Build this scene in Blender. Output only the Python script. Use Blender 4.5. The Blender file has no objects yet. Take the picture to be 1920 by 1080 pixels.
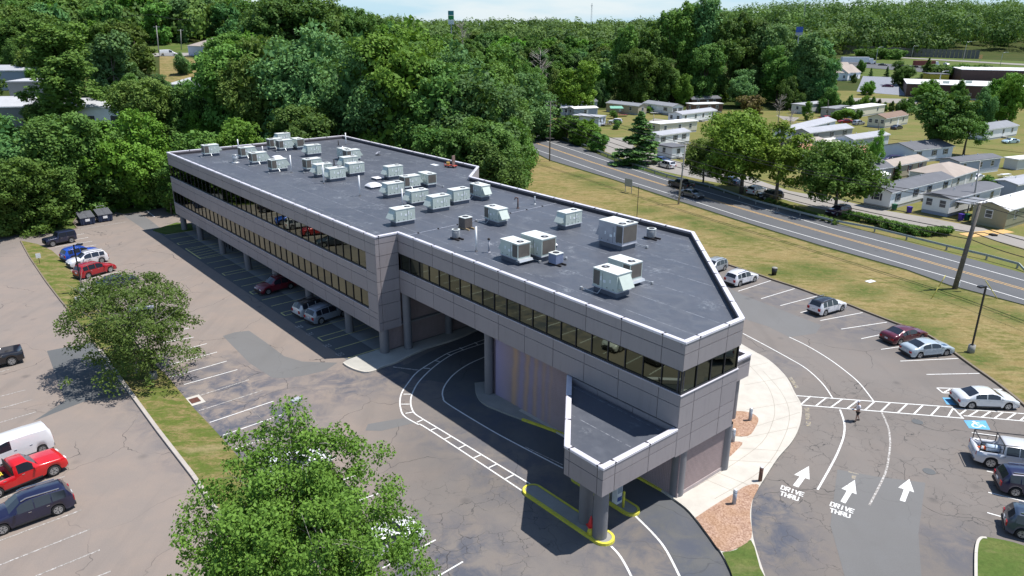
import bpy, math, random
import numpy as np
from mathutils import Matrix, Vector
random.seed(7)
RNG = np.random.default_rng(7)
C = bpy.context.scene.collection
sc = bpy.context.scene

# ------------------------------------------------------------------ camera
CAM_H, PITCH, ROLL, FPX = 29.52, 0.34170, 0.00596, 1381.87
cam = bpy.data.cameras.new('camera'); camo = bpy.data.objects.new('camera', cam); C.objects.link(camo)
cam.sensor_width = 36.0; cam.lens = FPX / 1920 * 36.0; cam.clip_start = 0.5; cam.clip_end = 6000
CF = Vector((0, math.cos(PITCH), -math.sin(PITCH))); _R = Vector((1, 0, 0)); _U = _R.cross(CF)
CR = math.cos(ROLL) * _R + math.sin(ROLL) * _U; CU = -math.sin(ROLL) * _R + math.cos(ROLL) * _U
M = Matrix((CR, CU, -CF)).transposed().to_4x4(); M.translation = (0, 0, CAM_H)
camo.matrix_world = M; sc.camera = camo

# ------------------------------------------------------------------ sky, sun, exposure
SUN_EL, SUN_AZ = math.radians(66), math.radians(82.2)
w = bpy.data.worlds.new('World'); sc.world = w; w.use_nodes = True
nt = w.node_tree; nt.nodes.clear()
sky = nt.nodes.new('ShaderNodeTexSky'); sky.sky_type = 'NISHITA'; sky.sun_disc = False
sky.sun_elevation = SUN_EL; sky.sun_rotation = SUN_AZ; sky.air_density = 1.0; sky.dust_density = 0.0; sky.ozone_density = 2.0
bg = nt.nodes.new('ShaderNodeBackground'); bg.inputs[1].default_value = 0.115
wo = nt.nodes.new('ShaderNodeOutputWorld')
tn = nt.nodes.new('ShaderNodeMix'); tn.data_type = 'RGBA'; tn.blend_type = 'MULTIPLY'; tn.inputs[0].default_value = 1.0; tn.inputs[7].default_value = (1.0, 0.97, 0.95, 1)
nt.links.new(sky.outputs[0], tn.inputs[6])
# pale summer haze low in the sky, the same all round the horizon
tc = nt.nodes.new('ShaderNodeTexCoord'); sx_ = nt.nodes.new('ShaderNodeSeparateXYZ'); nt.links.new(tc.outputs['Generated'], sx_.inputs[0])
mr = nt.nodes.new('ShaderNodeMapRange'); mr.inputs[1].default_value = 0.0; mr.inputs[2].default_value = 0.30; mr.inputs[3].default_value = 0.95; mr.inputs[4].default_value = 0.0; nt.links.new(sx_.outputs[2], mr.inputs[0])
cn = nt.nodes.new('ShaderNodeTexNoise'); cn.inputs['Scale'].default_value = 5.0; cn.inputs['Detail'].default_value = 6; mp_ = nt.nodes.new('ShaderNodeMapping'); mp_.inputs['Scale'].default_value = (1, 1, 6); nt.links.new(tc.outputs['Generated'], mp_.inputs[0]); nt.links.new(mp_.outputs[0], cn.inputs['Vector'])
cm = nt.nodes.new('ShaderNodeMix'); cm.data_type = 'RGBA'; cm.inputs[6].default_value = (3.1, 4.7, 5.8, 1); cm.inputs[7].default_value = (4.8, 5.5, 6.0, 1); cr_ = nt.nodes.new('ShaderNodeMapRange'); cr_.inputs[1].default_value = .42; cr_.inputs[2].default_value = .62; nt.links.new(cn.outputs[0], cr_.inputs[0]); nt.links.new(cr_.outputs[0], cm.inputs[0])
hm = nt.nodes.new('ShaderNodeMix'); hm.data_type = 'RGBA'; nt.links.new(mr.outputs[0], hm.inputs[0]); nt.links.new(tn.outputs[2], hm.inputs[6]); nt.links.new(cm.outputs[2], hm.inputs[7]); nt.links.new(hm.outputs[2], bg.inputs[0]); nt.links.new(bg.outputs[0], wo.inputs[0])
sl = bpy.data.lights.new('sun', 'SUN'); sl.energy = 4.6; sl.angle = math.radians(0.53); sl.color = (1.0, 0.955, 0.90)
so = bpy.data.objects.new('sun', sl); C.objects.link(so)
sd = Vector((math.sin(SUN_AZ) * math.cos(SUN_EL), math.cos(SUN_AZ) * math.cos(SUN_EL), math.sin(SUN_EL)))
so.rotation_euler = sd.to_track_quat('Z', 'Y').to_euler(); so.location = (60, 0, 120)
sc.view_settings.view_transform = 'Standard'; sc.view_settings.look = 'None'
sc.view_settings.exposure = 0.45; sc.view_settings.gamma = 1.0
sc.view_settings.use_curve_mapping = False
try:
    sc.cycles.use_denoising = True; sc.cycles.denoiser = 'OPENIMAGEDENOISE'
    sc.cycles.max_bounces = 6; sc.cycles.diffuse_bounces = 2; sc.cycles.transmission_bounces = 3
    sc.cycles.transparent_max_bounces = 4; sc.cycles.glossy_bounces = 3
except Exception: pass

# ------------------------------------------------------------------ terrain and picture-to-ground
def sst(a, b, x):
    t = min(max((x - a) / (b - a), 0.0), 1.0); return t * t * (3 - 2 * t)
def lerpt(x, tab):
    if x <= tab[0][0]: return tab[0][1]
    for (a, va), (b, vb) in zip(tab, tab[1:]):
        if x <= b:
            t = (x - a) / (b - a); return va + (vb - va) * t
    return tab[-1][1]
TL = [(134, 0), (160, 6.5), (200, 12.5), (250, 19), (290, 20), (340, 27), (420, 38), (600, 50), (1600, 50)]
TR = [(285, 0), (345, 3.0), (440, 9), (520, 11), (640, 22), (800, 27), (1600, 22)]
def T(x, y):
    if y < 100: return 0.0
    q = -x / y
    s = sst(0.06, 0.30, q)
    zl = lerpt(y, TL); zr = lerpt(y, TR)
    if zl > 20: zl = 20 + (zl - 20) * (0.25 + 0.9 * sst(0.34, 0.46, q))
    if zr > 11: zr = 11 + (zr - 11) * (0.45 + 0.75 * sst(0.12, 0.5, -q))
    return s * zl + (1 - s) * zr
def ray(px, py):
    return CF + (px - 960) / FPX * CR - (py - 540) / FPX * CU
def G(px, py, z=0.0):
    d = ray(px, py); t = (z - CAM_H) / d.z
    return Vector((t * d.x, t * d.y, z))
def GT(px, py):
    d = ray(px, py); lo = 10.0; t = 10.0
    while t < 1500:
        x, y, zz = t * d.x, t * d.y, CAM_H + t * d.z
        if zz <= T(x, y): break
        lo = t; t += max(1.5, t * 0.01)
    hi = t
    for _ in range(18):
        m = (lo + hi) / 2
        if CAM_H + m * d.z <= T(m * d.x, m * d.y): hi = m
        else: lo = m
    x, y = hi * d.x, hi * d.y
    return Vector((x, y, T(x, y)))
def HTZ(base, px, py):
    """height above base of the picture point straight above it"""
    d = ray(px, py); t = base.y / d.y
    return CAM_H + t * d.z - base.z
# office frame: u along the long wing, v away from its front
OO = Vector((-51.0014, 108.8881, 0)); UA = Vector((0.64868, -0.76106, 0)); VB = Vector((0.76106, 0.64868, 0))
def UVW(u, v, z=0.0): return OO + UA * u + VB * v + Vector((0, 0, z))
def toUV(p):
    d = Vector((p.x, p.y, 0)) - OO; return d.dot(UA), d.dot(VB)
BROT = math.atan2(UA.y, UA.x)

# ------------------------------------------------------------------ mesh collecting
class MB:
    def __init__(s): s.v = []; s.f = []; s.m = []; s.smooth = False; s.ms = 0
    def add(s, vs, fs, m=0):
        o = len(s.v); s.v += [tuple(v) for v in vs]; s.f += [tuple(i + o for i in f) for f in fs]; s.m += [m] * len(fs); return s
    def box(s, c, d, rz=0.0, m=0, tx=1.0, ty=1.0):
        cx, cy, cz = c; hx, hy, hz = d[0] / 2, d[1] / 2, d[2] / 2; co, si = math.cos(rz), math.sin(rz); vs = []
        for k, (kx, ky) in ((-1, (1, 1)), (1, (tx, ty))):
            for a, b in ((-1, -1), (1, -1), (1, 1), (-1, 1)):
                x, y = a * hx * kx, b * hy * ky
                vs.append((cx + x * co - y * si, cy + x * si + y * co, cz + k * hz))
        return s.add(vs, [(0, 3, 2, 1), (4, 5, 6, 7), (0, 1, 5, 4), (1, 2, 6, 5), (2, 3, 7, 6), (3, 0, 4, 7)], m)
    def prism(s, pts, z0, z1, m=0, mtop=None):
        n = len(pts)
        a = sum(pts[i][0] * pts[(i + 1) % n][1] - pts[(i + 1) % n][0] * pts[i][1] for i in range(n))
        if a < 0: pts = list(pts)[::-1]
        vs = [(p[0], p[1], z0) for p in pts] + [(p[0], p[1], z1) for p in pts]
        s.add(vs, [tuple(range(n))[::-1]] + [(i, (i + 1) % n, n + (i + 1) % n, n + i) for i in range(n)], m)
        s.f.append(tuple(len(s.v) - n + i for i in range(n))); s.m.append(m if mtop is None else mtop); return s
    def poly(s, pts, z=None, m=0):
        n = len(pts)
        a = sum(pts[i][0] * pts[(i + 1) % n][1] - pts[(i + 1) % n][0] * pts[i][1] for i in range(n))
        if a < 0: pts = list(pts)[::-1]
        return s.add([(p[0], p[1], p[2] if z is None else z) for p in pts], [tuple(range(n))], m)
    def cyl(s, c, r, h, n=12, r2=None, m=0, cap=True):
        r2 = r if r2 is None else r2; vs = []
        for z, rr in ((0, r), (h, r2)):
            vs += [(c[0] + rr * math.cos(2 * math.pi * i / n), c[1] + rr * math.sin(2 * math.pi * i / n), c[2] + z) for i in range(n)]
        fs = [(i, (i + 1) % n, n + (i + 1) % n, n + i) for i in range(n)]
        if cap: fs += [tuple(range(n))[::-1], tuple(range(n, 2 * n))]
        return s.add(vs, fs, m)
    def tube(s, pts, rs, n=6, m=0):
        pts = [Vector(p) for p in pts]
        if not hasattr(rs, '__len__'): rs = [rs] * len(pts)
        vs = []
        for i, p in enumerate(pts):
            t = (pts[min(i + 1, len(pts) - 1)] - pts[max(i - 1, 0)]).normalized()
            a = t.orthogonal().normalized() if abs(t.z) > 0.99 else t.cross(Vector((0, 0, 1))).normalized(); b = t.cross(a)
            for k in range(n):
                an = 2 * math.pi * k / n; vs.append(p + rs[i] * (math.cos(an) * a + math.sin(an) * b))
        fs = [(i * n + k, i * n + (k + 1) % n, (i + 1) * n + (k + 1) % n, (i + 1) * n + k) for i in range(len(pts) - 1) for k in range(n)]
        fs += [tuple(range(n))[::-1], tuple((len(pts) - 1) * n + k for k in range(n))]
        return s.add(vs, fs, m)
    def bar(s, a, b, w, h, m=0):
        """box between two points, width w sideways, height h"""
        a = Vector(a); b = Vector(b); t = (b - a).normalized(); sd_ = t.cross(Vector((0, 0, 1)))
        sd_ = Vector((1, 0, 0)) if sd_.length < 1e-4 else sd_.normalized()
        up = sd_.cross(t); vs = []
        for p in (a, b):
            for x, z in ((-1, -1), (1, -1), (1, 1), (-1, 1)): vs.append(p + sd_ * (x * w / 2) + up * (z * h / 2))
        return s.add(vs, [(0, 1, 2, 3), (7, 6, 5, 4), (0, 4, 5, 1), (1, 5, 6, 2), (2, 6, 7, 3), (3, 7, 4, 0)], m)
    def mesh(s, name, mats):
        me = bpy.data.meshes.new(name); me.from_pydata(s.v, [], s.f)
        for mt in (mats if isinstance(mats, (list, tuple)) else [mats]): me.materials.append(mt)
        if len(s.f): me.polygons.foreach_set('material_index', s.m)
        if s.smooth: me.polygons.foreach_set('use_smooth', [True] * len(s.f))
        me.update(); return me
    def build(s, name, mats, parent=None, **kw): return put(name, s.mesh(name, mats), parent, **kw)
def put(name, me, parent=None, loc=None, rz=None, label=None, cat=None, group=None, kind=None, color=None, scale=None):
    o = bpy.data.objects.new(name, me); C.objects.link(o)
    if parent is not None: o.parent = parent
    if loc is not None: o.location = loc
    if rz is not None: o.rotation_euler = (0, 0, rz)
    if scale is not None: o.scale = scale
    if color is not None: o.color = (*color, 1)
    if label: o['label'] = label
    if cat: o['category'] = cat
    if group: o['group'] = group
    if kind: o['kind'] = kind
    return o
def thing(name, label, cat, loc=(0, 0, 0), rz=0.0, group=None, scale=None):
    return put(name, None, None, loc, rz, label, cat, group, scale=scale)
def copy_tree(o, parent=None):
    kids = list(o.children); c = o.copy(); C.objects.link(c)
    if parent is not None: c.parent = parent
    for k in kids: copy_tree(k, c)
    return c
def smoothed(mb): mb.smooth = True; return mb

# ------------------------------------------------------------------ materials
class NT:
    def __init__(s, name):
        s.mat = bpy.data.materials.new(name); s.mat.use_nodes = True; s.t = s.mat.node_tree; s.t.nodes.clear()
        s.out = s.n('ShaderNodeOutputMaterial')
    def n(s, typ, **kw):
        nd = s.t.nodes.new(typ)
        for k, v in kw.items(): setattr(nd, k, v)
        return nd
    def l(s, a, b): s.t.links.new(a, b)
    def pos(s, obj=False):
        if obj: return s.n('ShaderNodeTexCoord').outputs['Object']
        return s.n('ShaderNodeNewGeometry').outputs['Position']
    def noise(s, vec, scale, detail=4, rough=0.55, dist=0.0):
        nd = s.n('ShaderNodeTexNoise'); nd.inputs['Scale'].default_value = scale; nd.inputs['Detail'].default_value = detail
        nd.inputs['Roughness'].default_value = rough; nd.inputs['Distortion'].default_value = dist
        s.l(vec, nd.inputs['Vector']); return nd.outputs[0]
    def mapr(s, v, a, b, c=0.0, d=1.0):
        nd = s.n('ShaderNodeMapRange'); nd.inputs[1].default_value = a; nd.inputs[2].default_value = b
        nd.inputs[3].default_value = c; nd.inputs[4].default_value = d; s.l(v, nd.inputs[0]); return nd.outputs[0]
    def math(s, op, a, b=None, clamp=False):
        nd = s.n('ShaderNodeMath', operation=op); nd.use_clamp = clamp
        for i, v in ((0, a), (1, b)):
            if v is None: continue
            if isinstance(v, (int, float)): nd.inputs[i].default_value = v
            else: s.l(v, nd.inputs[i])
        return nd.outputs[0]
    def mix(s, f, a, b, mode='MIX'):
        nd = s.n('ShaderNodeMix', data_type='RGBA', blend_type=mode)
        for i, v in ((0, f), (6, a), (7, b)):
            if isinstance(v, (int, float)): nd.inputs[i].default_value = v
            elif isinstance(v, tuple): nd.inputs[i].default_value = (*v, 1) if len(v) == 3 else v
            else: s.l(v, nd.inputs[i])
        return nd.outputs[2]
    def bsdf(s, col, rough=0.8, metal=0.0, spec=0.4, bump=None, bstr=0.3, bdist=0.05, coat=0.0):
        b = s.n('ShaderNodeBsdfPrincipled')
        if isinstance(col, tuple): b.inputs['Base Color'].default_value = (*col, 1)
        else: s.l(col, b.inputs['Base Color'])
        if isinstance(rough, (int, float)): b.inputs['Roughness'].default_value = rough
        else: s.l(rough, b.inputs['Roughness'])
        b.inputs['Metallic'].default_value = metal; b.inputs['Specular IOR Level'].default_value = spec
        b.inputs['Coat Weight'].default_value = coat; b.inputs['Coat Roughness'].default_value = 0.04
        if bump is not None:
            bp = s.n('ShaderNodeBump'); bp.inputs['Strength'].default_value = bstr; bp.inputs['Distance'].default_value = bdist
            s.l(bump, bp.inputs['Height']); s.l(bp.outputs[0], b.inputs['Normal'])
        s.l(b.outputs[0], s.out.inputs[0]); return b
_mc = {}
def flat(name, col, rough=0.6, metal=0.0, spec=0.4, var=0.12, scale=1.5, coat=0.0):
    """plain material with a little mottling"""
    if name in _mc: return _mc[name]
    k = NT(name); f = k.noise(k.pos(True), scale, 5)
    a = tuple(c * (1 - var) for c in col); b = tuple(min(1, c * (1 + var)) for c in col)
    k.bsdf(k.mix(k.mapr(f, 0.3, 0.7), a, b), rough, metal, spec, coat=coat); _mc[name] = k.mat; return k.mat

def sep(k, v):
    s_ = k.n('ShaderNodeSeparateXYZ'); k.l(v, s_.inputs[0]); return s_.outputs
def blob(k, p, c, r0, r1):
    nd = k.n('ShaderNodeVectorMath', operation='DISTANCE'); k.l(p, nd.inputs[0]); nd.inputs[1].default_value = tuple(c)
    return k.mapr(nd.outputs['Value'], r0, r1, 1.0, 0.0)
def cracks(k, p, scale, width, warp=0.25, wscale=0.8):
    nz = k.n('ShaderNodeTexNoise'); nz.inputs['Scale'].default_value = wscale; nz.inputs['Detail'].default_value = 3; k.l(p, nz.inputs['Vector'])
    vm = k.n('ShaderNodeVectorMath', operation='SCALE'); k.l(nz.outputs['Color'], vm.inputs[0]); vm.inputs['Scale'].default_value = warp / scale * 2
    va = k.n('ShaderNodeVectorMath', operation='ADD'); k.l(p, va.inputs[0]); k.l(vm.outputs[0], va.inputs[1])
    vo = k.n('ShaderNodeTexVoronoi', feature='DISTANCE_TO_EDGE'); vo.inputs['Scale'].default_value = scale; k.l(va.outputs[0], vo.inputs['Vector'])
    return k.mapr(vo.outputs['Distance'], width * scale * 0.35, width * scale, 1.0, 0.0)
def asphalt(name, col, blobs=(), crack=0.8, fine=(), tint=(0.30, 0.24, 0.20), blot=(0.070, 0.080, 0.108), var=1.0, warm=()):
    k = NT(name); p = k.pos()
    big = k.noise(p, 0.05, 4, 0.6); mid = k.noise(p, 0.35, 5, 0.65); fi = k.noise(p, 14, 3, 0.7)
    c = k.mix(k.mapr(big, 0.38, 0.62), tuple(x * (1 - .10 * var) for x in col), tuple(x * (1 + .13 * var) for x in col))
    c = k.mix(k.mapr(mid, 0.45, 0.72, 0.0, 0.45 * var), c, tint)
    if warm:   # older, sandier paving
        m = None
        for b in warm: q = blob(k, p, b[0], b[1] * .7, b[1]); m = q if m is None else k.math('MAXIMUM', m, q)
        c = k.mix(k.math('MULTIPLY', m, .8), c, k.mix(k.mapr(mid, .4, .65), (0.262, 0.222, 0.194), (0.295, 0.240, 0.202)))
    streak = k.n('ShaderNodeMapping'); streak.inputs['Scale'].default_value = (0.5, 0.06, 1); streak.inputs['Rotation'].default_value = (0, 0, -BROT)
    k.l(p, streak.inputs[0]); sn = k.noise(streak.outputs[0], 1.0, 5, 0.6)
    c = k.mix(k.mapr(sn, 0.52, 0.78, 0.0, 0.30 * var), c, tuple(x * 0.62 for x in col))
    c = k.mix(k.mapr(fi, 0.25, 0.75, 0.0, 1.0), k.mix(0.16, c, (0, 0, 0)), c)
    if blobs:
        m = None
        for b in blobs:
            q = k.math('MULTIPLY', blob(k, p, b[0], b[1] * 0.35, b[1]), b[2])
            m = q if m is None else k.math('MAXIMUM', m, q)
        nb = k.mapr(k.noise(p, 0.55, 6, 0.68, 0.5), 0.40, 0.60)
        c = k.mix(k.math('MULTIPLY', m, nb), c, blot)
    if crack > 0:
        ck = cracks(k, p, 0.125, 0.030, 0.16, 0.35); gate = k.mapr(k.noise(p, 0.11, 2), 0.42, 0.56)
        c = k.mix(k.math('MULTIPLY', k.math('MULTIPLY', ck, gate), crack), c, (0.028, 0.028, 0.030))
    if fine:
        m = None
        for b in fine:
            q = blob(k, p, b[0], b[1] * 0.4, b[1]); m = q if m is None else k.math('MAXIMUM', m, q)
        ck = cracks(k, p, 0.85, 0.028, 0.35, 1.6); gate = k.mapr(k.noise(p, 0.5, 3), 0.40, 0.6)
        c = k.mix(k.math('MULTIPLY', k.math('MULTIPLY', ck, m), k.math('MULTIPLY', gate, 0.75)), c, (0.04, 0.04, 0.042))
    vo = k.n('ShaderNodeTexVoronoi'); vo.inputs['Scale'].default_value = .42; k.l(p, vo.inputs['Vector']); og = k.mapr(k.noise(p, .23, 2), .5, .6)
    c = k.mix(k.math('MULTIPLY', k.math('MULTIPLY', k.mapr(vo.outputs['Distance'], .06, .20, 1, 0), og), .38), c, (0.05, 0.05, 0.052))
    k.bsdf(c, 0.85, spec=0.3, bump=fi, bstr=0.25, bdist=0.01)
    return k.mat
def g3(px, py): v = G(px, py); return (v.x, v.y, 0.0)
BL = [(g3(420, 745), 9, .85), (g3(460, 800), 8, .9), (g3(360, 720), 8, .7), (g3(640, 720), 5, .75), (g3(900, 800), 7, .55), (g3(980, 880), 6, .6), (g3(1040, 930), 5, .4), (g3(820, 1080), 7, .85),
      (g3(1240, 1040), 7, .7), (g3(1425, 1000), 4.5, .9), (g3(1440, 950), 3, .9), (g3(1800, 1030), 4, .55), (g3(190, 545), 6, .6), (g3(770, 700), 6, .8),
      (g3(1480, 560), 9, .45), (g3(1600, 600), 9, .45), (g3(1440, 680), 4, .5), (g3(430, 415), 9, .3)]
FN = [(g3(880, 1010), 9), (g3(1650, 830), 14), (g3(1500, 980), 7), (g3(640, 560), 4), (g3(1820, 920), 8)]
M_ASPH = asphalt('asphalt_weathered', (0.178, 0.160, 0.146), BL, 0.8, FN, tint=(0.215, 0.180, 0.155), warm=[(g3(60, 760), 34), (g3(150, 560), 26), (g3(330, 480), 30), (g3(480, 560), 20), (g3(260, 900), 20)])
M_ASPH_R = asphalt('asphalt_grey', (0.17, 0.168, 0.168), (), 0.5, (), tint=(0.20, 0.185, 0.175), var=.7)
M_PATCH = asphalt('asphalt_patch_blue_grey', (0.163, 0.161, 0.158), (), 0.15, (), tint=(0.19, 0.195, 0.20), var=.5)
M_PATCH_D = asphalt('asphalt_patch_dark', (0.118, 0.124, 0.127), (), 0.15, (), tint=(0.14, 0.138, 0.135), var=.5)
M_DRIVE = asphalt('asphalt_drive_dark', (0.110, 0.114, 0.118), [(g3(1240, 1030), 6, .7), (g3(960, 760), 8, .6)], 0.6, (), tint=(0.155, 0.148, 0.138), var=1.2)
M_ROAD = asphalt('road_asphalt', (0.112, 0.116, 0.122), (), 0.15, (), tint=(0.16, 0.155, 0.15), var=.5)
M_LANE = asphalt('park_lane_asphalt', (0.29, 0.27, 0.245), (), 0.4, (), tint=(0.33, 0.30, 0.26), var=.7)

def concrete(name, col, joint=None):
    k = NT(name); p = k.pos(); a = k.noise(p, 0.7, 5, .6); b = k.noise(p, 9, 4, .65)
    c = k.mix(k.mapr(a, .3, .7), tuple(x * .88 for x in col), tuple(min(1, x * 1.08) for x in col))
    c = k.mix(k.mapr(b, .35, .75, 0, .22), c, tuple(x * .68 for x in col))
    k.bsdf(c, .85, spec=.3, bump=b, bstr=.15, bdist=.01); return k.mat
M_CONC = concrete('concrete_walk', (0.52, 0.49, 0.435)); M_CONC_D = concrete('concrete_old', (0.30, 0.295, 0.27))
M_KERB = concrete('concrete_kerb', (0.42, 0.38, 0.34)); M_KERB_D = concrete('bituminous_kerb', (0.20, 0.168, 0.125))
M_GFLOOR = concrete('garage_floor', (0.24, 0.25, 0.25))
def paint(name, col, wear=.55):
    k = NT(name); p = k.pos(); n1 = k.noise(p, 6, 6, .75)
    al = k.mapr(n1, wear - .12, wear + .02, 1, 0) if wear < 1 else None
    c = k.mix(k.mapr(k.noise(p, 2, 3), .3, .7), tuple(x * .85 for x in col), col)
    if al is not None: c = k.mix(k.math('SUBTRACT', 1.0, al), c, (0.24, 0.22, 0.20))
    k.bsdf(c, .7, spec=.3); return k.mat
M_WHITE = paint('road_paint_white', (0.76, 0.76, 0.74), .66); M_WORN = paint('road_paint_white_worn', (0.60, 0.585, 0.56), .53)
M_YEL = paint('road_paint_yellow', (0.80, 0.74, 0.28), .64); M_ORL = paint('road_paint_centre', (0.68, 0.42, 0.14), .62)
M_KYEL = paint('kerb_paint_yellow', (0.68, 0.62, 0.07), .66); M_YWORN = paint('road_paint_old_yellow', (0.42, 0.35, 0.20), .50)
M_BLUEP = paint('road_paint_blue', (0.12, 0.40, 0.66), .64)
def ground(name, cols, scales=(0.09, 0.5, 5), dry=(.42, .58), bump=.5, spots=()):
    k = NT(name); p = k.pos()
    st = k.n('ShaderNodeMapping'); st.inputs['Scale'].default_value = (1, 2.2, 1); st.inputs['Rotation'].default_value = (0, 0, .35); k.l(p, st.inputs[0]); q = st.outputs[0]
    a = k.noise(q, scales[0], 5, .68, .6); b = k.noise(q, scales[1], 6, .75, .4); f = k.noise(p, scales[2], 5, .8)
    c = k.mix(k.mapr(a, *dry), cols[0], cols[1]); c = k.mix(k.mapr(b, .44, .58, 0, .85), c, cols[2])
    c = k.mix(k.mapr(k.noise(q, .22, 4, .7), .55, .68, 0, .7), c, cols[3])
    if spots:   # damp hollows that stay green
        m = None
        for sp in spots: q2 = blob(k, p, sp[0], sp[1] * .2, sp[1]); m = q2 if m is None else k.math('MAXIMUM', m, q2)
        c = k.mix(k.math('MULTIPLY', m, k.mapr(b, .38, .55, .15, .95)), c, (0.068, 0.115, 0.022))
    tuft = k.noise(p, 1.7, 5, .8); c = k.mix(k.mapr(tuft, .52, .70, 0, .35), c, tuple(min(1, x * 1.35) for x in cols[2])); c = k.mix(k.mapr(tuft, .30, .44, .40, 0), c, tuple(x * .45 for x in cols[1]))
    c = k.mix(k.mapr(f, .35, .65, 0, .42), c, tuple(x * .33 for x in cols[0]))
    k.bsdf(c, .95, spec=.1, bump=f, bstr=bump, bdist=.06); return k.mat
M_LAWN = ground('dry_lawn', ((0.245, 0.190, 0.078), (0.150, 0.150, 0.042), (0.31, 0.245, 0.115), (0.075, 0.120, 0.020)), (0.10, 0.6, 4), dry=(.46, .54), spots=[(g3(x, y), r) for x, y, r in ((1285, 408, 4), (1310, 418, 4), (1340, 428, 4.5), (1370, 436, 4), (1400, 447, 3), (1130, 345, 6), (1090, 330, 5), (1215, 395, 4), (1540, 512, 5), (1515, 500, 4), (1620, 545, 4), (1700, 612, 5), (1735, 622, 4), (1765, 548, 5), (1800, 560, 4), (1730, 540, 4), (1890, 590, 4), (1440, 505, 3), (1470, 512, 3), (1830, 672, 3))])
M_STRIP = ground('strip_grass', ((0.105, 0.145, 0.030), (0.27, 0.205, 0.095), (0.13, 0.155, 0.035), (0.36, 0.275, 0.155)), (0.45, 1.8, 8), dry=(.45, .55))
M_GREEN = ground('green_grass', ((0.085, 0.135, 0.032), (0.14, 0.165, 0.05), (0.10, 0.145, 0.036), (0.20, 0.18, 0.085)), (0.2, 0.9, 5))
M_PARKG = ground('park_grass', ((0.155, 0.175, 0.05), (0.25, 0.20, 0.085), (0.185, 0.18, 0.06), (0.10, 0.165, 0.03)), (0.05, 0.3, 4))
M_WOODF = ground('wood_floor', ((0.05, 0.075, 0.02), (0.08, 0.085, 0.03), (0.06, 0.08, 0.02), (0.09, 0.10, 0.03)), (0.05, 0.3, 3))
def mulch():
    k = NT('wood_mulch'); p = k.pos(); v = k.n('ShaderNodeTexVoronoi'); v.inputs['Scale'].default_value = 9; k.l(p, v.inputs['Vector'])
    s_ = sep(k, v.outputs['Color']); c = k.mix(s_[0], (0.27, 0.165, 0.115), (0.45, 0.31, 0.235)); c = k.mix(k.mapr(k.noise(p, .8, 4), .4, .6, 0, .4), c, (0.36, 0.22, 0.13))
    k.bsdf(c, .95, spec=.1, bump=v.outputs['Distance'], bstr=.6, bdist=.05); return k.mat
M_MULCH = mulch()
# ------------------------------------------------------------------ terrain sheet
def make_terrain():
    ys = sorted(set([-60, -20, 0, 20] + list(range(40, 130, 15)) + list(range(130, 320, 6)) + list(range(320, 700, 14)) + list(range(700, 1700, 60)) + [2400, 3500]))
    qs = np.concatenate([np.linspace(-2.6, -0.8, 12), np.linspace(-0.76, 0.76, 78), np.linspace(0.8, 2.6, 12)])
    mb = MB(); n = len(qs)
    for y in ys:
        for q in qs:
            x = q * max(y, 60); mb.v.append((x, y, T(x, y) - 0.06))
    for i in range(len(ys) - 1):
        for j in range(n - 1):
            mb.f.append((i * n + j, i * n + j + 1, (i + 1) * n + j + 1, (i + 1) * n + j)); mb.m.append(0)
    mb.smooth = True
    mb.build('ground', M_WOODF, kind='structure')
make_terrain()
def sheet(name, pts, z, mat, parent=None, px=True, kind='structure'):
    P = [G(*p, z) if px else Vector((p[0], p[1], z)) for p in pts]
    mb = MB(); mb.poly([(p.x, p.y, z) for p in P])
    return mb.build(name, mat, parent, kind=None if parent else kind)
def tsheet(name, pts, mat, dz=0.02, n=14, parent=None):
    """sheet draped on the terrain; quad given by picture corners in order"""
    c = [GT(*p) for p in pts]; mb = MB()
    for i in range(n + 1):
        for j in range(n + 1):
            s_, t_ = i / n, j / n
            p = c[0] * (1 - s_) * (1 - t_) + c[1] * s_ * (1 - t_) + c[2] * s_ * t_ + c[3] * (1 - s_) * t_
            mb.v.append((p.x, p.y, T(p.x, p.y) + dz))
    for i in range(n):
        for j in range(n):
            a = i * (n + 1) + j; mb.f.append((a, a + n + 1, a + n + 2, a + 1)); mb.m.append(0)
    return mb.build(name, mat, parent, kind=None if parent else 'structure')

lot = sheet('parking_lot', [(-1200, 520), (-300, 432), (0, 430), (60, 432), (100, 439), (118, 435), (146, 428), (138, 418), (148, 404), (215, 397), (232, 401), (265, 397), (300, 390), (318, 387),
    (345, 388), (420, 360), (620, 355), (900, 380), (1120, 420), (1250, 455), (1330, 486), (1371.7, 500), (1422.5, 516.7), (1450, 526.7), (1491.7, 540), (1533, 555), (1586.7, 571.7), (1620, 585), (1680, 608),
    (1733, 627), (1783, 660), (1820, 687), (1867, 720), (1920, 763), (2060, 880), (2400, 1300), (1500, 1700), (400, 1700), (-600, 1500)], 0.0, M_ASPH)
lot['label'] = 'weathered warm grey asphalt of the parking lots round the office building'

# drive lane: sealed asphalt with shade put into its dark colour; apron: darker asphalt
sheet('drive_through_lane', [(737, 690), (765, 682), (800, 662), (850, 640), (900, 618), (1000, 560), (1080, 590), (960, 660), (925, 740), (1060, 810), (1240, 922), (1300, 968), (1352, 1040), (1378, 1085), (1276, 1085), (1250, 1033), (1227, 1003), (1192, 968),
     (1140, 945), (1060, 880), (1010, 855), (960, 828), (913, 802), (840, 758), (831, 745), (830, 733), (838, 719), (800, 712), (775, 705)], 0.004, M_DRIVE)
apron = MB(); apron.poly([UVW(*p, 0.004) for p in ((-3.0, -2.9), (59.2, -2.9), (59.2, 0.2), (-1.5, 0.2))]); apron.build('garage_apron', M_PATCH_D, kind='structure')
gf = MB(); gf.poly([UVW(*p, 0.006) for p in ((-.5, .22), (59.2, .22), (59.2, 28), (-.5, 28))]); gf.build('garage_floor', M_GFLOOR, kind='structure')
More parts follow.
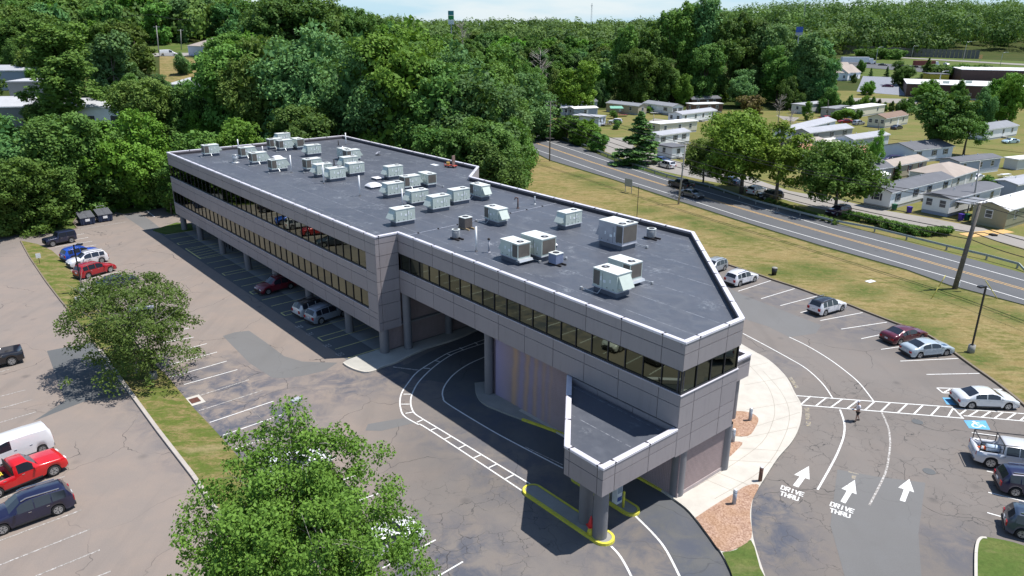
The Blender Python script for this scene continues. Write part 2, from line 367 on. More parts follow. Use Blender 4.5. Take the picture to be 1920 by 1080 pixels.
for i, (nm, pts, mt) in enumerate([
    ('asphalt_patch', [(418, 630), (440, 623), (467, 620), (500, 643), (533, 668), (567, 678), (633, 680), (610, 695), (567, 705), (530, 709), (510, 708), (467, 680)], M_PATCH),
    ('asphalt_patch', [(230, 403), (263, 401), (281, 412), (300, 427), (286, 433), (273, 432)], M_PATCH),
    ('asphalt_patch', [(1367, 540), (1393, 553), (1450, 575), (1540, 610), (1530, 625), (1480, 632), (1440, 612), (1395, 598)], M_PATCH),
    ('asphalt_patch', [(88, 658), (187, 639), (243, 737), (160, 752), (62, 790), (122, 752)], M_PATCH_D),
    ('asphalt_patch', [(1570, 880), (1640, 893), (1735, 905), (1722, 1000), (1728, 1085), (1585, 1085), (1557, 985)], M_PATCH),
    ('asphalt_patch', [(690, 795), (760, 783), (780, 792), (715, 808), (685, 807)], M_PATCH)]):
    sheet(nm, pts, 0.004 + 0.0005 * i, mt, parent=lot)
# lawns and park ground
KERB_R = [(1300, 476), (1330, 486), (1371.7, 500), (1422.5, 516.7), (1450, 526.7), (1491.7, 540), (1533, 555), (1586.7, 571.7), (1620, 585), (1680, 608), (1733, 627), (1783, 660), (1820, 687), (1867, 720), (1920, 763), (2060, 880)]
lawn_far = [(2250, 660), (1920, 573), (1780, 536.7), (1700, 507.5), (1540, 463), (1450, 435), (1363, 408), (1270, 378), (1220, 361.7), (1150, 338), (1031.7, 301.7), (1000, 286.7), (985, 270), (960, 262), (930, 268)]
P = [G(*p) for p in KERB_R] + [G(2400, 1100), G(2700, 900)] + [G(*p) for p in lawn_far] + [UVW(10, 60), UVW(20, 29.5), UVW(70, 23.5)]
mb = MB(); mb.poly([(p.x, p.y, -0.02) for p in P]); mb.build('dry_lawn', M_LAWN, kind='structure')
P = [G(*p) for p in [(2300, 640), (1920, 512), (1700, 453), (1560, 415), (1400, 368), (1250, 326), (1166, 298), (1080, 262), (1000, 238), (985, 218), (1100, 199), (1290, 197), (1400, 197), (1500, 197), (1700, 199), (1920, 202), (2300, 215)]]
mb = MB(); mb.poly([(p.x, p.y, -0.03 + 0) for p in P]); mb.build('park_ground', M_PARKG, kind='structure')
# road
NEARL = [(850, 236), (1000, 284), (1031.7, 300), (1150, 336), (1220, 359), (1270, 375.5), (1363, 405.5), (1450, 432.5), (1540, 460), (1700, 505), (1780, 534), (1920, 571), (2300, 680)]
FARL = [(850, 204), (1000, 247), (1080, 272), (1166.7, 308), (1250, 333), (1330, 352), (1400, 373), (1560, 417), (1700, 453), (1920, 512), (2300, 612)]
rd = [G(*p) for p in NEARL] + [G(*p) for p in FARL[::-1]]
mb = MB(); mb.poly([(p.x, p.y, 0.0) for p in rd]); road = mb.build('road', M_ROAD, kind='structure')
def line(pxs, w, mat, parent, z=0.010, name='painted_line', px=True, dash=None):
    P = [G(*p, z) if px else Vector((p[0], p[1], z)) for p in pxs]
    mb = MB(); L = []; R_ = []
    for i, p in enumerate(P):
        t = (P[min(i + 1, len(P) - 1)] - P[max(i - 1, 0)]); t.z = 0; t.normalize(); nrm = Vector((-t.y, t.x, 0))
        L.append(p + nrm * w / 2); R_.append(p - nrm * w / 2)
    for i in range(len(P) - 1): mb.add([R_[i], R_[i + 1], L[i + 1], L[i]], [(0, 1, 2, 3)])
    return mb.build(name, mat, parent)
def curve(pts, n=5):
    """Catmull-Rom through picture points"""
    out = []; P = [pts[0]] + list(pts) + [pts[-1]]
    for i in range(1, len(P) - 2):
        p0, p1, p2, p3 = P[i - 1:i + 3]
        for k in range(n):
            t = k / n
            out.append(tuple(0.5 * (2 * p1[a] + (p2[a] - p0[a]) * t + (2 * p0[a] - 5 * p1[a] + 4 * p2[a] - p3[a]) * t * t + (3 * p1[a] - p0[a] - 3 * p2[a] + p3[a]) * t ** 3) for a in (0, 1)))
    out.append(pts[-1]); return out
line([(900, 247), (1006.7, 280.8), (1170, 336.7), (1306.7, 379), (1408, 412), (1550, 453), (1700, 496.7), (1790, 522.5), (1920, 561.7), (2200, 642)], .17, M_WHITE, road)
line([(900, 225), (1003, 257.5), (1120, 296), (1246.7, 336.7), (1417, 387), (1560, 428), (1700, 465), (1920, 525.8), (2200, 600)], .17, M_WHITE, road)
for o in (-.9, .9):
    line([(900, 235 + o * .4), (1005, 268 + o * .5), (1110, 304 + o * .6), (1220, 339 + o * .7), (1363, 383 + o * .8), (1540, 434 + o * 1.0), (1700, 479 + o * 1.2), (1920, 542.5 + o * 1.4), (2200, 620 + o * 1.6)], .16, M_ORL, road)
# park lanes
def sh(name, pts, z=-0.01, mat=M_LANE): return sheet(name, pts, z, mat)
sh('park_lane', [(1137, 258), (1172, 258), (1190, 275), (1262, 300), (1330, 318), (1400, 330), (1480, 358), (1560, 372), (1642, 390), (1668, 396), (1740, 408), (1835, 426), (1920, 444), (2200, 500), (2200, 530), (1920, 466), (1850, 446), (1817, 436), (1680, 418), (1592, 402), (1530, 390), (1480, 377), (1400, 352), (1320, 338), (1230, 318), (1180, 300), (1134, 284)])
sh('park_lane', [(1455, 216), (1472, 218), (1560, 226), (1610, 234), (1655, 243), (1690, 249), (1800, 264), (1842, 268), (1920, 279), (2100, 300), (2100, 312), (1920, 287), (1842, 275), (1800, 271), (1690, 256), (1640, 249), (1560, 238), (1470, 225)])
sh('park_lane', [(1228, 222), (1262, 226), (1252, 243), (1215, 243), (1205, 232)])
# ------------------------------------------------------------------ painted markings in the lot
W = M_WHITE; LW = .12
outer = [(918, 633), (893, 642), (867, 652), (840, 662), (817, 675), (783, 697), (765, 718), (754, 735), (750, 750), (751, 765), (758, 780), (783, 795), (807, 807), (985, 924)]
inner = [(918, 640), (897, 647), (872, 655), (847, 665), (817, 685), (792, 708), (778, 727), (770, 750), (775, 772), (792, 785), (820, 802), (1000, 911)]
line(curve(outer), LW, W, lot, .013); line(curve(inner), LW, W, lot, .013)
for a in [((350, 57), (390, 57)), ((335, 113), (385, 113)), ((360, 165), (405, 157)), ((425, 215), (460, 200)), ((495, 262), (540, 245)), ((580, 310), (620, 293)), ((658, 362), (700, 343)), ((745, 415), (785, 398)), ((830, 470), (875, 450)), ((920, 535), (970, 510))]:
    line([(640 + p[0] / 3, 720 + p[1] / 3) for p in a], LW, W, lot, .0135)
for a in [((460, 990), (500, 993)), ((525, 948), (560, 955)), ((590, 908), (620, 920)), ((665, 875), (690, 890)), ((750, 845), (770, 860))]:
    line([(640 + p[0] / 3, 360 + p[1] / 3) for p in a], LW, W, lot, .0135)
line(curve([(940, 652), (918, 665), (880, 682), (853, 700), (837, 718), (830, 733), (831, 746), (841, 758), (913, 802), (960, 828), (1056, 878)]), LW, W, lot, .013)
line([(985, 838), (1056, 872)], .08, M_WORN, lot, .013)
line([(737, 688), (785, 694)], .16, M_WORN, lot, .013)
line(curve([(1146, 1024), (1163, 1043), (1180, 1073), (1192, 1100)]), LW + .02, W, lot, .013)
line(curve([(1190, 966), (1227, 1003), (1250, 1033), (1275, 1082)]), LW + .02, W, lot, .013)
# front approach lanes
line(curve([(1393, 625), (1440, 650), (1480, 672), (1513, 692), (1543, 720), (1561, 746)]), .11, W, lot)
line(curve([(1575, 768), (1583, 793), (1582, 817), (1573, 843), (1560, 870), (1533, 918)]), .14, W, lot)
line(curve([(1480, 632), (1513, 648), (1553, 672), (1587, 697), (1613, 720), (1638, 752)]), .11, W, lot)
line(curve([(1653, 773), (1665, 800), (1669, 827), (1667, 853), (1662, 880), (1653, 903), (1630, 947)]), .14, M_WORN, lot)
q = lambda p: (1280 + p[0] / 3, 720 + p[1] / 3)
for a in [((635, 65), (1520, 130)), ((670, 118), (1575, 192)), ((720, 68), (665, 115)), ((808, 77), (750, 122)), ((897, 85), (835, 130)), ((985, 92), (925, 138)), ((1080, 98), (1025, 147)), ((1168, 103), (1115, 155)), ((1262, 112), (1208, 163)),
          ((1350, 120), (1300, 170)), ((1443, 127), (1395, 178)), ((1522, 135), (1490, 187)), ((1522, 135), (1580, 195)), ((1530, 138), (1940, 168)), ((1580, 178), (1940, 210)), ((1595, 145), (1560, 170)), ((1660, 150), (1610, 180)),
          ((1730, 155), (1680, 188)), ((1800, 160), (1755, 192)), ((1872, 165), (1825, 197)), ((1935, 175), (1900, 205)), ((1430, 22), (1800, 30)), ((1430, 22), (1465, 50)), ((1465, 50), (1530, 50)), ((1505, 28), (1465, 50)), ((1770, 28), (1800, 42))]:
    line([q(p) for p in a], .13, W, lot, .010 + random.random() * .003)
for a in [((1384, 546), (1445, 526)), ((1427, 560), (1490, 541)), ((1463, 573), (1532, 555)), ((1501, 586), (1580, 565)), ((1538, 601), (1617.5, 586)), ((1577, 617), (1663, 604)), ((1615, 635), (1700, 617)), ((1652, 655), (1745, 642)), ((1688, 677), (1797, 672)),
          ((1737, 702), (1837, 700)), ((1822, 811), (1960, 829)), ((1850, 883), (1980, 912)), ((1853, 923), (1980, 955)), ((1851, 961), (1900, 975))]:
    line(a, .11, W, lot)
for a in [((310, 607), (340, 601)), ((328, 621), (355, 615)), ((300, 643), (363, 632)), ((298, 668), (388, 644)), ((313, 685), (407, 660)), ((320, 707), (425, 677)), ((345, 721), (445, 693)), ((370, 743), (467, 712)),
          ((373, 770), (492, 732)), ((393, 792), (513, 752)), ((418, 816), (530, 777)), ((440, 842), (560, 800)), ((465, 868), (590, 825)), ((500, 905), (630, 858)), ((530, 940), (670, 890)), ((570, 975), (710, 925)), ((620, 1015), (760, 965)), ((665, 1055), (817, 1000)),
          ((717, 1065), (817, 1012)), ((822, 1080), (868, 1053)), ((143, 440.5), (158, 438)), ((143, 449), (165.5, 445)), ((104, 463), (173, 452)), ((115, 470.5), (180.5, 459)), ((112, 476), (191, 466)), ((110, 482), (200, 474.5)), ((120, 496), (208, 482)), ((153, 525.5), (225, 509)), ((171, 535), (235, 520)), ((185, 550), (250, 533))]:
    if a == ((665, 1055), (817, 1000)): continue
    line(a, .10, M_WORN if random.random() < .12 else W, lot)
line([(145.8, 430.4), (237, 415.8)], .14, M_WORN, lot); line([(275, 395), (290, 406.7)], .14, W, lot)
for a in [((-90, 766), (48, 731)), ((-90, 791), (61, 749)), ((-90, 819), (68, 772)), ((-90, 967), (121, 893)), ((-60, 1036), (153, 956)), ((-60, 1083), (169, 992)), ((67, 1080), (187, 1031)), ((120, 1106), (207, 1071)), ((-90, 990), (137, 922)), ((-90, 720), (20, 692))]:
    line(a, .10, M_WORN, lot)
# yellow bays under the office
def uvline(p, q_, w=.10, mat=M_YEL, z=.013):
    a, b = UVW(*p, z), UVW(*q_, z); return line([(a.x, a.y), (b.x, b.y)], w, mat, lot, z, px=False)
for u in (2.3, 5.1, 7.85, 8.9, 20.1, 22.8, 25.5, 26.5, 29.3, 31.8, 34.3, 35.4, 37.9, 40.4, 43.0, 44.05, 46.6, 49.2, 51.75, 52.9, 55.4, 58.0): uvline((u, -2.6), (u - .15, 4.5))
for a, b in ((7.85, 8.9), (25.5, 26.5), (34.3, 35.4), (43.0, 44.05), (51.75, 52.9)): uvline((a, -2.6), (b, -2.6), .12)
uvline((11.4, -2.55), (17.6, -2.55), .16); uvline((11.4, -2.55), (11.6, 2.0)); uvline((17.6, -2.55), (17.6, 3.0))
for i in range(5): uvline((12.3 + i * 1.2, -2.5), (11.7 + i * 1.25, 1.6))
# arrows
def gpoly(name, pts, mat, z=.011, parent=None, label=None):
    mb = MB(); mb.poly([G(*p, z) for p in pts]); o = mb.build(name, mat, parent or lot)
    if label: o['label'] = label
    return o
for t, l_, r_, b0, b1 in [((1516.7, 874), (1489, 890), (1518, 899), (1486.7, 910), (1497, 914)), ((1602.7, 900), (1577.7, 916), (1606, 926.7), (1576, 940), (1585, 944)), ((1705, 898), (1684, 914), (1714, 923), (1687, 938), (1697, 941))]:
    # shaft meets the head on the line l-r
    def lerp(a, b, f): return (a[0] + (b[0] - a[0]) * f, a[1] + (b[1] - a[1]) * f)
    s0, s1 = lerp(l_, r_, .36), lerp(l_, r_, .70)
    gpoly('painted_arrow', [t, l_, s0, b0, b1, s1, r_], W)
def textmesh(txt, bl, br, tl, mat, name='painted_lettering', stencil=True, z=.0115):
    cu = bpy.data.curves.new('t', 'FONT'); cu.body = txt; cu.align_x = 'LEFT'; cu.resolution_u = 2
    ob = bpy.data.objects.new('t', cu); C.objects.link(ob); dg = bpy.context.evaluated_depsgraph_get(); dg.update()
    me = bpy.data.meshes.new_from_object(ob.evaluated_get(dg)); bpy.data.objects.remove(ob)
    xs = [v.co.x for v in me.vertices]; ysv = [v.co.y for v in me.vertices]; x0, x1, y0, y1 = min(xs), max(xs), min(ysv), max(ysv)
    for v in me.vertices:
        s_, t_ = (v.co.x - x0) / (x1 - x0), (v.co.y - y0) / (y1 - y0)
        v.co = G(bl[0] + s_ * (br[0] - bl[0]) + t_ * (tl[0] - bl[0]), bl[1] + s_ * (br[1] - bl[1]) + t_ * (tl[1] - bl[1]), z)
    me.materials.clear(); me.materials.append(mat); me.update()
    return put(name, me, lot)
def boldtext(txt, bl, br, tl, mat, st=.30):
    """block stencil capitals drawn as strokes on a 4 x 6 grid"""
    F_ = {'D': [((0, 0), (0, 6)), ((0, 6), (2.6, 6)), ((3.5, 5), (3.5, 1)), ((2.6, 0), (0, 0))], 'R': [((0, 0), (0, 6)), ((0, 6), (3.2, 6)), ((3.4, 6), (3.4, 3.2)), ((0.4, 3), (3.4, 3)), ((1.8, 2.8), (3.6, 0))],
          'I': [((1.8, 0), (1.8, 6))], 'V': [((0, 6), (1.8, 0)), ((1.8, 0), (3.6, 6))], 'E': [((0, 0), (0, 6)), ((0.4, 6), (3.5, 6)), ((0.4, 3), (3.0, 3)), ((0.4, 0), (3.5, 0))],
          'T': [((0, 6), (3.6, 6)), ((1.8, 0), (1.8, 5.4))], 'H': [((0, 0), (0, 6)), ((3.5, 0), (3.5, 6)), ((0.5, 3), (3.0, 3))], 'U': [((0, 6), (0, .7)), ((.5, 0), (3.0, 0)), ((3.5, .7), (3.5, 6))],
          'N': [((0, 0), (0, 6)), ((0, 6), (3.4, 0)), ((3.4, 0), (3.4, 6))], 'O': [((0, .4), (0, 5.6)), ((.3, 6), (3.2, 6)), ((3.5, 5.6), (3.5, .4)), ((.3, 0), (3.2, 0))], 'P': [((0, 0), (0, 6)), ((0, 6), (3.2, 6)), ((3.4, 6), (3.4, 3.2)), ((0.4, 3), (3.4, 3))],
          'A': [((0, 0), (1.8, 6)), ((1.8, 6), (3.6, 0)), ((.8, 2), (2.8, 2))], 'K': [((0, 0), (0, 6)), ((.3, 3), (3.3, 6)), ((.8, 3.2), (3.5, 0))], 'G': [((3.4, 6), (.4, 6)), ((0, 5.6), (0, .4)), ((.4, 0), (3.4, 0)), ((3.4, 0), (3.4, 2.8)), ((3.4, 2.8), (2, 2.8))], ' ': [],
          '0': [((0, .4), (0, 5.6)), ((.3, 6), (3.2, 6)), ((3.5, 5.6), (3.5, .4)), ((.3, 0), (3.2, 0))], '1': [((1.8, 0), (1.8, 6))], '2': [((0, 6), (3.4, 6)), ((3.4, 6), (3.4, 3)), ((3.4, 3), (0, 3)), ((0, 3), (0, 0)), ((0, 0), (3.4, 0))],
          '3': [((0, 6), (3.4, 6)), ((3.4, 6), (3.4, 0)), ((3.4, 3), (.6, 3)), ((0, 0), (3.4, 0))]}
    n = len(txt); tot = n * 5.0 - 1.4; mb = MB()
    def mp(x, y):
        s_, t_ = x / tot, y / 6
        return G(bl[0] + s_ * (br[0] - bl[0]) + t_ * (tl[0] - bl[0]), bl[1] + s_ * (br[1] - bl[1]) + t_ * (tl[1] - bl[1]), .0115)
    k = 0
    for i, ch in enumerate(txt):
        for a, b in F_[ch]:
            A, B = mp(i * 5 + a[0], a[1]), mp(i * 5 + b[0], b[1]); t = (B - A); L_ = t.length; t.normalize(); nn = Vector((-t.y, t.x, 0)) * st / 2; e = t * st * .35
            z = Vector((0, 0, k * .0003)); k += 1
            mb.add([A - e - nn + z, B + e - nn + z, B + e + nn + z, A - e + nn + z], [(0, 1, 2, 3)])
    return mb.build('painted_lettering', mat, lot)
for bt in [('DRIVE', (1464.2, 916.8), (1505, 930.8), (1466.8, 910.3)), ('THRU', (1462.3, 927.8), (1496, 939), (1464.5, 921)), ('DRIVE', (1556.5, 948), (1599, 962.3), (1559.3, 941.3)), ('THRU', (1555.8, 959.5), (1593, 971), (1557.2, 952.8))]: boldtext(*bt, W, .088)
boldtext('NO', (1520, 798), (1519, 791), (1513, 798), M_YWORN, .10); boldtext('PARKING', (1519, 786), (1516, 765), (1512, 786), M_YWORN, .10)
boldtext('NO PARKING', (1497, 726), (1484, 707), (1492, 727.5), M_YWORN, .10)
gpoly('painted_bar', [(1591, 883), (1610, 888), (1610, 890), (1590, 885)], M_YWORN); gpoly('painted_bar', [(1597, 890), (1606, 892), (1603, 899), (1597, 897)], M_YWORN)
for t_, u in (('33', 56.7), ('32', 54.1), ('31', 50.4), ('30', 47.9)):
    a = UVW(u + .35, -2.5); 
    cu_ = [UVW(u + .45, -2.75), UVW(u - .35, -2.75), UVW(u + .45, -2.05)]
    # strokes placed in world space
    F2 = {'3': [((0, 6), (3.4, 6)), ((3.4, 6), (3.4, 0)), ((3.4, 3), (.6, 3)), ((0, 0), (3.4, 0))], '2': [((0, 6), (3.4, 6)), ((3.4, 6), (3.4, 3)), ((3.4, 3), (0, 3)), ((0, 3), (0, 0)), ((0, 0), (3.4, 0))], '1': [((1.8, 0), (1.8, 6))], '0': [((0, 0), (0, 6)), ((0, 6), (3.4, 6)), ((3.4, 6), (3.4, 0)), ((0, 0), (3.4, 0))]}
    mb = MB()
    for i, ch in enumerate(t_):
        for (x0, y0), (x1, y1) in F2[ch]:
            A = UVW(u - .35 + (i * 4.6 + x0) * .09, -3.05 + y0 * .09, .012); B = UVW(u - .35 + (i * 4.6 + x1) * .09, -3.05 + y1 * .09, .012)
            t = (B - A).normalized(); nn = Vector((-t.y, t.x, 0)) * .045; mb.add([A - nn, B - nn, B + nn, A + nn], [(0, 1, 2, 3)])
    mb.build('painted_number', M_WORN, lot)
# accessible bay symbols
gpoly('painted_bay_square', [(1807, 788), (1848, 788.5), (1857, 806), (1817, 803)], M_BLUEP); gpoly('painted_bay_square', [(1767, 745), (1800, 747), (1808, 761), (1775, 758)], M_BLUEP)
def ring(cx, cy, rx, ry, a0, a1, w=.12, z=.0125):
    pts = [(cx + rx * math.cos(math.radians(a)), cy + ry * math.sin(math.radians(a))) for a in np.linspace(a0, a1, 14)]
    line(pts, w, W, lot, z, name='painted_symbol')
ring(1832, 797, 9, 4.2, 20, 300); line([(1826, 792), (1833, 797), (1842, 797), (1848, 801)], .14, W, lot, .013, 'painted_symbol'); line([(1824, 789.5), (1828, 791.5)], .26, W, lot, .0132, 'painted_symbol')

# ------------------------------------------------------------------ kerbs, islands, strips
def offs(P, d):
    out = []
    for i, p in enumerate(P):
        t = P[min(i + 1, len(P) - 1)] - P[max(i - 1, 0)]; t.z = 0; t.normalize(); out.append(p + Vector((-t.y, t.x, 0)) * d)
    return out
def kerb(pxs, w=.16, h=.15, mat=M_KERB, name='kerb', joint=3.0, smooth_n=4, parent=None, z0=-.05, side=1, start=None, pts=None):
    P = pts if pts is not None else [G(*p) for p in (curve(pxs, smooth_n) if smooth_n > 1 else pxs)]
    O = offs(P, w * side); par = parent or thing_struct(name)
    # cut into stones of about `joint` metres
    acc = 0; seg = [0]; segs = []
    for i in range(1, len(P)):
        acc += (P[i] - P[i - 1]).length; seg.append(i)
        if acc >= joint or i == len(P) - 1: segs.append(seg); seg = [i]; acc = 0
    for sg in segs:
        mb = MB(); a = [P[i] for i in sg]; b = [O[i] for i in sg]
        g = .02; d0 = (a[1] - a[0]).normalized() * g
        a[0] = a[0] + d0; b[0] = b[0] + d0
        hh = h + random.uniform(-.006, .006)
        for i in range(len(sg) - 1):
            vs = [a[i], a[i + 1], b[i + 1], b[i]]
            lo = [(v.x, v.y, z0) for v in vs]; hi = [(v.x, v.y, hh) for v in vs]
            mb.add(lo + hi, [(4, 5, 6, 7), (0, 1, 5, 4), (2, 3, 7, 6), (3, 0, 4, 7), (1, 2, 6, 5)] if side < 0 else [(4, 7, 6, 5)[::-1], (0, 1, 5, 4), (2, 3, 7, 6), (3, 0, 4, 7), (1, 2, 6, 5)])
        mb.build('kerb_stone', mat, par)
    return par
def thing_struct(name): return put(name, None, None, kind='structure')
KL = [(40, 452), (48, 467), (57, 483), (87, 527), (110, 557), (123, 573), (133, 587), (167, 630), (190, 657), (213, 687), (233, 716), (300, 807), (367, 893), (413, 960)]
SR = [(70, 458), (97, 470), (115, 486), (130, 505), (150, 530), (190, 575), (240, 630), (290, 682), (320, 713), (333, 730), (367, 770), (393, 797), (417, 823), (443, 853), (470, 883), (540, 960), (650, 1090), (760, 1220)]
strip_pts = [G(*p, 0) for p in KL + [(560, 1180), (640, 1290)]]; sr = [G(*p, 0) for p in SR]
mb = MB(); mb.prism([(p.x, p.y) for p in strip_pts + sr[::-1]], -.05, .06); mb.build('grass_strip', M_STRIP, kind='structure')
kerb(KL[:9], .14, .12, M_KERB_D, smooth_n=1, side=-1, joint=6); kerb(KL[8:], .28, .17, M_KERB, smooth_n=1, side=-1, joint=1.8)
kerb(KERB_R, .22, .17, M_KERB_D, smooth_n=3, joint=4, side=1)
kerb(None, .14, .11, M_KERB_D, joint=6, side=1, pts=[G(*p) for p in [(118, 435), (146, 428), (138, 418), (148, 404)]])
# grass at the far corner by the dumpsters and the garage end
P = [G(*p) for p in [(100, 439), (118, 435), (146, 428), (138, 418), (148, 404), (215, 397), (232, 401), (265, 397), (300, 390), (318, 387), (330, 378), (200, 372), (60, 400), (40, 425)]]
mb = MB(); mb.poly([(p.x, p.y, -0.015) for p in P]); mb.build('grass_verge', M_GREEN, kind='structure')
P = [UVW(*p) for p in ((-1.6, -3.2), (-.2, -3.0), (1.9, -2.4), (2.1, -.2), (2.1, 1.5), (-1.5, 2.5), (-4, 1))]
mb = MB(); mb.prism([(p.x, p.y) for p in P], -.05, .10); mb.build('grass_island', M_GREEN, kind='structure')
# front plaza
OUT = [(1380, 640), (1391, 648), (1417, 663), (1435, 673), (1452.6, 686.7), (1466, 700), (1478, 715), (1490, 739), (1501.7, 760), (1502.7, 780), (1497, 807), (1483, 833), (1457, 863), (1427, 910), (1413, 933), (1408, 967), (1412, 1013), (1427, 1063), (1440, 1100)]
INN = [(1194, 897), (1240, 922.5), (1265, 940), (1293, 963), (1330, 1010), (1350, 1037), (1370, 1073), (1385, 1110)]
OC = curve(OUT, 4); IC = curve(INN, 4)
plz = [G(*p) for p in OC] + [G(*p) for p in IC[::-1]] + [UVW(76, 3.0), UVW(76, 23)]
mb = MB(); mb.prism([(p.x, p.y) for p in plz], -.05, .145); walk = mb.build('sidewalk', M_CONC, kind='structure')
kerb(OUT, .15, .155, M_CONC, smooth_n=4, side=-1, joint=3, pts=None); kerb(INN[1:], .16, .155, M_CONC, smooth_n=4, side=1, joint=3)
kerb(INN[:2], .18, .165, M_KYEL, smooth_n=1, side=1, joint=30)
M_JOINT = flat('walk_joint', (0.30, 0.27, 0.22), .9)  # plain darker colour of the expansion joints in the walk
for a in [[(1303, 890), (1420, 940)], [(1330, 880), (1410, 912)], [(1352, 862), (1460, 868)], [(1384, 840), (1478, 846)], [(1401, 820), (1497, 800)], [(1415, 800), (1503, 772)], [(1400, 768), (1497, 752)], [(1395, 722), (1470, 708)], [(1392, 690), (1440, 680)],
          [(1300, 915), (1372, 872), (1428, 830), (1449, 790), (1452, 760), (1440, 725), (1410, 690), (1392, 675)], [(1340, 935), (1430, 880), (1470, 820), (1480, 775), (1465, 735), (1430, 695)]]:
    line([G(*p, .15).to_tuple()[:2] for p in (curve(a, 4) if len(a) > 2 else a)], .035, M_JOINT, walk, .149, 'expansion_joint', px=False)
def bed(pts, mat, nm, h=.175):
    P = [G(*p, .15) for p in curve(pts + [pts[0]], 3)[:-1]]
    mb = MB(); mb.prism([(p.x, p.y) for p in P], .10, h); return mb.build(nm, mat, kind='structure')
bed([(1304, 971), (1340, 947), (1377, 925), (1400, 911), (1423, 910), (1411, 937), (1406, 967), (1409, 1008), (1380, 1029), (1352, 1033), (1330, 1006)], M_MULCH, 'mulch_bed')
bed([(1354, 1036), (1380, 1031), (1408, 1013), (1425, 1065), (1438, 1098), (1386, 1104), (1370, 1070)], M_GREEN, 'grass_bed', .168)
bed([(1374, 771), (1397, 772), (1413, 777), (1422, 786), (1417, 800), (1402, 817.5), (1368, 812)], M_MULCH, 'mulch_bed')
bed([(1371, 828), (1392, 830), (1383, 842), (1364, 858), (1360, 840)], M_MULCH, 'mulch_bed')
# walk along the drive-through wall and the concrete nose at the garage corner
P2 = [G(*p) for p in curve([(893, 720), (896, 741), (908, 757), (935, 770), (980, 787), (1060, 816), (1100, 838), (1150, 868), (1194, 897)], 4)]
mb = MB(); wl = [(p.x, p.y) for p in P2] + [tuple(UVW(*p)[:2]) for p in ((91, 3.6), (72, 3.6), (72, 8))]; mb.prism(wl, -.05, .142); mb.build('wall_walk', M_CONC_D, kind='structure')
kerb(None, .14, .155, M_CONC_D, side=-1, joint=4, pts=P2[:17]); kerb(None, .18, .165, M_KYEL, side=-1, joint=40, pts=P2[16:])
NOSE = [(643, 682.5), (650, 678), (657, 675), (673, 669), (690, 664), (712, 657)]; NB = [(1000, 585), (918, 611), (860, 636), (800, 655), (770, 668), (745, 681), (717, 690), (703, 697), (685, 700), (665, 695), (650, 688)]
P = [G(*p) for p in NOSE] + [UVW(59.2, .6), UVW(59.2, 22), G(1010, 575)] + [G(*p) for p in NB]
mb = MB(); mb.prism([(p.x, p.y) for p in P], -.05, .14); mb.build('concrete_nose', concrete('concrete_nose_mix', (0.42, 0.41, 0.37)), kind='structure')
kerb(None, .14, .155, M_CONC, side=-1, joint=4, pts=[G(*p) for p in curve(NB + [NOSE[0]], 3)])
# yellow kerbed lane islands
def capsule(A, B, r, n=10):
    t = (B - A).normalized(); nn = Vector((-t.y, t.x, 0)); a0 = math.atan2(nn.y, nn.x); out = []
    for c, s0 in ((A, 0), (B, math.pi)):
        for i in range(n + 1):
            a = a0 + s0 + math.pi * i / n; out.append((c.x + r * math.cos(a), c.y + r * math.sin(a)))
    return out
def lane_island(A, B, r, label):
    t = thing('lane_island', label, 'traffic island', (0, 0, 0))
    mb = MB(); o1 = capsule(A, B, r); i1 = capsule(A, B, r - .2); n = len(o1)
    mb.add([(x, y, 0) for x, y in o1] + [(x, y, .17) for x, y in capsule(A, B, r - .02)] + [(x, y, .17) for x, y in i1], [(i, (i + 1) % n, n + (i + 1) % n, n + i) for i in range(n)] + [(n + i, n + (i + 1) % n, 2 * n + (i + 1) % n, 2 * n + i) for i in range(n)])
    mb.build('yellow_kerb', M_KYEL, t); mb = MB(); mb.prism(i1, -.02, .15); mb.build('concrete_top', M_CONC_D, t)
lane_island(G(999, 922), G(1131, 1010), .72, 'long lane island with yellow kerb under the corner canopy, two columns on it')
IB = G(1182, 958); lane_island(IB - UA * 4.6, IB, .62, 'short lane island with yellow kerb between canopy and brick wall')
# corner island, lower right
P = [G(*p) for p in curve([(1826, 1100), (1826, 1050), (1828, 1025), (1834, 1012), (1848, 1010), (1900, 1020), (1960, 1040), (2100, 1075), (2000, 1200), (1850, 1180), (1826, 1100)], 3)[:-1]]
mb = MB(); mb.prism([(p.x, p.y) for p in P], -.05, .13); mb.build('grass_island', M_GREEN, kind='structure')
kerb(None, .16, .16, M_CONC, side=-1, joint=3, pts=P[:13])
# ------------------------------------------------------------------ office building (local axes: x = u, y = v)
def panelmat():
    k = NT('facade_panel'); p = k.pos(True); oi = k.n('ShaderNodeObjectInfo')
    a = k.noise(p, .5, 4, .6); st = k.n('ShaderNodeMapping'); st.inputs['Scale'].default_value = (3, 3, .35); k.l(p, st.inputs[0]); b = k.noise(st.outputs[0], 1.2, 5, .7)
    c = k.mix(oi.outputs['Random'], (0.290, 0.262, 0.272), (0.318, 0.288, 0.297)); c = k.mix(k.mapr(a, .4, .7, 0, .3), c, (0.325, 0.298, 0.300)); c = k.mix(k.mapr(b, .50, .78, 0, .5), c, (0.215, 0.198, 0.206))
    k.bsdf(c, .48, spec=.45); return k.mat
M_PANEL = panelmat()
M_COPE = flat('coping_metal', (0.72, 0.70, 0.76), .34, metal=.15, var=.08, scale=.8)
M_LEDGE = flat('sill_metal', (0.50, 0.49, 0.54), .35, metal=.2)
M_DARK = flat('dark_frame', (0.022, 0.023, 0.028), .4)
M_JBACK = flat('joint_back', (0.05, 0.047, 0.055), .8)
M_COL = flat('column_paint', (0.18, 0.18, 0.195), .55, var=.06)
M_SOFF = flat('soffit', (0.30, 0.29, 0.29), .8)
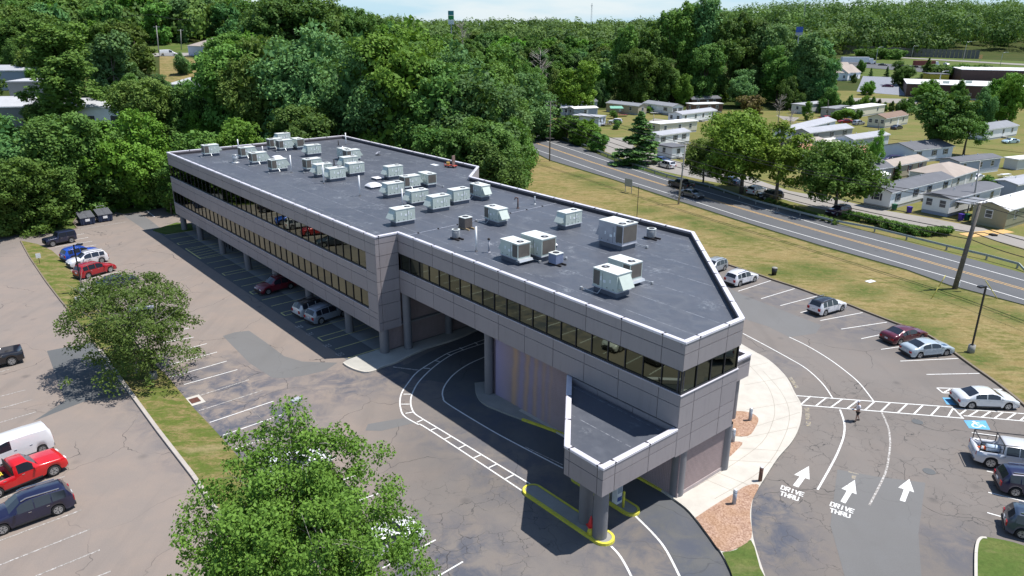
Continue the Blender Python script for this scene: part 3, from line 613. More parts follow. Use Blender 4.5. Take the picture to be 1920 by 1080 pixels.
def glassmat():
    k = NT('reflective_glass'); p = k.pos(); oi = k.n('ShaderNodeObjectInfo')
    c = k.mix(oi.outputs['Random'], (0.088, 0.106, 0.078), (0.135, 0.154, 0.112))
    wob = k.noise(p, .5, 2); b = k.bsdf(c, .025, metal=1.0, spec=.5, bump=wob, bstr=.02, bdist=.08); return k.mat
M_WIN = glassmat()
def brickmat(name, a_, b_, moire=False):
    k = NT(name); p = k.pos(True); br = k.n('ShaderNodeTexBrick'); mp = k.n('ShaderNodeMapping'); mp.inputs['Rotation'].default_value = (math.pi / 2, 0, 0); k.l(p, mp.inputs[0])
    sx = sep(k, p); cb = k.n('ShaderNodeCombineXYZ'); k.l(k.math('ADD', sx[0], sx[1]), cb.inputs[0]); k.l(sx[2], cb.inputs[1]); k.l(cb.outputs[0], br.inputs['Vector'])
    br.inputs['Scale'].default_value = 1.0; br.inputs['Brick Width'].default_value = .30; br.inputs['Row Height'].default_value = .10; br.inputs['Mortar Size'].default_value = .012
    br.inputs['Color1'].default_value = (*a_, 1); br.inputs['Color2'].default_value = (*b_, 1); br.inputs['Mortar'].default_value = (0.25, 0.22, 0.21, 1)
    rib = k.n('ShaderNodeTexWave', wave_type='BANDS', bands_direction='X'); rib.inputs['Scale'].default_value = 2.2; rib.inputs['Distortion'].default_value = .6; k.l(cb.outputs[0], rib.inputs['Vector'])
    c = k.mix(k.mapr(rib.outputs[1], .2, .9, 0, .35), br.outputs[0], tuple(x * .62 for x in a_))
    c = k.mix(k.mapr(k.noise(p, .6, 5, .65), .4, .7, 0, .35), c, tuple(x * 1.25 for x in b_))
    if moire:   # moire fringes of the fine brick, put into the colour as lilac and orange bands
        x_ = k.math('ADD', sx[0], k.math('MULTIPLY', k.noise(p, .7, 3), .5)); x_ = k.math('SUBTRACT', x_, k.math('MULTIPLY', sx[2], .03))
        f1 = k.mapr(x_, 73.0, 75.0, 1, 0); c = k.mix(k.math('MULTIPLY', f1, .75), c, (0.34, 0.31, 0.50))
        for cx, wd, am in ((75.3, .42, .75), (76.7, .30, .55), (77.75, .25, .45), (78.7, .2, .3), (79.5, .2, .22)):
            d = k.math('ABSOLUTE', k.math('SUBTRACT', x_, cx)); c = k.mix(k.mapr(d, wd * .2, wd, am, 0), c, (0.52, 0.33, 0.20))
        for cx, wd, am in ((76.1, .35, .5), (77.25, .3, .4), (78.25, .28, .3), (79.1, .2, .2)):
            d = k.math('ABSOLUTE', k.math('SUBTRACT', x_, cx)); c = k.mix(k.mapr(d, wd * .2, wd, am, 0), c, (0.27, 0.26, 0.44))
    k.bsdf(c, .75, spec=.3, bump=rib.outputs[1], bstr=.5, bdist=.04); return k.mat
M_BRICK = brickmat('ribbed_brick', (0.36, 0.27, 0.265), (0.31, 0.24, 0.24)); M_BRICKM = brickmat('ribbed_brick_banded', (0.38, 0.285, 0.30), (0.34, 0.265, 0.29), True)
def roofmat():
    k = NT('roof_membrane'); p = k.pos(True); s3 = sep(k, p)
    a = k.noise(p, .12, 5, .6); b = k.noise(p, .9, 6, .7); c = k.mix(k.mapr(a, .35, .65), (0.068, 0.076, 0.095), (0.084, 0.092, 0.112))
    c = k.mix(k.mapr(b, .48, .78, 0, .45), c, (0.115, 0.125, 0.148)); c = k.mix(k.mapr(k.noise(p, .3, 4, .7), .56, .75, 0, .4), c, (0.055, 0.060, 0.080))
    # lap seams every 2.9 m, chalky and broken
    m = k.math('ABSOLUTE', k.math('SUBTRACT', k.math('FRACT', k.math('DIVIDE', k.math('ADD', s3[1], 1.0), 2.9)), .5))
    sm = k.mapr(m, .484, .491, 0, 1); st = k.n('ShaderNodeMapping'); st.inputs['Scale'].default_value = (1.6, .4, 1); k.l(p, st.inputs[0]); g = k.mapr(k.noise(st.outputs[0], 1.3, 4, .7), .42, .6)
    c = k.mix(k.math('MULTIPLY', k.math('MULTIPLY', sm, g), .85), c, (0.25, 0.265, 0.29))
    m2 = k.mapr(m, .468, .476, 0, 1); c = k.mix(k.math('MULTIPLY', k.math('SUBTRACT', m2, sm), .4), c, (0.06, 0.065, 0.085))
    ch = k.math('MULTIPLY', k.mapr(k.noise(p, .35, 3), .57, .68), k.mapr(k.noise(p, 3.0, 4, .8), .48, .6)); c = k.mix(k.math('MULTIPLY', ch, .55), c, (0.28, 0.30, 0.32))
    pond = k.mapr(k.noise(p, .16, 3, .5, .8), .565, .60, 0, 1); rim = k.math('MULTIPLY', pond, k.mapr(k.noise(p, .16, 3, .5, .8), .60, .64, 1, 0)); c = k.mix(k.math('MULTIPLY', rim, .18), c, (0.17, 0.18, 0.19)); c = k.mix(k.math('MULTIPLY', pond, .14), c, (0.055, 0.060, 0.075))
    k.bsdf(c, k.mapr(b, .3, .7, .42, .62), spec=.5, bump=b, bstr=.12, bdist=.03); return k.mat
M_ROOF = roofmat()
office = thing('office_building', 'long two and three storey office building with mauve grey panels and dark flat roof', 'office building', tuple(OO), BROT)
HR, HRF, WV, L1, L2, V5, UC, VC, U7, U8, V9 = 11.66, 11.20, 2.415, 59.6, 91.86, 8.6, 76.7, 23.7, 42.7, 37.75, 28.85
def fr(p, q_):
    """frame of a wall from p to q (plan), outward normal on the right-hand side"""
    p, q_ = Vector((*p, 0)), Vector((*q_, 0)); t = (q_ - p).normalized(); return p, t, Vector((t.y, -t.x, 0)), (q_ - p).length
def panel(p, t, n, a, b, z0, z1, th=.09, mat=M_PANEL, name='facade_panel', g=.022, out=.0):
    mb = MB(); A = p + t * (a + g); B = p + t * (b - g); o = n * out; vs = []
    for z in (z0 + g, z1 - g):
        vs += [A + o + Vector((0, 0, z)), B + o + Vector((0, 0, z)), B + o - n * th + Vector((0, 0, z)), A + o - n * th + Vector((0, 0, z))]
    mb.add(vs, [(0, 1, 5, 4), (1, 2, 6, 5), (2, 3, 7, 6), (3, 0, 4, 7), (4, 5, 6, 7), (3, 2, 1, 0)])
    return mb.build(name, mat, office)
def backing(p, t, n, a, b, z0, z1, off=.085, name='inner_wall', mat=M_JBACK, th=.12):
    return panel(p, t, n, a, b, z0, z1, th, mat, name, 0, -off)
def facade(p, q_, joints, bands, wins, z_rows=None):
    P, t, n, L = fr(p, q_)
    for z0, z1, rows in bands:
        zs = [z0] + rows + [z1]
        for a, b in zip(joints, joints[1:]):
            for c, d in zip(zs, zs[1:]): panel(P, t, n, a, b, c, d)
        backing(P, t, n, 0.1, L - .1, z0 + .05, z1 - .02)
    for z0, z1, a, b, nn in wins:
        st = (b - a) / nn
        for i in range(nn):
            panel(P, t, n, a + st * i, a + st * (i + 1), z0 + .10, z1 - .02, .03, M_WIN, 'window_pane', .012, -.13)
        for i in range(nn + 1):
            x = a + st * i; mb = MB(); c = P + t * x - n * .115; mb.box((c.x, c.y, (z0 + z1) / 2 + .04), (.06, .11, z1 - z0 - .10), math.atan2(t.y, t.x)); mb.build('mullion', M_DARK, office)
        panel(P, t, n, a, b, z0, z0 + .12, .14, M_DARK, 'window_rail', 0, -.05); panel(P, t, n, a, b, z1 - .05, z1, .14, M_DARK, 'window_rail', 0, -.05)
        backing(P, t, n, a, b, z0, z1, .30)
        panel(P, t, n, a - .02, b + .02, z0 - .045, z0 + .012, .16, M_LEDGE, 'window_sill', 0, .035)
# long wing front
J1 = [0, 1.6] + [1.6 + 3.0 * (i + 1) for i in range(18)] + [57.8]
J1 = [0.0] + [57.8 - 2.96 * i for i in range(19, -1, -1)]; J1 = [0.0] + [j for j in J1 if j > 1.2] + [59.6]
facade((0, 0), (L1, 0), J1, [(9.9, 11.6, [10.93]), (6.0, 8.12, [7.35]), (2.45, 4.25, [3.65])], [(8.12, 9.9, .1, 57.8, 38), (4.25, 6.0, .1, 57.8, 38)])
P_, t_, n_, L_ = fr((0, 0), (L1, 0))
for z0, z1 in ((8.12, 9.9), (4.25, 6.0)): panel(P_, t_, n_, 57.8, 59.6, z0, z1)
backing(P_, t_, n_, 57.7, 59.5, 2.5, 11.5)
# return wall at the step
Pr, tr, nr, Lr = fr((L1, 0), (L1, WV))
zs = [2.45, 3.65, 5.0, 6.2, 7.35, 8.9, 10.05, 11.6][::1]
for a, b in ((0, .42), (.42, Lr)):
    for c, d in zip([2.45, 3.3, 5.05, 6.2, 7.35, 8.65, 9.8, 10.93], [3.3, 5.05, 6.2, 7.35, 8.65, 9.8, 10.93, 11.6]): panel(Pr, tr, nr, a, b, c, d)
backing(Pr, tr, nr, .1, Lr - .02, 2.5, 11.5)
# front wing
J2 = [x - L1 for x in (59.6, 62.25, 65.15, 68.15, 71.1, 74.15, 77.3, 80.45, 83.6, 86.8, 90.15, 91.86)]
facade((L1, WV), (L2, WV), J2, [(9.72, 11.6, [10.85]), (5.85, 8.12, [7.30])], [(8.12, 9.72, .25, L2 - L1 - .12, 21)])
P3_, t3_, n3_, L3_ = fr((L1, WV), (L2, WV))
# end of the front wing
Pe, te, ne, Le = fr((L2, WV), (L2, V5)); JE = [0, 1.45, 4.45, Le]
for z0, z1, rows in [(9.75, 11.6, [10.85]), (3.7, 8.05, [4.95, 5.75, 7.25])]:
    zz = [z0] + rows + [z1]
    for a, b in zip(JE, JE[1:]):
        for c, d in zip(zz, zz[1:]): panel(Pe, te, ne, a, b, c, d)
    backing(Pe, te, ne, .02, Le - .1, z0 + .05, z1 - .02)
st = (Le - .2) / 4
for i in range(4): panel(Pe, te, ne, .1 + st * i, .1 + st * (i + 1), 8.15, 9.73, .03, M_WIN, 'window_pane', .012, -.13)
for i in range(5):
    c = Pe + te * (.1 + st * i) - ne * .115; mb = MB(); mb.box((c.x, c.y, 8.9), (.11, .07, 1.6), 0); mb.build('mullion', M_DARK, office)
panel(Pe, te, ne, .1, Le - .1, 8.05, 8.17, .14, M_DARK, 'window_rail', 0, -.05); panel(Pe, te, ne, .1, Le - .1, 9.70, 9.75, .14, M_DARK, 'window_rail', 0, -.05)
backing(Pe, te, ne, .1, Le - .1, 8.05, 9.75, .30); panel(Pe, te, ne, 0, Le, 8.03, 8.09, .16, M_COPE, 'window_sill', 0, .04)
# underside of end block towards the drive-through (below the long front)
for a, b in ((82.0, 85.0), (85.0, 88.2), (88.2, 91.86)):
    panel(P3_, t3_, n3_, a - L1, b - L1, 3.7, 5.8)
backing(P3_, t3_, n3_, 82 - L1, L2 - L1 - .1, 3.75, 5.8)
# other sides, plainer
for (p, q_, z0) in [((L2, V5), (UC, VC), 3.7), ((UC, VC), (U7, VC), .1), ((U7, VC), (U8, V9), 5.5), ((U8, V9), (0, V9), .1), ((0, V9), (0, 0), 2.45)]:
    P, t, n, L = fr(p, q_); k_ = max(1, round(L / 9)); js = [L * i / k_ for i in range(k_ + 1)]
    for a, b in zip(js, js[1:]):
        panel(P, t, n, a, b, z0, 8.1, .09, M_PANEL, 'wall_panel'); panel(P, t, n, a, b, 9.8, 11.6, .09, M_PANEL, 'wall_panel')
        panel(P, t, n, a, b, 8.1, 9.8, .03, M_WIN, 'window_strip', .05, -.12)
    backing(P, t, n, .15, L - .15, z0 + .1, 11.5, .2)
# roof deck, soffit
outl = [(0, 0), (L1, 0), (L1, WV), (L2, WV), (L2, V5), (UC, VC), (U7, VC), (U8, V9), (0, V9)]
def inset(poly, d):
    n = len(poly); out = []
    for i in range(n):
        a, b, c = Vector(poly[i - 1]), Vector(poly[i]), Vector(poly[(i + 1) % n])
        e1 = (b - a).normalized(); e2 = (c - b).normalized(); n1 = Vector((-e1.y, e1.x)); n2 = Vector((-e2.y, e2.x)); m = (n1 + n2); m = m / max(m.length_squared, .05) * 2
        out.append(tuple(b + m * d))
    return out
mb = MB(); mb.prism(inset(outl, .20), HRF - .25, HRF); mb.build('roof', M_ROOF, office)
mb = MB(); mb.prism(inset([(0, 0), (L1, 0), (L1, V9), (0, V9)], .12), 2.5, 2.62); mb.prism(inset([(L1, WV), (82, WV), (82, VC), (L1, VC)], .13), 5.9, 6.0); mb.prism(inset([(82, WV), (L2, WV), (L2, V5), (82, 18)], .12), 3.75, 3.85); mb.build('soffit', M_SOFF, office)
# coping with open joints, and inner parapet faces
def coping(p, q_, joints, wide=.30, z=HR, inner=True, zf=HRF, d0=0, d1=0):
    P, t, n, L = fr(p, q_)
    for i, (a, b) in enumerate(zip(joints, joints[1:])):
        a_ = a + (d0 if i == 0 else .025); b_ = b - (d1 if i == len(joints) - 2 else .025)
        mb = MB(); A = P + t * a_; B = P + t * b_
        prof = [(.035, -.10), (.035, .045), (-.02, .075), (-wide, .035), (-wide, -.06 if not inner else -(z - zf) + .03), (-wide + .06, -(z - zf) + .03 if inner else -.06), (-wide + .06, -.03), (-.0, -.03)]
        if not inner: prof = prof[:5]
        vs = [A + n * x + Vector((0, 0, z + h)) for x, h in prof] + [B + n * x + Vector((0, 0, z + h)) for x, h in prof]; k_ = len(prof)
        mb.add(vs, [(j, j + k_, (j + 1) % k_ + k_, (j + 1) % k_) for j in range(k_)] + [tuple(range(k_)), tuple(range(2 * k_ - 1, k_ - 1, -1))]); mb.m = [0] * len(mb.f)
        if inner: mb.m[3] = 1; mb.m[4] = 1; mb.m[5] = 1
        mb.build('coping', [M_COPE, M_PANEL], office)
        if i > 0 or d0 > 0:
            c = P + t * a + n * (.035 - wide) / 2; mb = MB(); mb.box((c.x, c.y, z + .012), (.13, wide + .06, .10), math.atan2(t.y, t.x)); mb.build('coping_dark_joint', M_JBACK, office)  # added dark box stands in for the dark open notch at each joint
def js(L, s): k_ = max(1, round(L / s)); return [L * i / k_ for i in range(k_ + 1)]
coping((0, 0), (L1, 0), J1, d1=.0); coping((L1, 0), (L1, WV), [0, .42, Lr + .0], d1=-.25); coping((L1, WV), (L2, WV), J2, d0=.02, d1=0); coping((L2, WV), (L2, V5), JE)
for p, q_ in [((L2, V5), (UC, VC)), ((UC, VC), (U7, VC)), ((U7, VC), (U8, V9)), ((U8, V9), (0, V9)), ((0, V9), (0, 0))]: coping(p, q_, js((Vector(q_) - Vector(p)).length, 3.05))
# sloped greenhouse glazing in the notch at the back
mb = MB(); g0, g1 = Vector((U7 + 5.4, VC, HR - .5)), Vector((U8, V9, 8.2)); 
mb.add([(U7, VC + .1, HR - .3), (U7 + 6.5, VC + .1, HR - .3), (U8 + .1, V9, 9.0)], [(0, 1, 2)]); mb.build('sloped_glazing', flat('pale_glazing', (0.55, 0.60, 0.62), .15), office)
for f in (0, .33, .66, 1):
    mb = MB(); mb.bar((U7 + 6.5 * f, VC + .12, HR - .26), (U8 + .1, V9, 9.05), .12, .1); mb.build('glazing_bar', M_COPE, office)
# columns
def column(u, v, h, r=.42, par=None, z0=0):
    mb = smoothed(MB()); mb.cyl((u, v, z0), r, h - z0, 20, cap=False); return mb.build('column', M_COL, par or office)
for u in (1.1, 8.3, 17.1, 26.0, 34.75, 43.5, 52.4): column(u, .62, 2.52)
column(59.25, .62, 2.52, .45); column(59.9, 2.85, 5.9, .40); column(59.3, 8.1, 5.9, .38); column(59.3, 14, 5.9, .38); column(72.1, 3.05, 5.9, .36)
column(91.25, 3.75, 3.8, .48); column(91.45, 8.7, 3.8, .40)
# walls below
def brick(p, q_, z0, z1, mat=M_BRICK, th=.3):
    P, t, n, L = fr(p, q_); return backing(P, t, n, 0, L, z0, z1, 0, 'brick_wall', mat, th)
brick((72.35, 3.35), (91.6, 3.35), .1, 5.87, M_BRICKM); brick((72.35, 20), (72.35, 3.35), .1, 5.87); brick((91.6, 3.36), (91.6, 8.9), .1, 3.72, M_BRICK)
brick((91.3, 8.9), (82.0, 17.8), .1, 3.72); brick((59.0, .95), (59.0, 24), .1, 5.87, M_BRICK); brick((0.4, 7.6), (1.0, 7.6), 0, 2.45)
P, t, n, L = fr((91.6, 3.36), (91.6, 8.9)); backing(P, t, n, 0, L, .10, .42, -.04, 'wall_base', flat('wall_base_stone', (0.42, 0.36, 0.35), .8), .1)
M_RENDER = flat('garage_render', (0.22, 0.20, 0.215), .8)
P, t, n, L = fr((2.8, 5.0), (59.0, 8.2)); P, t, n, L = fr((2.2, 4.6), (7.4, 4.6)); backing(P, t, n, 0, L, .0, 2.48, 0, 'garage_wall', M_RENDER, .2)
P, t, n, L = fr((13.5, 7.8), (58.9, 7.8)); backing(P, t, n, 0, L, .0, 2.48, 0, 'garage_wall', M_RENDER, .2)
P, t, n, L = fr((7.4, 7.8), (13.5, 7.8)); backing(P, t, n, 0, L, .0, 2.48, 0, 'entrance_glazing', M_WIN, .05)
for i in range(7): mb = MB(); mb.box((7.4 + i * 1.0, 7.72, 1.24), (.08, .08, 2.46)); mb.build('mullion', M_DARK, office)
# corner canopy over the drive-through
canopy = [(82.0, WV), (88.72, -4.38), (L2, -4.38), (L2, WV)]
for p, q_, jj in [((82.0, WV), (88.72, -4.38), 3), ((88.72, -4.38), (L2, -4.38), None), ((L2, -4.38), (L2, WV), None)]:
    P, t, n, L = fr(p, q_); J = js(L, L / jj) if jj else ([0, .42, L - .42, L] if L < 4 else [0, 1.05, 4.1, L])
    for a, b in zip(J, J[1:]): panel(P, t, n, a, b, 3.80, 4.95); panel(P, t, n, a, b, 4.95, 5.72)
    backing(P, t, n, .05, L - .05, 3.85, 5.65)
    coping(p, q_, J, .34, 5.74, True, 5.45)
mb = MB(); mb.prism(inset(canopy, .22), 5.2, 5.45); mb.build('canopy_roof', M_ROOF, office)
mb = MB(); mb.prism(inset(canopy, .12), 3.88, 3.98); mb.build('canopy_soffit', M_SOFF, office)
column(89.45, -3.05, 3.9, .44, z0=.12); column(91.0, -3.4, 3.9, .46, z0=.12)
# entrance canopy on the chamfer side
c2 = [(88.4, 12.05), (88.4, 16.0), (84.4, 16.05)]
for p, q_ in [((88.4, 12.05), (88.4, 16.0)), ((88.4, 16.0), (84.45, 16.0))]:
    P, t, n, L = fr(p, q_)
    for a, b in ((0, L / 2), (L / 2, L)): panel(P, t, n, a, b, 3.85, 5.0); panel(P, t, n, a, b, 5.0, 5.7)
    backing(P, t, n, .03, L - .03, 3.9, 5.65); coping(p, q_, [0, L], .30, 5.72, True, 5.45)
mb = MB(); mb.prism(c2, 5.2, 5.45); mb.build('canopy_roof', M_ROOF, office); column(87.7, 15.3, 3.9, .38)

# ------------------------------------------------------------------ things on the roof (top-level, standing on it)
def rp(px, py): v = G(px, py, HRF); return v
M_RTU = flat('unit_pale_green_metal', (0.50, 0.56, 0.51), .45, var=.05); M_RTUT = flat('unit_top_metal', (0.66, 0.69, 0.66), .4, var=.05)
M_CURB = flat('curb_membrane', (0.12, 0.135, 0.165), .6); M_COIL = flat('coil_fins', (0.13, 0.115, 0.10), .6); M_FAN = flat('fan_black', (0.03, 0.03, 0.035), .5)
M_GALV = flat('galvanised', (0.52, 0.54, 0.55), .35, metal=.4); M_PVC = flat('white_pvc', (0.80, 0.80, 0.80), .4); M_BLKP = flat('black_pipe', (0.035, 0.03, 0.03), .5); M_BRNP = flat('brown_pipe', (0.09, 0.05, 0.045), .6)
M_UNITG = flat('unit_grey_metal', (0.36, 0.37, 0.41), .45); M_RAIL = flat('curb_rail', (0.42, 0.44, 0.50), .4, metal=.2); M_PLATE = flat('label_plate', (0.75, 0.78, 0.80), .5)
def rtu_proto(L=2.15, W=1.25, H=1.15, fans=1, pale=True, flare=False):
    """roof unit: long axis x; fan end at +x with coil, outside-air hood at -x"""
    body, top = (M_RTU, M_RTUT) if pale else (M_UNITG, M_RTUT)
    parts = []; z0 = .38
    m = MB(); m.box((0, 0, .19), (L - .12, W - .12, .38)); parts.append(('curb', m.mesh('curb', M_CURB)))
    m = MB(); m.box((0, 0, .41), (L + .10, W + .10, .06)); parts.append(('base_rail', m.mesh('base_rail', M_RAIL)))
    if flare: m = MB(); m.box((L / 2 + .1, 0, .35), (.5, W + .1, .16), tx=.6); parts.append(('drain_skirt', m.mesh('drain_skirt', M_GALV)))
    m = MB(); m.box((0, 0, z0 + .06 + H / 2), (L, W, H)); parts.append(('cabinet', m.mesh('cabinet', body)))
    m = MB(); m.box((0, 0, z0 + .06 + H + .03), (L + .05, W + .05, .06)); parts.append(('cabinet_top', m.mesh('cabinet_top', top)))
    for i in range(fans):
        x = L / 2 - .5 if fans == 1 else L / 2 - .45; y = 0 if fans == 1 else (-.45 + .9 * i)
        m = smoothed(MB()); m.cyl((x, y, z0 + H + .09), .33, .045, 20, .31); parts.append(('fan_grille', m.mesh('fan_grille', M_FAN)))
        m = MB(); m.cyl((x, y, z0 + H + .135), .09, .02, 10); parts.append(('fan_hub', m.mesh('fan_hub', M_UNITG)))
    m = MB(); m.box((L / 2 + .006, 0, z0 + .1 + H * .5), (.02, W - .16, H * .82)); m.box((L / 2 - .36, W / 2 + .006, z0 + .1 + H * .5), (.62, .02, H * .82)); m.box((L / 2 - .36, -W / 2 - .006, z0 + .1 + H * .5), (.62, .02, H * .82)) if fans > 1 or not pale or flare else None; parts.append(('coil_guard', m.mesh('coil_guard', M_COIL)))
    m = MB(); h0, h1 = z0 + .22, z0 + H - .05; x = -L / 2 - .005
    m.add([(x, -W * .40, h1), (x, W * .40, h1), (x - .5, W * .40, h0 + .12), (x - .5, -W * .40, h0 + .12), (x, -W * .40, h0 + .12), (x, W * .40, h0 + .12)], [(0, 1, 2, 3), (0, 3, 4), (1, 5, 2), (3, 2, 5, 4)]); parts.append(('air_hood', m.mesh('air_hood', body)))
    m = MB()
    for s in (-1, 1):
        y = s * (W / 2 + .006)
        for x, z, a, b in ((-L * .22, .75, .10, .26), (L * .02, .62, .26, .20), (L * .16, .78, .12, .34), (L * .30, .6, .08, .3)): m.box((x, y, z0 + z), (a, .012, b))
    parts.append(('service_plate', m.mesh('service_plate', M_PLATE)))
    m = MB()
    for s in (-1, 1):
        for x in (-L * .36, -L * .1, L * .28): m.box((x, s * (W / 2 + .008), z0 + .20), (.10, .012, .05))
        m.box((L * .10, s * (W / 2 + .004), z0 + .62), (.015, .012, H * .92))
    parts.append(('vent_slot', m.mesh('vent_slot', M_FAN)))
    m = MB(); m.bar((L * .1, W / 2 + .05, .46), (L * .1, W / 2 + .45, .12), .04, .04); m.bar((L * .1, W / 2 + .45, .12), (L / 2 + .7, W / 2 + .45, .12), .045, .045); m.box((L / 2 + .7, W / 2 + .45, .12), (.16, .2, .16)); parts.append(('gas_pipe', m.mesh('gas_pipe', M_GALV)))
    return parts
PROT = {'n': rtu_proto(), 'f': rtu_proto(2.25, 1.35, 1.25, flare=True), 'l': rtu_proto(2.5, 1.7, 1.55, 2, False), 'm': rtu_proto(2.35, 1.5, 1.3)}
def rtu(px, py, facing, label, kind='n', s=1.0):
    """facing = direction of the fan end in the office frame: 'v+','v-','u+','u-'"""
    a = {'v+': math.pi / 2, 'v-': -math.pi / 2, 'u+': 0, 'u-': math.pi}[facing]; p = rp(px, py)
    t = thing('rooftop_unit', label, 'air conditioner', p, BROT + a + random.uniform(-.02, .02), 'air conditioning units on the office roof', scale=(s, s, s))
    for nm, me in PROT[kind]: put(nm, me, t)
for a in [
    (395.8, 292, 'v-', 'lone pale green roof unit nearest the back left corner of the office roof'),
    (464, 296.5, 'v-', 'pale green roof unit beside the squat galvanised stack'),
    (485, 307.5, 'v-', 'pale green roof unit behind the small domed skylight and white pipe, second from the stack'),
    (521.7, 321, 'v-', 'pale green roof unit directly in front of the small square domed skylight'),
    (534, 282, 'v-', 'pale green roof unit in front of the tight cluster near the back edge'),
    (516.5, 279.5, 'v-', 'pale roof unit at the left rear of the tight back edge cluster'),
    (531, 268.5, 'v+', 'pale roof unit closest to the back parapet, hidden behind the cluster'),
    (559, 279, 'u+', 'pale roof unit with coil toward the viewer at the right end of the back cluster'),
    (587, 292, 'v+', 'small looking pale roof unit alone, just right of the back edge cluster'),
    (586, 320, 'v-', 'leftmost pale roof unit of the middle group, dark coil at its left'),
    (606, 330.5, 'v+', 'pale roof unit behind a thin white pipe in the middle group'),
    (630, 338.5, 'v+', 'front unit of the middle group, right of the white pipe'),
    (660, 302, 'v-', 'pale roof unit with coil and open hood at the rear right of the middle group'),
    (647, 299.5, 'u+', 'pale roof unit half hidden beside the white pipe at the rear of the middle group'),
    (666, 328.5, 'v+', 'pale roof unit at the right front of the middle group'),
    (655, 316, 'v+', 'pale roof unit squeezed behind the right front unit of the middle group'),
    (738, 334.5, 'v+', 'pale roof unit standing behind the two low skylights'),
    (769, 354.5, 'v-', 'pale roof unit with brown coil between two others, right of the white dome skylight'),
    (801.5, 349, 'u+', 'pale roof unit with big square coil facing the camera, alone near the roof centre'),
    (738, 368.5, 'v+', 'pale roof unit just right of the white domed skylight'),
    (782.5, 383.5, 'v+', 'pale roof unit behind the tall white pipe, left of the wide one'),
    (822, 394.5, 'v+', 'wide pale roof unit in the middle of the row of three near the roof centre'),
    (860, 381, 'v+', 'pale roof unit at the right of the row of three near the roof centre'),
    (755, 419.5, 'v+', 'pale roof unit closest to the step in the front parapet'),
    (900, 372, 'u-', 'pale roof unit with white sloped hood toward camera, right of the row of three'),
    (930, 418.5, 'u-', 'pale roof unit with white hood standing alone right of the brown condenser'),
    (1067, 426, 'v+', 'pale roof unit alone near the far right parapet')]: rtu(*a)
rtu(966, 488, 'u+', 'pale roof unit with dark grille and flared skirt left of the larger one', 'f')
rtu(1009, 482, 'u+', 'larger pale roof unit in front of the big white dome', 'm', 1.08)
rtu(1157, 461, 'u+', 'large grey roof unit with two fans and big dark coils', 'l', 1.12)
rtu(1170, 527, 'u+', 'pale roof unit behind another, nearest the front right corner of the roof', 'f')
rtu(1146, 548, 'u-', 'frontmost roof unit with large white hood beside the front right corner', 'm')
def condenser(px, py, label, r, h, col, rails=None, square=True):
    p = rp(px, py); t = thing('condenser', label, 'condenser', p, BROT + .05, 'small condensers on the office roof'); z = .14
    m = smoothed(MB()) if not square else MB()
    if square: m.box((0, 0, z + h / 2), (r * 2, r * 2, h))
    else: m.cyl((0, 0, z), r, h, 20)
    m.build('casing', col, t)
    m = MB()
    for i in range(8):
        zz = z + .1 + i * (h - .2) / 7
        if square: m.box((0, 0, zz), (r * 2 + .02, r * 2 + .02, .03))
        else: m.cyl((0, 0, zz), r + .012, .025, 20)
    m.build('louvre', M_GALV if not square else col, t)
    m = MB(); m.box((0, 0, z + h + .03), (r * 2 + .06, r * 2 + .06, .06)) if square else m.cyl((0, 0, z + h), r + .02, .06, 20); m.build('lid', M_RTUT, t)
    m = MB(); m.cyl((0, 0, z + h + .061), r * .68, .02, 16); m.build('fan_grille', M_FAN, t)
    rl = rails or M_BLKP
    for s in (-1, 1): m = MB(); m.box((0.15, s * r * .7, .07), (r * 3.4, .12, .14)); m.build('support_rail', rl, t)
condenser(873, 428, 'brown square condenser on timber rails beside the white pipe', .46, .95, flat('brown_condenser', (0.13, 0.11, 0.10), .5), flat('timber', (0.36, 0.27, 0.16), .8))
condenser(855, 448, 'small grey round condenser close to the front parapet', .36, .72, flat('dark_coil', (0.20, 0.21, 0.23), .5), None, False)
condenser(1042, 495, 'small blue grey condenser right of the larger paired unit', .42, .78, flat('blue_grey_coil', (0.22, 0.26, 0.38), .5))
condenser(1220.5, 447, 'round grey condenser on long black rails near the right parapet', .42, .75, flat('dark_coil', (0.20, 0.21, 0.23), .5), None, False)
M_DOME = flat('acrylic_dome', (0.80, 0.79, 0.80), .25, var=.03)
def skylight(px, py, label, a, b, h, kind='dome'):
    p = rp(px, py); t = thing('skylight', label, 'skylight', p, BROT, 'skylights on the office roof')
    m = MB(); m.box((0, 0, .12), (a, b, .24)); m.build('kerb_frame', M_CURB, t); m = smoothed(MB()); n = 8
    for i in range(n + 1):
        for j in range(n + 1):
            x, y = -1 + 2 * i / n, -1 + 2 * j / n; z = h * ((1 - x ** 4) * (1 - y ** 4)) ** .7 if kind == 'dome' else h * min(1, 3 * (1 - max(abs(x), abs(y))))
            m.v.append((x * (a / 2 + .05), y * (b / 2 + .05), .245 + z))
    for i in range(n):
        for j in range(n): q_ = i * (n + 1) + j; m.f.append((q_, q_ + n + 1, q_ + n + 2, q_ + 1)); m.m.append(0)
    m.build('dome', M_DOME, t)
skylight(701, 352, 'white domed skylight left of a pale roof unit', 1.5, 1.5, .38); skylight(708, 336.5, 'flat low skylight behind the white domed one', 1.3, 1.0, .08, 'flat')
skylight(520, 297.5, 'small square skylight with flared white top near the stack', 1.1, 1.1, .22); skylight(1010, 463, 'big white dome rising behind the larger paired roof unit', 2.4, 2.2, .75)
p = rp(441.7, 305); t = thing('vent_stack', 'squat galvanised vent stack with wide flange on the roof', 'vent', p); m = smoothed(MB()); m.cyl((0, 0, 0), .62, .12, 20, .40); m.cyl((0, 0, .12), .33, .95, 20, m=0); m.build('stack_body', M_GALV, t)
m = smoothed(MB()); m.cyl((0, 0, 1.07), .38, .05, 20); m.build('stack_cap', M_GALV, t)
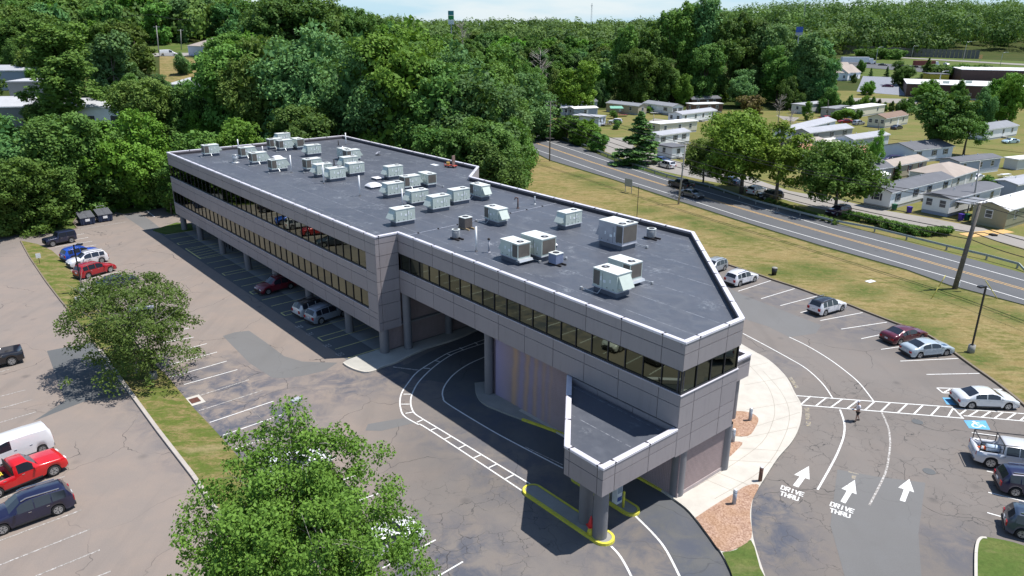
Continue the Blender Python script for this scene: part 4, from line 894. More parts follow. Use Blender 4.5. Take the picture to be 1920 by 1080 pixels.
for px, py, ty, lab in [(447.5, 280.5, 261, 'thin white vent pipe left of the back unit pair'), (493, 288, 274, 'short white vent pipe behind the second unit'), (546.7, 324, 291, 'tall white pipe right of the unit by the small skylight'),
                        (607.5, 344, 307, 'tall white pipe in front of the middle group'), (675, 367.5, 329, 'tall white pipe standing alone before the middle group'), (755, 388, 354, 'white pipe behind the unit by the parapet step'),
                        (644, 300, 274, 'white pipe at the rear of the middle group'), (649, 271.5, 249, 'white pipe at the back corner of the roof'), (893, 471, 425, 'tall white pipe near the front parapet by the condensers')]:
    b = rp(px, py); h = HTZ(b, px - 3, ty); t = thing('white_vent_pipe', lab, 'pipe', b, group='white vent pipes on the office roof'); m = smoothed(MB()); m.cyl((0, 0, 0), .085, h, 10); m.build('pipe', M_PVC, t); m = MB(); m.cyl((0, 0, 0), .16, .06, 12, .1); m.build('boot', M_BLKP, t)
for px, py, h, lab, mt, kind in [(634.7, 272.5, .75, 'short black vent pipe near the back of the roof', M_BLKP, 0), (626.7, 310, .8, 'black vent pipe beside the middle group', M_BLKP, 0), (971, 390.5, 1.0, 'brown gooseneck vent pipe near the roof centre', M_BRNP, 1),
                                 (1002.5, 383, .85, 'grey vent pipe near the far parapet', M_GALV, 0), (916.7, 473.5, 1.1, 'blue grey vent pipe with dark ball cap', M_UNITG, 2)]:
    t = thing('vent_pipe', lab, 'pipe', rp(px, py)); m = smoothed(MB()); m.cyl((0, 0, 0), .075, h, 10); m.cyl((0, 0, 0), .2, .08, 12, .12); m.build('pipe', mt, t)
    if kind == 1: m = smoothed(MB()); m.tube([(0, 0, h), (-.05, 0, h + .12), (-.2, 0, h + .16), (-.33, 0, h + .08), (-.34, 0, h - .08)], .075, 8); m.build('gooseneck', mt, t)
    elif kind == 2: m = smoothed(MB()); m.cyl((0, 0, h), .05, .06, 10, .14); m.cyl((0, 0, h + .06), .14, .1, 10, .1); m.cyl((0, 0, h + .16), .1, .05, 10, .02); m.build('cap', M_BLKP, t)
    else: m = MB(); m.cyl((0, 0, h), .1, .05, 10, .06); m.build('cap', mt, t)
t = thing('satellite_dish', 'small dark satellite dish lying low on the roof', 'satellite dish', rp(709, 291), .6); m = smoothed(MB()); n = 12
m.v.append((0, 0, .28)); 
for i in range(n): a = 2 * math.pi * i / n; m.v.append((.38 * math.cos(a), .38 * math.sin(a) * .9, .42 + .2 * math.cos(a)))
m.f = [(0, i + 1, (i + 1) % n + 1) for i in range(n)]; m.m = [0] * n; m.build('dish', M_UNITG, t); m = MB(); m.bar((0, 0, 0), (0, 0, .3), .06, .06); m.bar((0, 0, .28), (.3, 0, .75), .03, .03); m.box((0, 0, .03), (.6, .5, .06)); m.build('mast', M_BLKP, t)
t = thing('roof_cart', 'red roofing cart with yellow bucket and brown upright board', 'cart', rp(845, 313.5), BROT + .4)
m = MB(); m.box((0, 0, .25), (1.7, .8, .08)); m.bar((-.8, -.35, .25), (-.8, -.35, .6), .06, .06); m.build('deck', flat('red_cart', (0.42, 0.07, 0.05), .6), t); m = MB(); m.box((.45, 0, .95), (.12, .7, 1.35)); m.build('upright_board', flat('brown_board', (0.20, 0.13, 0.11), .8), t)
m = MB(); m.cyl((-.4, 0, .29), .2, .38, 12, .24); m.build('bucket', flat('yellow_bucket', (0.62, 0.42, 0.10), .5), t)
for sx in (-.6, .6): 
    for sy in (-.38, .38): m = MB(); m.tube([(sx, sy - .04, .12), (sx, sy + .04, .12)], .12, 10); m.build('wheel', M_BLKP, t)
t = put('walkway_pad', None, None, rp(815, 309.5), BROT, 'pale walkway pad lying flat near the far parapet', 'roof pad'); m = MB(); m.box((0, 0, .03), (1.3, .7, .05)); m.build('pad', M_PLATE, t)
t = thing('lightning_conductor', 'long chalky conductor strip crossing the roof at the step', 'roof conductor', tuple(UVW(0, 0, HRF))); m = MB()
a0, a1 = rp(745, 446), rp(1045, 381); d0 = UVW(0, 0, HRF)
m.bar(a0 - d0 + Vector((0, 0, .025)), a1 - d0 + Vector((0, 0, .025)), .06, .03); m.build('strip', M_RAIL, t)
for i in range(1, 9): m = MB(); q_ = a0.lerp(a1, i / 9) - d0; m.box((q_.x, q_.y, .05), (.2, .14, .08)); m.build('support_block', M_BLKP, t)
# ------------------------------------------------------------------ vehicles (x forward, wheels on z = 0)
def paintmat():
    k = NT('car_paint'); oi = k.n('ShaderNodeObjectInfo'); p = k.pos(True)
    dirt = k.mapr(k.noise(p, 1.5, 4), .35, .75, 0, .035); c = k.mix(dirt, oi.outputs['Color'], (0.25, 0.23, 0.21))
    k.bsdf(c, .28, metal=.15, spec=.5, coat=.8); return k.mat
M_CAR = paintmat(); M_CGLASS = flat('car_glass', (0.018, 0.022, 0.032), .06, spec=.8, var=0); M_TYRE = flat('tyre', (0.022, 0.022, 0.023), .8); M_RIM = flat('rim', (0.48, 0.49, 0.50), .3, metal=.6)
M_RIMD = flat('rim_spoke_gap', (0.05, 0.05, 0.055), .5); M_TRIM = flat('black_trim', (0.025, 0.025, 0.028), .6); M_HEADL = flat('headlamp', (0.70, 0.72, 0.75), .12); M_TAIL = flat('tail_lamp', (0.35, 0.012, 0.015), .2); M_PLT = flat('number_plate_blank', (0.55, 0.58, 0.62), .5)
M_CHROME = flat('chrome', (0.62, 0.63, 0.65), .15, metal=.9)
SPEC = {
 'sedan': dict(L=4.85, W=1.85, wb=2.78, R=.335, gc=.20, prof=[(-.5, .62, .66), (-.49, .80, .86), (-.47, .88, 1.00), (-.40, .92, 1.05), (-.345, .93, 1.07), (-.19, .95, 1.40), (-.08, .95, 1.455), (.02, .94, 1.445), (.10, .93, 1.37), (.245, .93, 1.02), (.36, .86, .95), (.45, .76, .82), (.485, .66, .70), (.5, .52, .54)],
               rw=(-.345, -.19), ws=(.10, .245), sw=[(-.25, -.07), (-.055, .155)], rack=False),
 'suv': dict(L=4.65, W=1.87, wb=2.70, R=.365, gc=.24, prof=[(-.5, .70, .76), (-.492, .88, .98), (-.48, 1.02, 1.12), (-.42, 1.05, 1.55), (-.39, 1.05, 1.62), (-.20, 1.04, 1.69), (-.02, 1.02, 1.69), (.07, 1.01, 1.60), (.215, 1.0, 1.14), (.34, .95, 1.05), (.44, .86, .93), (.482, .74, .79), (.5, .56, .58)],
             rw=(-.48, -.42), ws=(.07, .215), sw=[(-.40, -.27), (-.255, -.075), (-.06, .13)], rack=True),
 'bigsuv': dict(L=4.98, W=1.97, wb=2.84, R=.38, gc=.24, prof=[(-.5, .72, .80), (-.493, .92, 1.0), (-.475, 1.06, 1.16), (-.43, 1.10, 1.55), (-.40, 1.10, 1.66), (-.18, 1.08, 1.74), (-.0, 1.06, 1.74), (.075, 1.05, 1.66), (.205, 1.04, 1.20), (.35, 1.0, 1.10), (.45, .90, .98), (.484, .78, .84), (.5, .58, .6)],
             rw=(-.475, -.42), ws=(.075, .205), sw=[(-.41, -.26), (-.245, -.07), (-.055, .12)], rack=True),
 'pickup': dict(L=5.45, W=2.03, wb=3.3, R=.42, gc=.34, prof=[(-.5, 1.20, 1.22), (-.49, 1.20, 1.22), (-.095, 1.21, 1.23), (-.093, 1.21, 1.80), (-.06, 1.21, 1.87), (.03, 1.20, 1.89), (.075, 1.19, 1.85), (.18, 1.18, 1.30), (.32, 1.16, 1.24), (.46, 1.10, 1.17), (.49, .92, .96), (.5, .66, .68)],
             rw=None, ws=(.075, .18), sw=[(-.055, .115)], rack=False, bed=(-.49, -.095)),
 'crewcab': dict(L=5.85, W=2.05, wb=3.7, R=.43, gc=.36, prof=[(-.5, 1.22, 1.24), (-.49, 1.22, 1.24), (-.205, 1.23, 1.25), (-.203, 1.23, 1.85), (-.17, 1.23, 1.91), (.05, 1.22, 1.93), (.09, 1.21, 1.88), (.19, 1.20, 1.33), (.33, 1.18, 1.26), (.46, 1.12, 1.19), (.49, .94, .98), (.5, .68, .7)],
             rw=None, ws=(.09, .19), sw=[(-.19, -.055), (-.045, .13)], rack=False, bed=(-.49, -.205)),
 'van': dict(L=4.85, W=1.90, wb=3.1, R=.33, gc=.20, prof=[(-.5, .62, .70), (-.497, 1.0, 1.10), (-.485, 1.08, 1.60), (-.46, 1.1, 1.80), (-.2, 1.12, 1.87), (.08, 1.10, 1.86), (.16, 1.08, 1.78), (.33, 1.02, 1.14), (.42, .90, .98), (.48, .76, .82), (.5, .54, .56)],
             rw=(-.497, -.46), ws=(.16, .33), sw=[(.04, .225)], rack=False),
 'jeep': dict(L=4.1, W=1.78, wb=2.42, R=.40, gc=.38, prof=[(-.49, 1.1, 1.14), (-.485, 1.12, 1.72), (-.45, 1.12, 1.80), (.02, 1.12, 1.80), (.055, 1.12, 1.74), (.11, 1.12, 1.20), (.12, 1.10, 1.16), (.44, 1.04, 1.09), (.47, .98, 1.02), (.475, .60, .62)],
             rw=(-.489, -.45), ws=(.055, .11), sw=[(-.44, -.20), (-.18, .065)], rack=False),
}
def car_proto(kind):
    S = SPEC[kind]; L, W, wb, R, gc, prof = S['L'], S['W'], S['wb'], S['R'], S['gc'], S['prof']; xw = (-wb / 2 + (-.01 * L), wb / 2 + (.02 * L if kind != 'jeep' else 0)); Ra = R + .065
    xs = set(p[0] * L for p in prof)
    for c in xw:
        for a in np.linspace(-1, 1, 9): xs.add(c + a * Ra)
    for a, b in S['sw']: xs.add(a * L); xs.add(b * L)
    xs = sorted(xs); xs = [x for i, x in enumerate(xs) if i == 0 or x - xs[i - 1] > .008]
    bed = S.get('bed')
    def st(x):
        f = x / L; zb = lerpt(f, [(p[0], p[1]) for p in prof]); zt = lerpt(f, [(p[0], p[2]) for p in prof])
        e = abs(f) / .5; wd = W / 2 * (1 - .13 * max(0, (e - .80) / .20) ** 2) ; 
        if kind in ('pickup', 'crewcab', 'jeep', 'van') and f < 0: wd = W / 2 * (1 - .03 * max(0, (e - .8) / .2) ** 2)
        zl = gc + .12 * max(0, (e - .93) / .07); arch = 0
        for c in xw:
            dx = abs(x - c)
            if dx < Ra: arch = max(arch, R + math.sqrt(max(Ra * Ra - dx * dx, 0)))
        zs = max(zl, arch); h = zt - zb; tum = .30 if kind not in ('jeep', 'van') else .10
        wr = wd - .05 - tum * max(h - .12, 0); zm = max(.52 * (zb - gc) + gc, zs + .02); zm = min(zm, zb - .01); 
        if bed and bed[0] < f < bed[1] + 1e-6:
            return [(0, zl), (wd - .22, zl if not arch else zs - .02), (wd - .03, min(zs + .0, zm)), (wd, zm), (wd - .01, zb), (wd - .10, zb), (wd - .11, .80), (0, .80)]
        return [(0, zl + .02), (wd - .22, zl if not arch else zs - .02), (wd - .035, zs), (wd, zm), (wd - .015, zb), (wr, max(zb + .01, zt - .085 * min(1, h / .2))), (wr - .13, max(zb + .015, zt - .015)), (0, zt + (.02 if h > .3 else .03))]
    rings = [st(x) for x in xs]; n = 8
    groups = {}
    def grp(nm):
        if nm not in groups: groups[nm] = {}
        return groups[nm]
    V = []; F = {'body': [], 'windscreen': [], 'rear_window': [], 'roof_panel': [], 'wheel_well': []}
    for i, sw in enumerate(S['sw']):
        F['side_window_%d_1' % i] = []; F['side_window_%d_-1' % i] = []
    for i, x in enumerate(xs):
        for j, (y, z) in enumerate(rings[i]): V.append((x, y, z))
        for j, (y, z) in enumerate(rings[i]): V.append((x, -y, z))
    for i in range(len(xs) - 1):
        f0, f1 = xs[i] / L, xs[i + 1] / L; fm = (f0 + f1) / 2; h = min(rings[i][7][1] - rings[i][4][1], rings[i + 1][7][1] - rings[i + 1][4][1]); hm = max(rings[i][7][1] - rings[i][4][1], rings[i + 1][7][1] - rings[i + 1][4][1])
        for s in (1, -1):
            for j in range(7):
                o = 0 if s == 1 else 8; a, b, c, d = i * 16 + o + j, i * 16 + o + j + 1, (i + 1) * 16 + o + j + 1, (i + 1) * 16 + o + j
                f = (a, d, c, b) if s == 1 else (a, b, c, d); key = 'body'
                if j == 4 and hm > .22:
                    for q, (w0, w1) in enumerate(S['sw']):
                        if w0 - 1e-4 <= f0 and f1 <= w1 + 1e-4: key = 'side_window_%d_%d' % (q, s)
                if j in (5, 6):
                    if S['ws'][0] - 1e-4 <= f0 and f1 <= S['ws'][1] + 1e-4 and j == 6: key = 'windscreen'
                    elif S['rw'] and S['rw'][0] - 1e-4 <= f0 and f1 <= S['rw'][1] + 1e-4 and j == 6: key = 'rear_window'
                    elif (S['rw'][1] if S['rw'] else (bed[1] if bed else -.5)) <= fm <= S['ws'][0]: key = 'roof_panel'
                if j in (0, 1): key = 'wheel_well'
                F[key].append(f)
    for i in (0, len(xs) - 1):
        o = i * 16; F['body'].append(tuple([o + j for j in range(8)] + [o + 8 + j for j in range(6, -1, -1)]))
    parts = []
    for nm, fs in F.items():
        if not fs: continue
        used = sorted(set(v for f in fs for v in f)); mp = {v: q for q, v in enumerate(used)}; mb = MB(); mb.v = [V[u] for u in used]; mb.f = [tuple(mp[v] for v in f) for f in fs]; mb.m = [0] * len(fs); mb.smooth = True
        mt = M_CAR if nm in ('body', 'roof_panel') else (M_TRIM if nm == 'wheel_well' else M_CGLASS); nn = 'side_window' if nm.startswith('side') else nm
        parts.append((nn, mb.mesh(nn, mt), None, None))
    fx, rx = xs[-1], xs[0]; wl = W / 2 * .87
    zh, zt_ = lerpt(.47, [(p[0], p[1]) for p in prof]), lerpt(-.485, [(p[0], p[1]) for p in prof])
    m = MB(); m.box((0, 0, 0), (.30, .40, .15)); hl = m.mesh('headlight', M_HEADL)
    for s in (-1, 1): parts.append(('headlight', hl, (fx - .175, s * (wl - .22), zh - .10), None))
    m = MB(); m.box((0, 0, 0), (.16, .30 if kind not in ('pickup', 'crewcab', 'jeep', 'van') else .14, .18 if kind in ('sedan',) else .30)); tl = m.mesh('tail_light', M_TAIL)
    for s in (-1, 1): parts.append(('tail_light', tl, (rx + .075, s * (wl - (.13 if kind not in ('pickup', 'crewcab', 'jeep', 'van') else -.0)), zt_ - .16), None))
    m = MB(); m.box((0, 0, 0), (.04, .33, .15)); parts.append(('number_plate', m.mesh('number_plate', M_PLT), (rx - .01, 0, .62 if kind == 'sedan' else .80), None))
    m = MB(); m.box((0, 0, 0), (.12, W * .55, .16)); parts.append(('grille', m.mesh('grille', M_TRIM), (fx - .035, 0, .55), None))
    m = MB(); m.box((0, 0, 0), (.14, W * .86, .18)); bm = m.mesh('bumper', M_CHROME if kind in ('pickup', 'crewcab') else M_TRIM)
    parts.append(('bumper', bm, (rx + .03, 0, gc + .15), None)); parts.append(('bumper', bm, (fx - .05, 0, gc + .10), None))
    m = MB(); m.box((0, 0, 0), (.12, .20, .14), tx=.8); mi = m.mesh('mirror', M_CAR)
    for s in (-1, 1): parts.append(('mirror', mi, (S['ws'][1] * L - .28, s * (W / 2 + .07), zb_at(prof, .16) + .06), None))
    if S['rack']:
        zt = prof[6][2]
        for s in (-1, 1):
            m = MB(); m.bar((-.36 * L, s * (W / 2 - .31), prof[4][2] + .05), (-.0 * L, s * (W / 2 - .30), zt + .07), .05, .05); m.bar((-.0 * L, s * (W / 2 - .30), zt + .07), (.06 * L, s * (W / 2 - .29), zt - .02), .05, .05); parts.append(('roof_rail', m.mesh('roof_rail', M_CHROME), None, None))
    for s in (-1, 1):
        for f in (.0, -.2):
            m = MB(); m.box((f * L - .02, s * (W / 2 - .004), zb_at(prof, 0) - .12), (.17, .03, .035)); parts.append(('door_handle', m.mesh('door_handle', M_CHROME), None, None))
        m = MB(); m.box((-.02 * L, s * (W / 2 - .02), gc + .07), (wb - 2 * Ra, .05, .09)); parts.append(('side_sill', m.mesh('side_sill', M_TRIM), None, None))
    # wheels: tyre with a rim child
    m = smoothed(MB()); wv = .23; n = 22
    prof_ = [(R * .66, -wv / 2 + .01), (R * .93, -wv / 2), (R, -wv / 2 + .04), (R, wv / 2 - .04), (R * .93, wv / 2), (R * .66, wv / 2 - .01)]
    for r, y in prof_: m.v += [(r * math.cos(2 * math.pi * i / n), y, r * math.sin(2 * math.pi * i / n)) for i in range(n)]
    for a in range(5): m.f += [(a * n + i, a * n + (i + 1) % n, (a + 1) * n + (i + 1) % n, (a + 1) * n + i) for i in range(n)]
    m.m = [0] * len(m.f); ty = m.mesh('tyre', M_TYRE)
    m = MB(); rr = R * .67
    for sgn in (1, -1):
        y = sgn * (wv / 2 - .05); o = len(m.v); m.v += [(rr * math.cos(2 * math.pi * i / n), y, rr * math.sin(2 * math.pi * i / n)) for i in range(n)]; m.f.append(tuple(o + i for i in range(n))); m.m.append(1)
        for q in range(5):
            a = 2 * math.pi * q / 5
            for d in (-.16, .16):
                c, s2 = math.cos(a + d * .55), math.sin(a + d * .55); c2, s3 = math.cos(a + d * 1.6), math.sin(a + d * 1.6)
                m.bar((.05 * c, y + sgn * .03, .05 * s2), (rr * .97 * c2, y + sgn * .03, rr * .97 * s3), .03, R * .16)
        o = len(m.v)
        for r_ in (rr, rr * .88): m.v += [(r_ * math.cos(2 * math.pi * i / n), y + sgn * .045, r_ * math.sin(2 * math.pi * i / n)) for i in range(n)]
        m.f += [(o + i, o + (i + 1) % n, o + n + (i + 1) % n, o + n + i) for i in range(n)]; m.m += [0] * n
    rim = m.mesh('rim', [M_RIM, M_RIMD])
    return dict(parts=parts, tyre=ty, rim=rim, wheels=[(x, s * (W / 2 - .13), R) for x in xw for s in (1, -1)], S=S, bed=bed)
def zb_at(prof, f): return lerpt(f, [(p[0], p[1]) for p in prof])
PR = {k: car_proto(k) for k in SPEC}
def car(kind, F_, R_, color, label, cat='car', group=None, roofcol=None, side='near', ground=None, lenf=1.0, simple=False, name=None):
    """F_, R_: picture points where the near-side front and rear wheels touch the ground"""
    P = PR[kind]; S = P['S']; g_ = ground or (lambda *a: G(*a)); f, r = g_(*F_), g_(*R_); mid = (f + r) / 2; d = (f - r); d.z = 0; d.normalize(); nrm = Vector((-d.y, d.x, 0))
    if nrm.dot(Vector((mid.x, mid.y, 0))) < 0: nrm = -nrm
    c = mid + nrm * (S['W'] / 2 - .12); yaw = math.atan2(d.y, d.x); pitch = -math.atan2(f.z - r.z, (f - r).length) if abs(f.z - r.z) > .05 else 0
    t = thing(name or {'sedan': 'parked_car', 'suv': 'parked_suv', 'bigsuv': 'parked_suv', 'pickup': 'pickup_truck', 'crewcab': 'pickup_truck', 'van': 'cargo_van', 'jeep': 'parked_jeep'}[kind].replace('jeep', 'off_roader'), label, cat, (c.x, c.y, c.z), yaw, group, scale=(lenf,) * 3)
    for nm, me, loc, _ in P['parts']:
        if simple and nm in ('door_handle', 'number_plate', 'roof_rail', 'side_sill', 'grille', 'bumper'): continue
        o = put(nm, me, t, loc=loc, color=roofcol if (roofcol and nm in ('roof_panel',)) else color)
    for x, y, z in P['wheels']:
        w_ = put('wheel', P['tyre'], t, loc=(x, y, z)); put('rim', P['rim'], w_)
    return t
WHT, BLK, NAVY, RED, SILV = (0.78, 0.78, 0.80), (0.012, 0.012, 0.016), (0.012, 0.015, 0.045), (0.62, 0.008, 0.012), (0.40, 0.43, 0.46)
car('bigsuv', (13, 1000), (107, 966), (0.010, 0.012, 0.045), 'dark navy three row SUV parked beside the red pickup', 'SUV')
rp_ = car('pickup', (93, 896), (5, 932), RED, 'bright red pickup truck parked between white van and navy SUV', 'pickup truck')
car('van', (-18, 884), (83, 848), (0.82, 0.82, 0.84), 'white small cargo van parked behind the red pickup', 'van')
car('crewcab', (-50, 702), (3, 690), BLK, 'black pickup whose tail shows at the left edge of the lot', 'pickup truck')
jp = car('jeep', (99.5, 462.5), (134.5, 455.5), (0.012, 0.016, 0.045), 'dark blue off-roader with spare wheel under the tree near the dumpsters', 'off-road car')
car('suv', (182, 480), (134.4, 491), (0.012, 0.085, 0.50), 'bright blue SUV parked by the grass strip behind the white one', 'SUV')
car('suv', (147.8, 502.5), (192, 493), WHT, 'white crossover parked between the blue and red ones', 'SUV')
car('suv', (209, 510), (164, 522.8), (0.38, 0.012, 0.02), 'red crossover parked by the grass strip, nose under tree leaves', 'SUV')
car('sedan', (247, 534), (203, 546), (0.03, 0.045, 0.07), 'dark car mostly hidden behind the strip tree crown', 'car')
car('suv', (595, 884), (535, 905), WHT, 'white SUV seen through the top of the foreground tree', 'SUV')
car('suv', (632, 952), (580, 975), (0.03, 0.035, 0.045), 'dark SUV with bright rail seen through the foreground tree', 'SUV')
car('sedan', (765, 1026), (700, 1058), WHT, 'white sedan with its nose showing right of the foreground tree', 'car')
car('suv', (500, 553.5), (549, 541), (0.16, 0.008, 0.02), 'maroon SUV facing out of the covered bays', 'SUV')
car('suv', (621, 583), (576, 596), (0.60, 0.60, 0.62), 'white SUV under the office beside the silver one', 'SUV', roofcol=(.02, .02, .02))
car('suv', (648, 592), (597, 609.6), (0.26, 0.29, 0.34), 'silver grey SUV parked in the covered bays next to a column', 'SUV')
car('suv', (1328, 518), (1365, 505), (0.36, 0.39, 0.42), 'silver compact SUV partly hidden behind the roof chamfer', 'SUV', lenf=.95)
car('suv', (1415, 528.5), (1384, 538), WHT, 'white luxury SUV beside the silver compact one', 'SUV')
car('suv', (1577.5, 583.5), (1545, 593), WHT, 'white SUV with black roof alone in the kerbside row', 'SUV', roofcol=(.015, .015, .02))
car('sedan', (1727, 638), (1684, 647), (0.11, 0.012, 0.025), 'maroon sedan parked behind the silver blue one', 'car')
car('sedan', (1773, 667), (1721.7, 672), (0.42, 0.49, 0.54), 'silver blue sedan parked by the lamp post kerb', 'car')
car('sedan', (1887, 768.5), (1819, 766.5), (0.68, 0.70, 0.72), 'pearl white old sedan in the accessible bay by the crosswalk', 'car')
gm = car('crewcab', (1958, 893), (1867, 879), (0.62, 0.63, 0.66), 'white pickup with black ladder rack and cone in its bed', 'pickup truck')
car('suv', (1990, 945), (1903, 931), (0.010, 0.014, 0.06), 'dark blue SUV parked beside the white pickup', 'SUV')
car('suv', (2005, 1033), (1926, 1013), (0.03, 0.05, 0.09), 'dark SUV corner at the right edge of the lot', 'SUV')
car('crewcab', (1249, 347.5), (1290, 359), BLK, 'black pickup driving on the road past the first trees', 'pickup truck', lenf=.97)
car('sedan', (1301, 373), (1279.7, 367.5), (0.17, 0.165, 0.165), 'grey sedan driving beside the utility pole', 'car')
PK = 'vehicles in the home park'
for a in [('suv', (1233, 312), (1255, 317.5), WHT, 'white SUV parked by the guardrail near the conical evergreen'), ('sedan', (1222, 303), (1245, 308), (0.05, 0.10, 0.25), 'blue car behind the white SUV by the guardrail'),
          ('sedan', (1352, 341), (1376, 348), (0.06, 0.11, 0.20), 'old blue car under the big maple by the guardrail'), ('sedan', (1310, 326), (1331, 332), (0.5, .52, .55), 'silver car in shade left of the big maple'),
          ('suv', (1436, 361.5), (1414, 367.5), WHT, 'white hatchback parked behind the big maple trunk'), ('suv', (1432, 375), (1462, 374), (0.03, 0.035, 0.045), 'dark SUV beside the second maple trunk'),
          ('suv', (1569, 406), (1589, 402.5), (0.05, 0.02, 0.045), 'dark plum SUV under the dense tree by the guardrail'), ('suv', (1543, 227.5), (1555, 226.5), (0.45, .01, .01), 'red hatchback on the far park lane'),
          ('sedan', (1580, 231.5), (1593, 231.5), (0.30, .012, .02), 'dark red car left of the silver crossover on the park lane'), ('suv', (1618.5, 234.5), (1608, 235.5), (0.45, .48, .52), 'silver crossover on the far park lane'),
          ('sedan', (1692, 242), (1679, 244), (0.025, .03, .04), 'dark car beside the brown roofed home'), ('suv', (1877, 362), (1898, 361.5), (0.02, .015, .02), 'nearest dark SUV of the pair by the round hedge'),
          ('suv', (1894, 350), (1915, 350), (0.03, .015, .018), 'farther dark SUV of the pair by the round hedge'), ('sedan', (1828, 342), (1843, 338), WHT, 'white car between the yellow shrub and round hedge'),
          ('sedan', (1890, 270), (1908, 269), (0.45, .6, .68), 'light blue car on the far driveway'), ('suv', (1663, 305), (1682, 305), (0.03, .02, .09), 'navy van beside the pale blue gable wall'),
          ('suv', (1146, 232), (1160, 232.5), WHT, 'white car by the deck of the small blue home'), ('suv', (1258, 234), (1271, 234.5), (.6, .65, .7), 'white SUV by the long white home end wall')]:
    car(*a[:5], 'car', PK, simple=True)
# load and rack of the white pickup, spare wheel of the off-roader, straw in the red one
def local_part(par, name, mb, mat): return mb.build(name, mat, par)
m = MB()
for s in (-1, 1):
    for x in (-2.75, -1.3): m.bar((x, s * .93, 1.24), (x, s * .93, 1.95), .05, .05)
    m.bar((-2.75, s * .93, 1.95), (-1.3, s * .93, 1.95), .05, .05)
for x in (-2.75, -1.3): m.bar((x, -.93, 1.95), (x, .93, 1.95), .05, .05)
m.bar((-1.3, -.93, 1.95), (.9, -.93, 2.05), .05, .05); m.bar((-1.3, .93, 1.95), (.9, .93, 2.05), .05, .05); m.bar((-2.75, .93, 1.6), (-1.3, .93, 1.6), .03, .03); m.bar((-2.75, -.93, 1.6), (-1.3, -.93, 1.6), .03, .03)
m.build('ladder_rack', M_TRIM, gm); m = MB()
m.box((-2.07, 0, .815), (1.6, 1.7, .02)); m.build('bed_liner', M_TRIM, gm)
M_CONE = flat('cone_orange', (0.75, 0.12, 0.03), .6)
mw = gm.matrix_basis if False else Matrix.LocRotScale(gm.location, gm.rotation_euler, gm.scale)
t = thing('traffic_cone', 'orange cone lying in the bed of the white pickup', 'traffic cone', mw @ Vector((-2.3, .15, .98)), gm.rotation_euler.z); m = smoothed(MB()); m.tube([(-.35, 0, 0), (.35, 0, 0)], [.04, .16], 14); m.build('cone_body', M_CONE, t); m = MB(); m.box((.37, 0, 0), (.04, .36, .36)); m.build('base', M_CONE, t); m = smoothed(MB()); m.tube([(-.1, 0, 0), (.08, 0, 0)], [.098, .128], 14); m.build('white_band', M_PVC, t)
t = thing('plastic_barrel', 'pale blue barrel lying in the bed of the white pickup', 'barrel', mw @ Vector((-1.65, .1, 1.08)), gm.rotation_euler.z); m = smoothed(MB()); m.tube([(-.42, 0, 0), (-.38, 0, 0), (.38, 0, 0), (.42, 0, 0)], [.2, .27, .27, .2], 16); m.build('barrel_body', flat('barrel_blue', (0.45, 0.55, 0.65), .5), t)
m = smoothed(MB()); m.tube([(-2.0, 0, 1.0), (-2.22, 0, 1.0)], [.36, .36], 18); m.build('spare_wheel', M_TYRE, jp)
m = MB(); m.box((-1.6, 0, .815), (2.0, 1.75, .02)); m.build('bed_liner', M_TRIM, rp_)
m = MB(); m.box((-.56, 0, 1.5), (.05, 1.75, .6)); m.build('headache_rack', M_TRIM, rp_)
mw = Matrix.LocRotScale(rp_.location, rp_.rotation_euler, rp_.scale)
t = thing('yellow_hose_coil', 'yellow hose coil lying in the bed of the red pickup', 'hose', mw @ Vector((-1.2, .2, .9)), rp_.rotation_euler.z); m = smoothed(MB())
pts = [(.34 * math.cos(a) * (1 - .012 * i), .30 * math.sin(a), .04 + .01 * i) for i, a in enumerate(np.linspace(0, 18, 60))]; m.tube(pts, .035, 5); m.build('hose', flat('yellow_hose', (0.70, 0.60, 0.06), .5), t)
# ------------------------------------------------------------------ vegetation
def ordw(n): return ['first', 'second', 'third', 'fourth', 'fifth', 'sixth', 'seventh', 'eighth', 'ninth', 'tenth'][n - 1] if n <= 10 else '%d%s' % (n, {1: 'st', 2: 'nd', 3: 'rd'}.get(n % 10 if n % 100 not in (11, 12, 13) else 0, 'th'))
def leafmat(name, trans=.26):
    k = NT(name); oi = k.n('ShaderNodeObjectInfo'); at = k.n('ShaderNodeAttribute', attribute_name='tint')
    c = oi.outputs['Color']; c = k.mix(k.mapr(at.outputs['Fac'], 0, 1, 0, 1), k.mix(.5, c, (0, 0, 0)), k.mix(.38, c, (0.26, 0.36, 0.07)))
    hs = k.n('ShaderNodeHueSaturation'); k.l(c, hs.inputs['Color']); k.l(k.mapr(oi.outputs['Random'], 0, 1, .488, .512), hs.inputs['Hue']); k.l(k.mapr(oi.outputs['Random'], 0, 1, .85, 1.15), hs.inputs['Value'])
    b = k.n('ShaderNodeBsdfPrincipled'); k.l(hs.outputs[0], b.inputs['Base Color']); b.inputs['Roughness'].default_value = .62; b.inputs['Specular IOR Level'].default_value = .18
    t = k.n('ShaderNodeBsdfTranslucent'); k.l(k.mix(.5, hs.outputs[0], (0.16, 0.26, 0.02)), t.inputs[0]); mx = k.n('ShaderNodeMixShader'); mx.inputs[0].default_value = trans
    k.l(b.outputs[0], mx.inputs[1]); k.l(t.outputs[0], mx.inputs[2]); k.l(mx.outputs[0], k.out.inputs[0]); return k.mat
M_LEAF = leafmat('leaves')
def barkmat():
    k = NT('bark'); p = k.pos(True); mp = k.n('ShaderNodeMapping'); mp.inputs['Scale'].default_value = (6, 6, 1); k.l(p, mp.inputs[0]); f = k.noise(mp.outputs[0], 1.5, 6, .7)
    k.bsdf(k.mix(k.mapr(f, .3, .7), (0.05, 0.04, 0.03), (0.20, 0.17, 0.14)), .9, bump=f, bstr=.6, bdist=.05); return k.mat
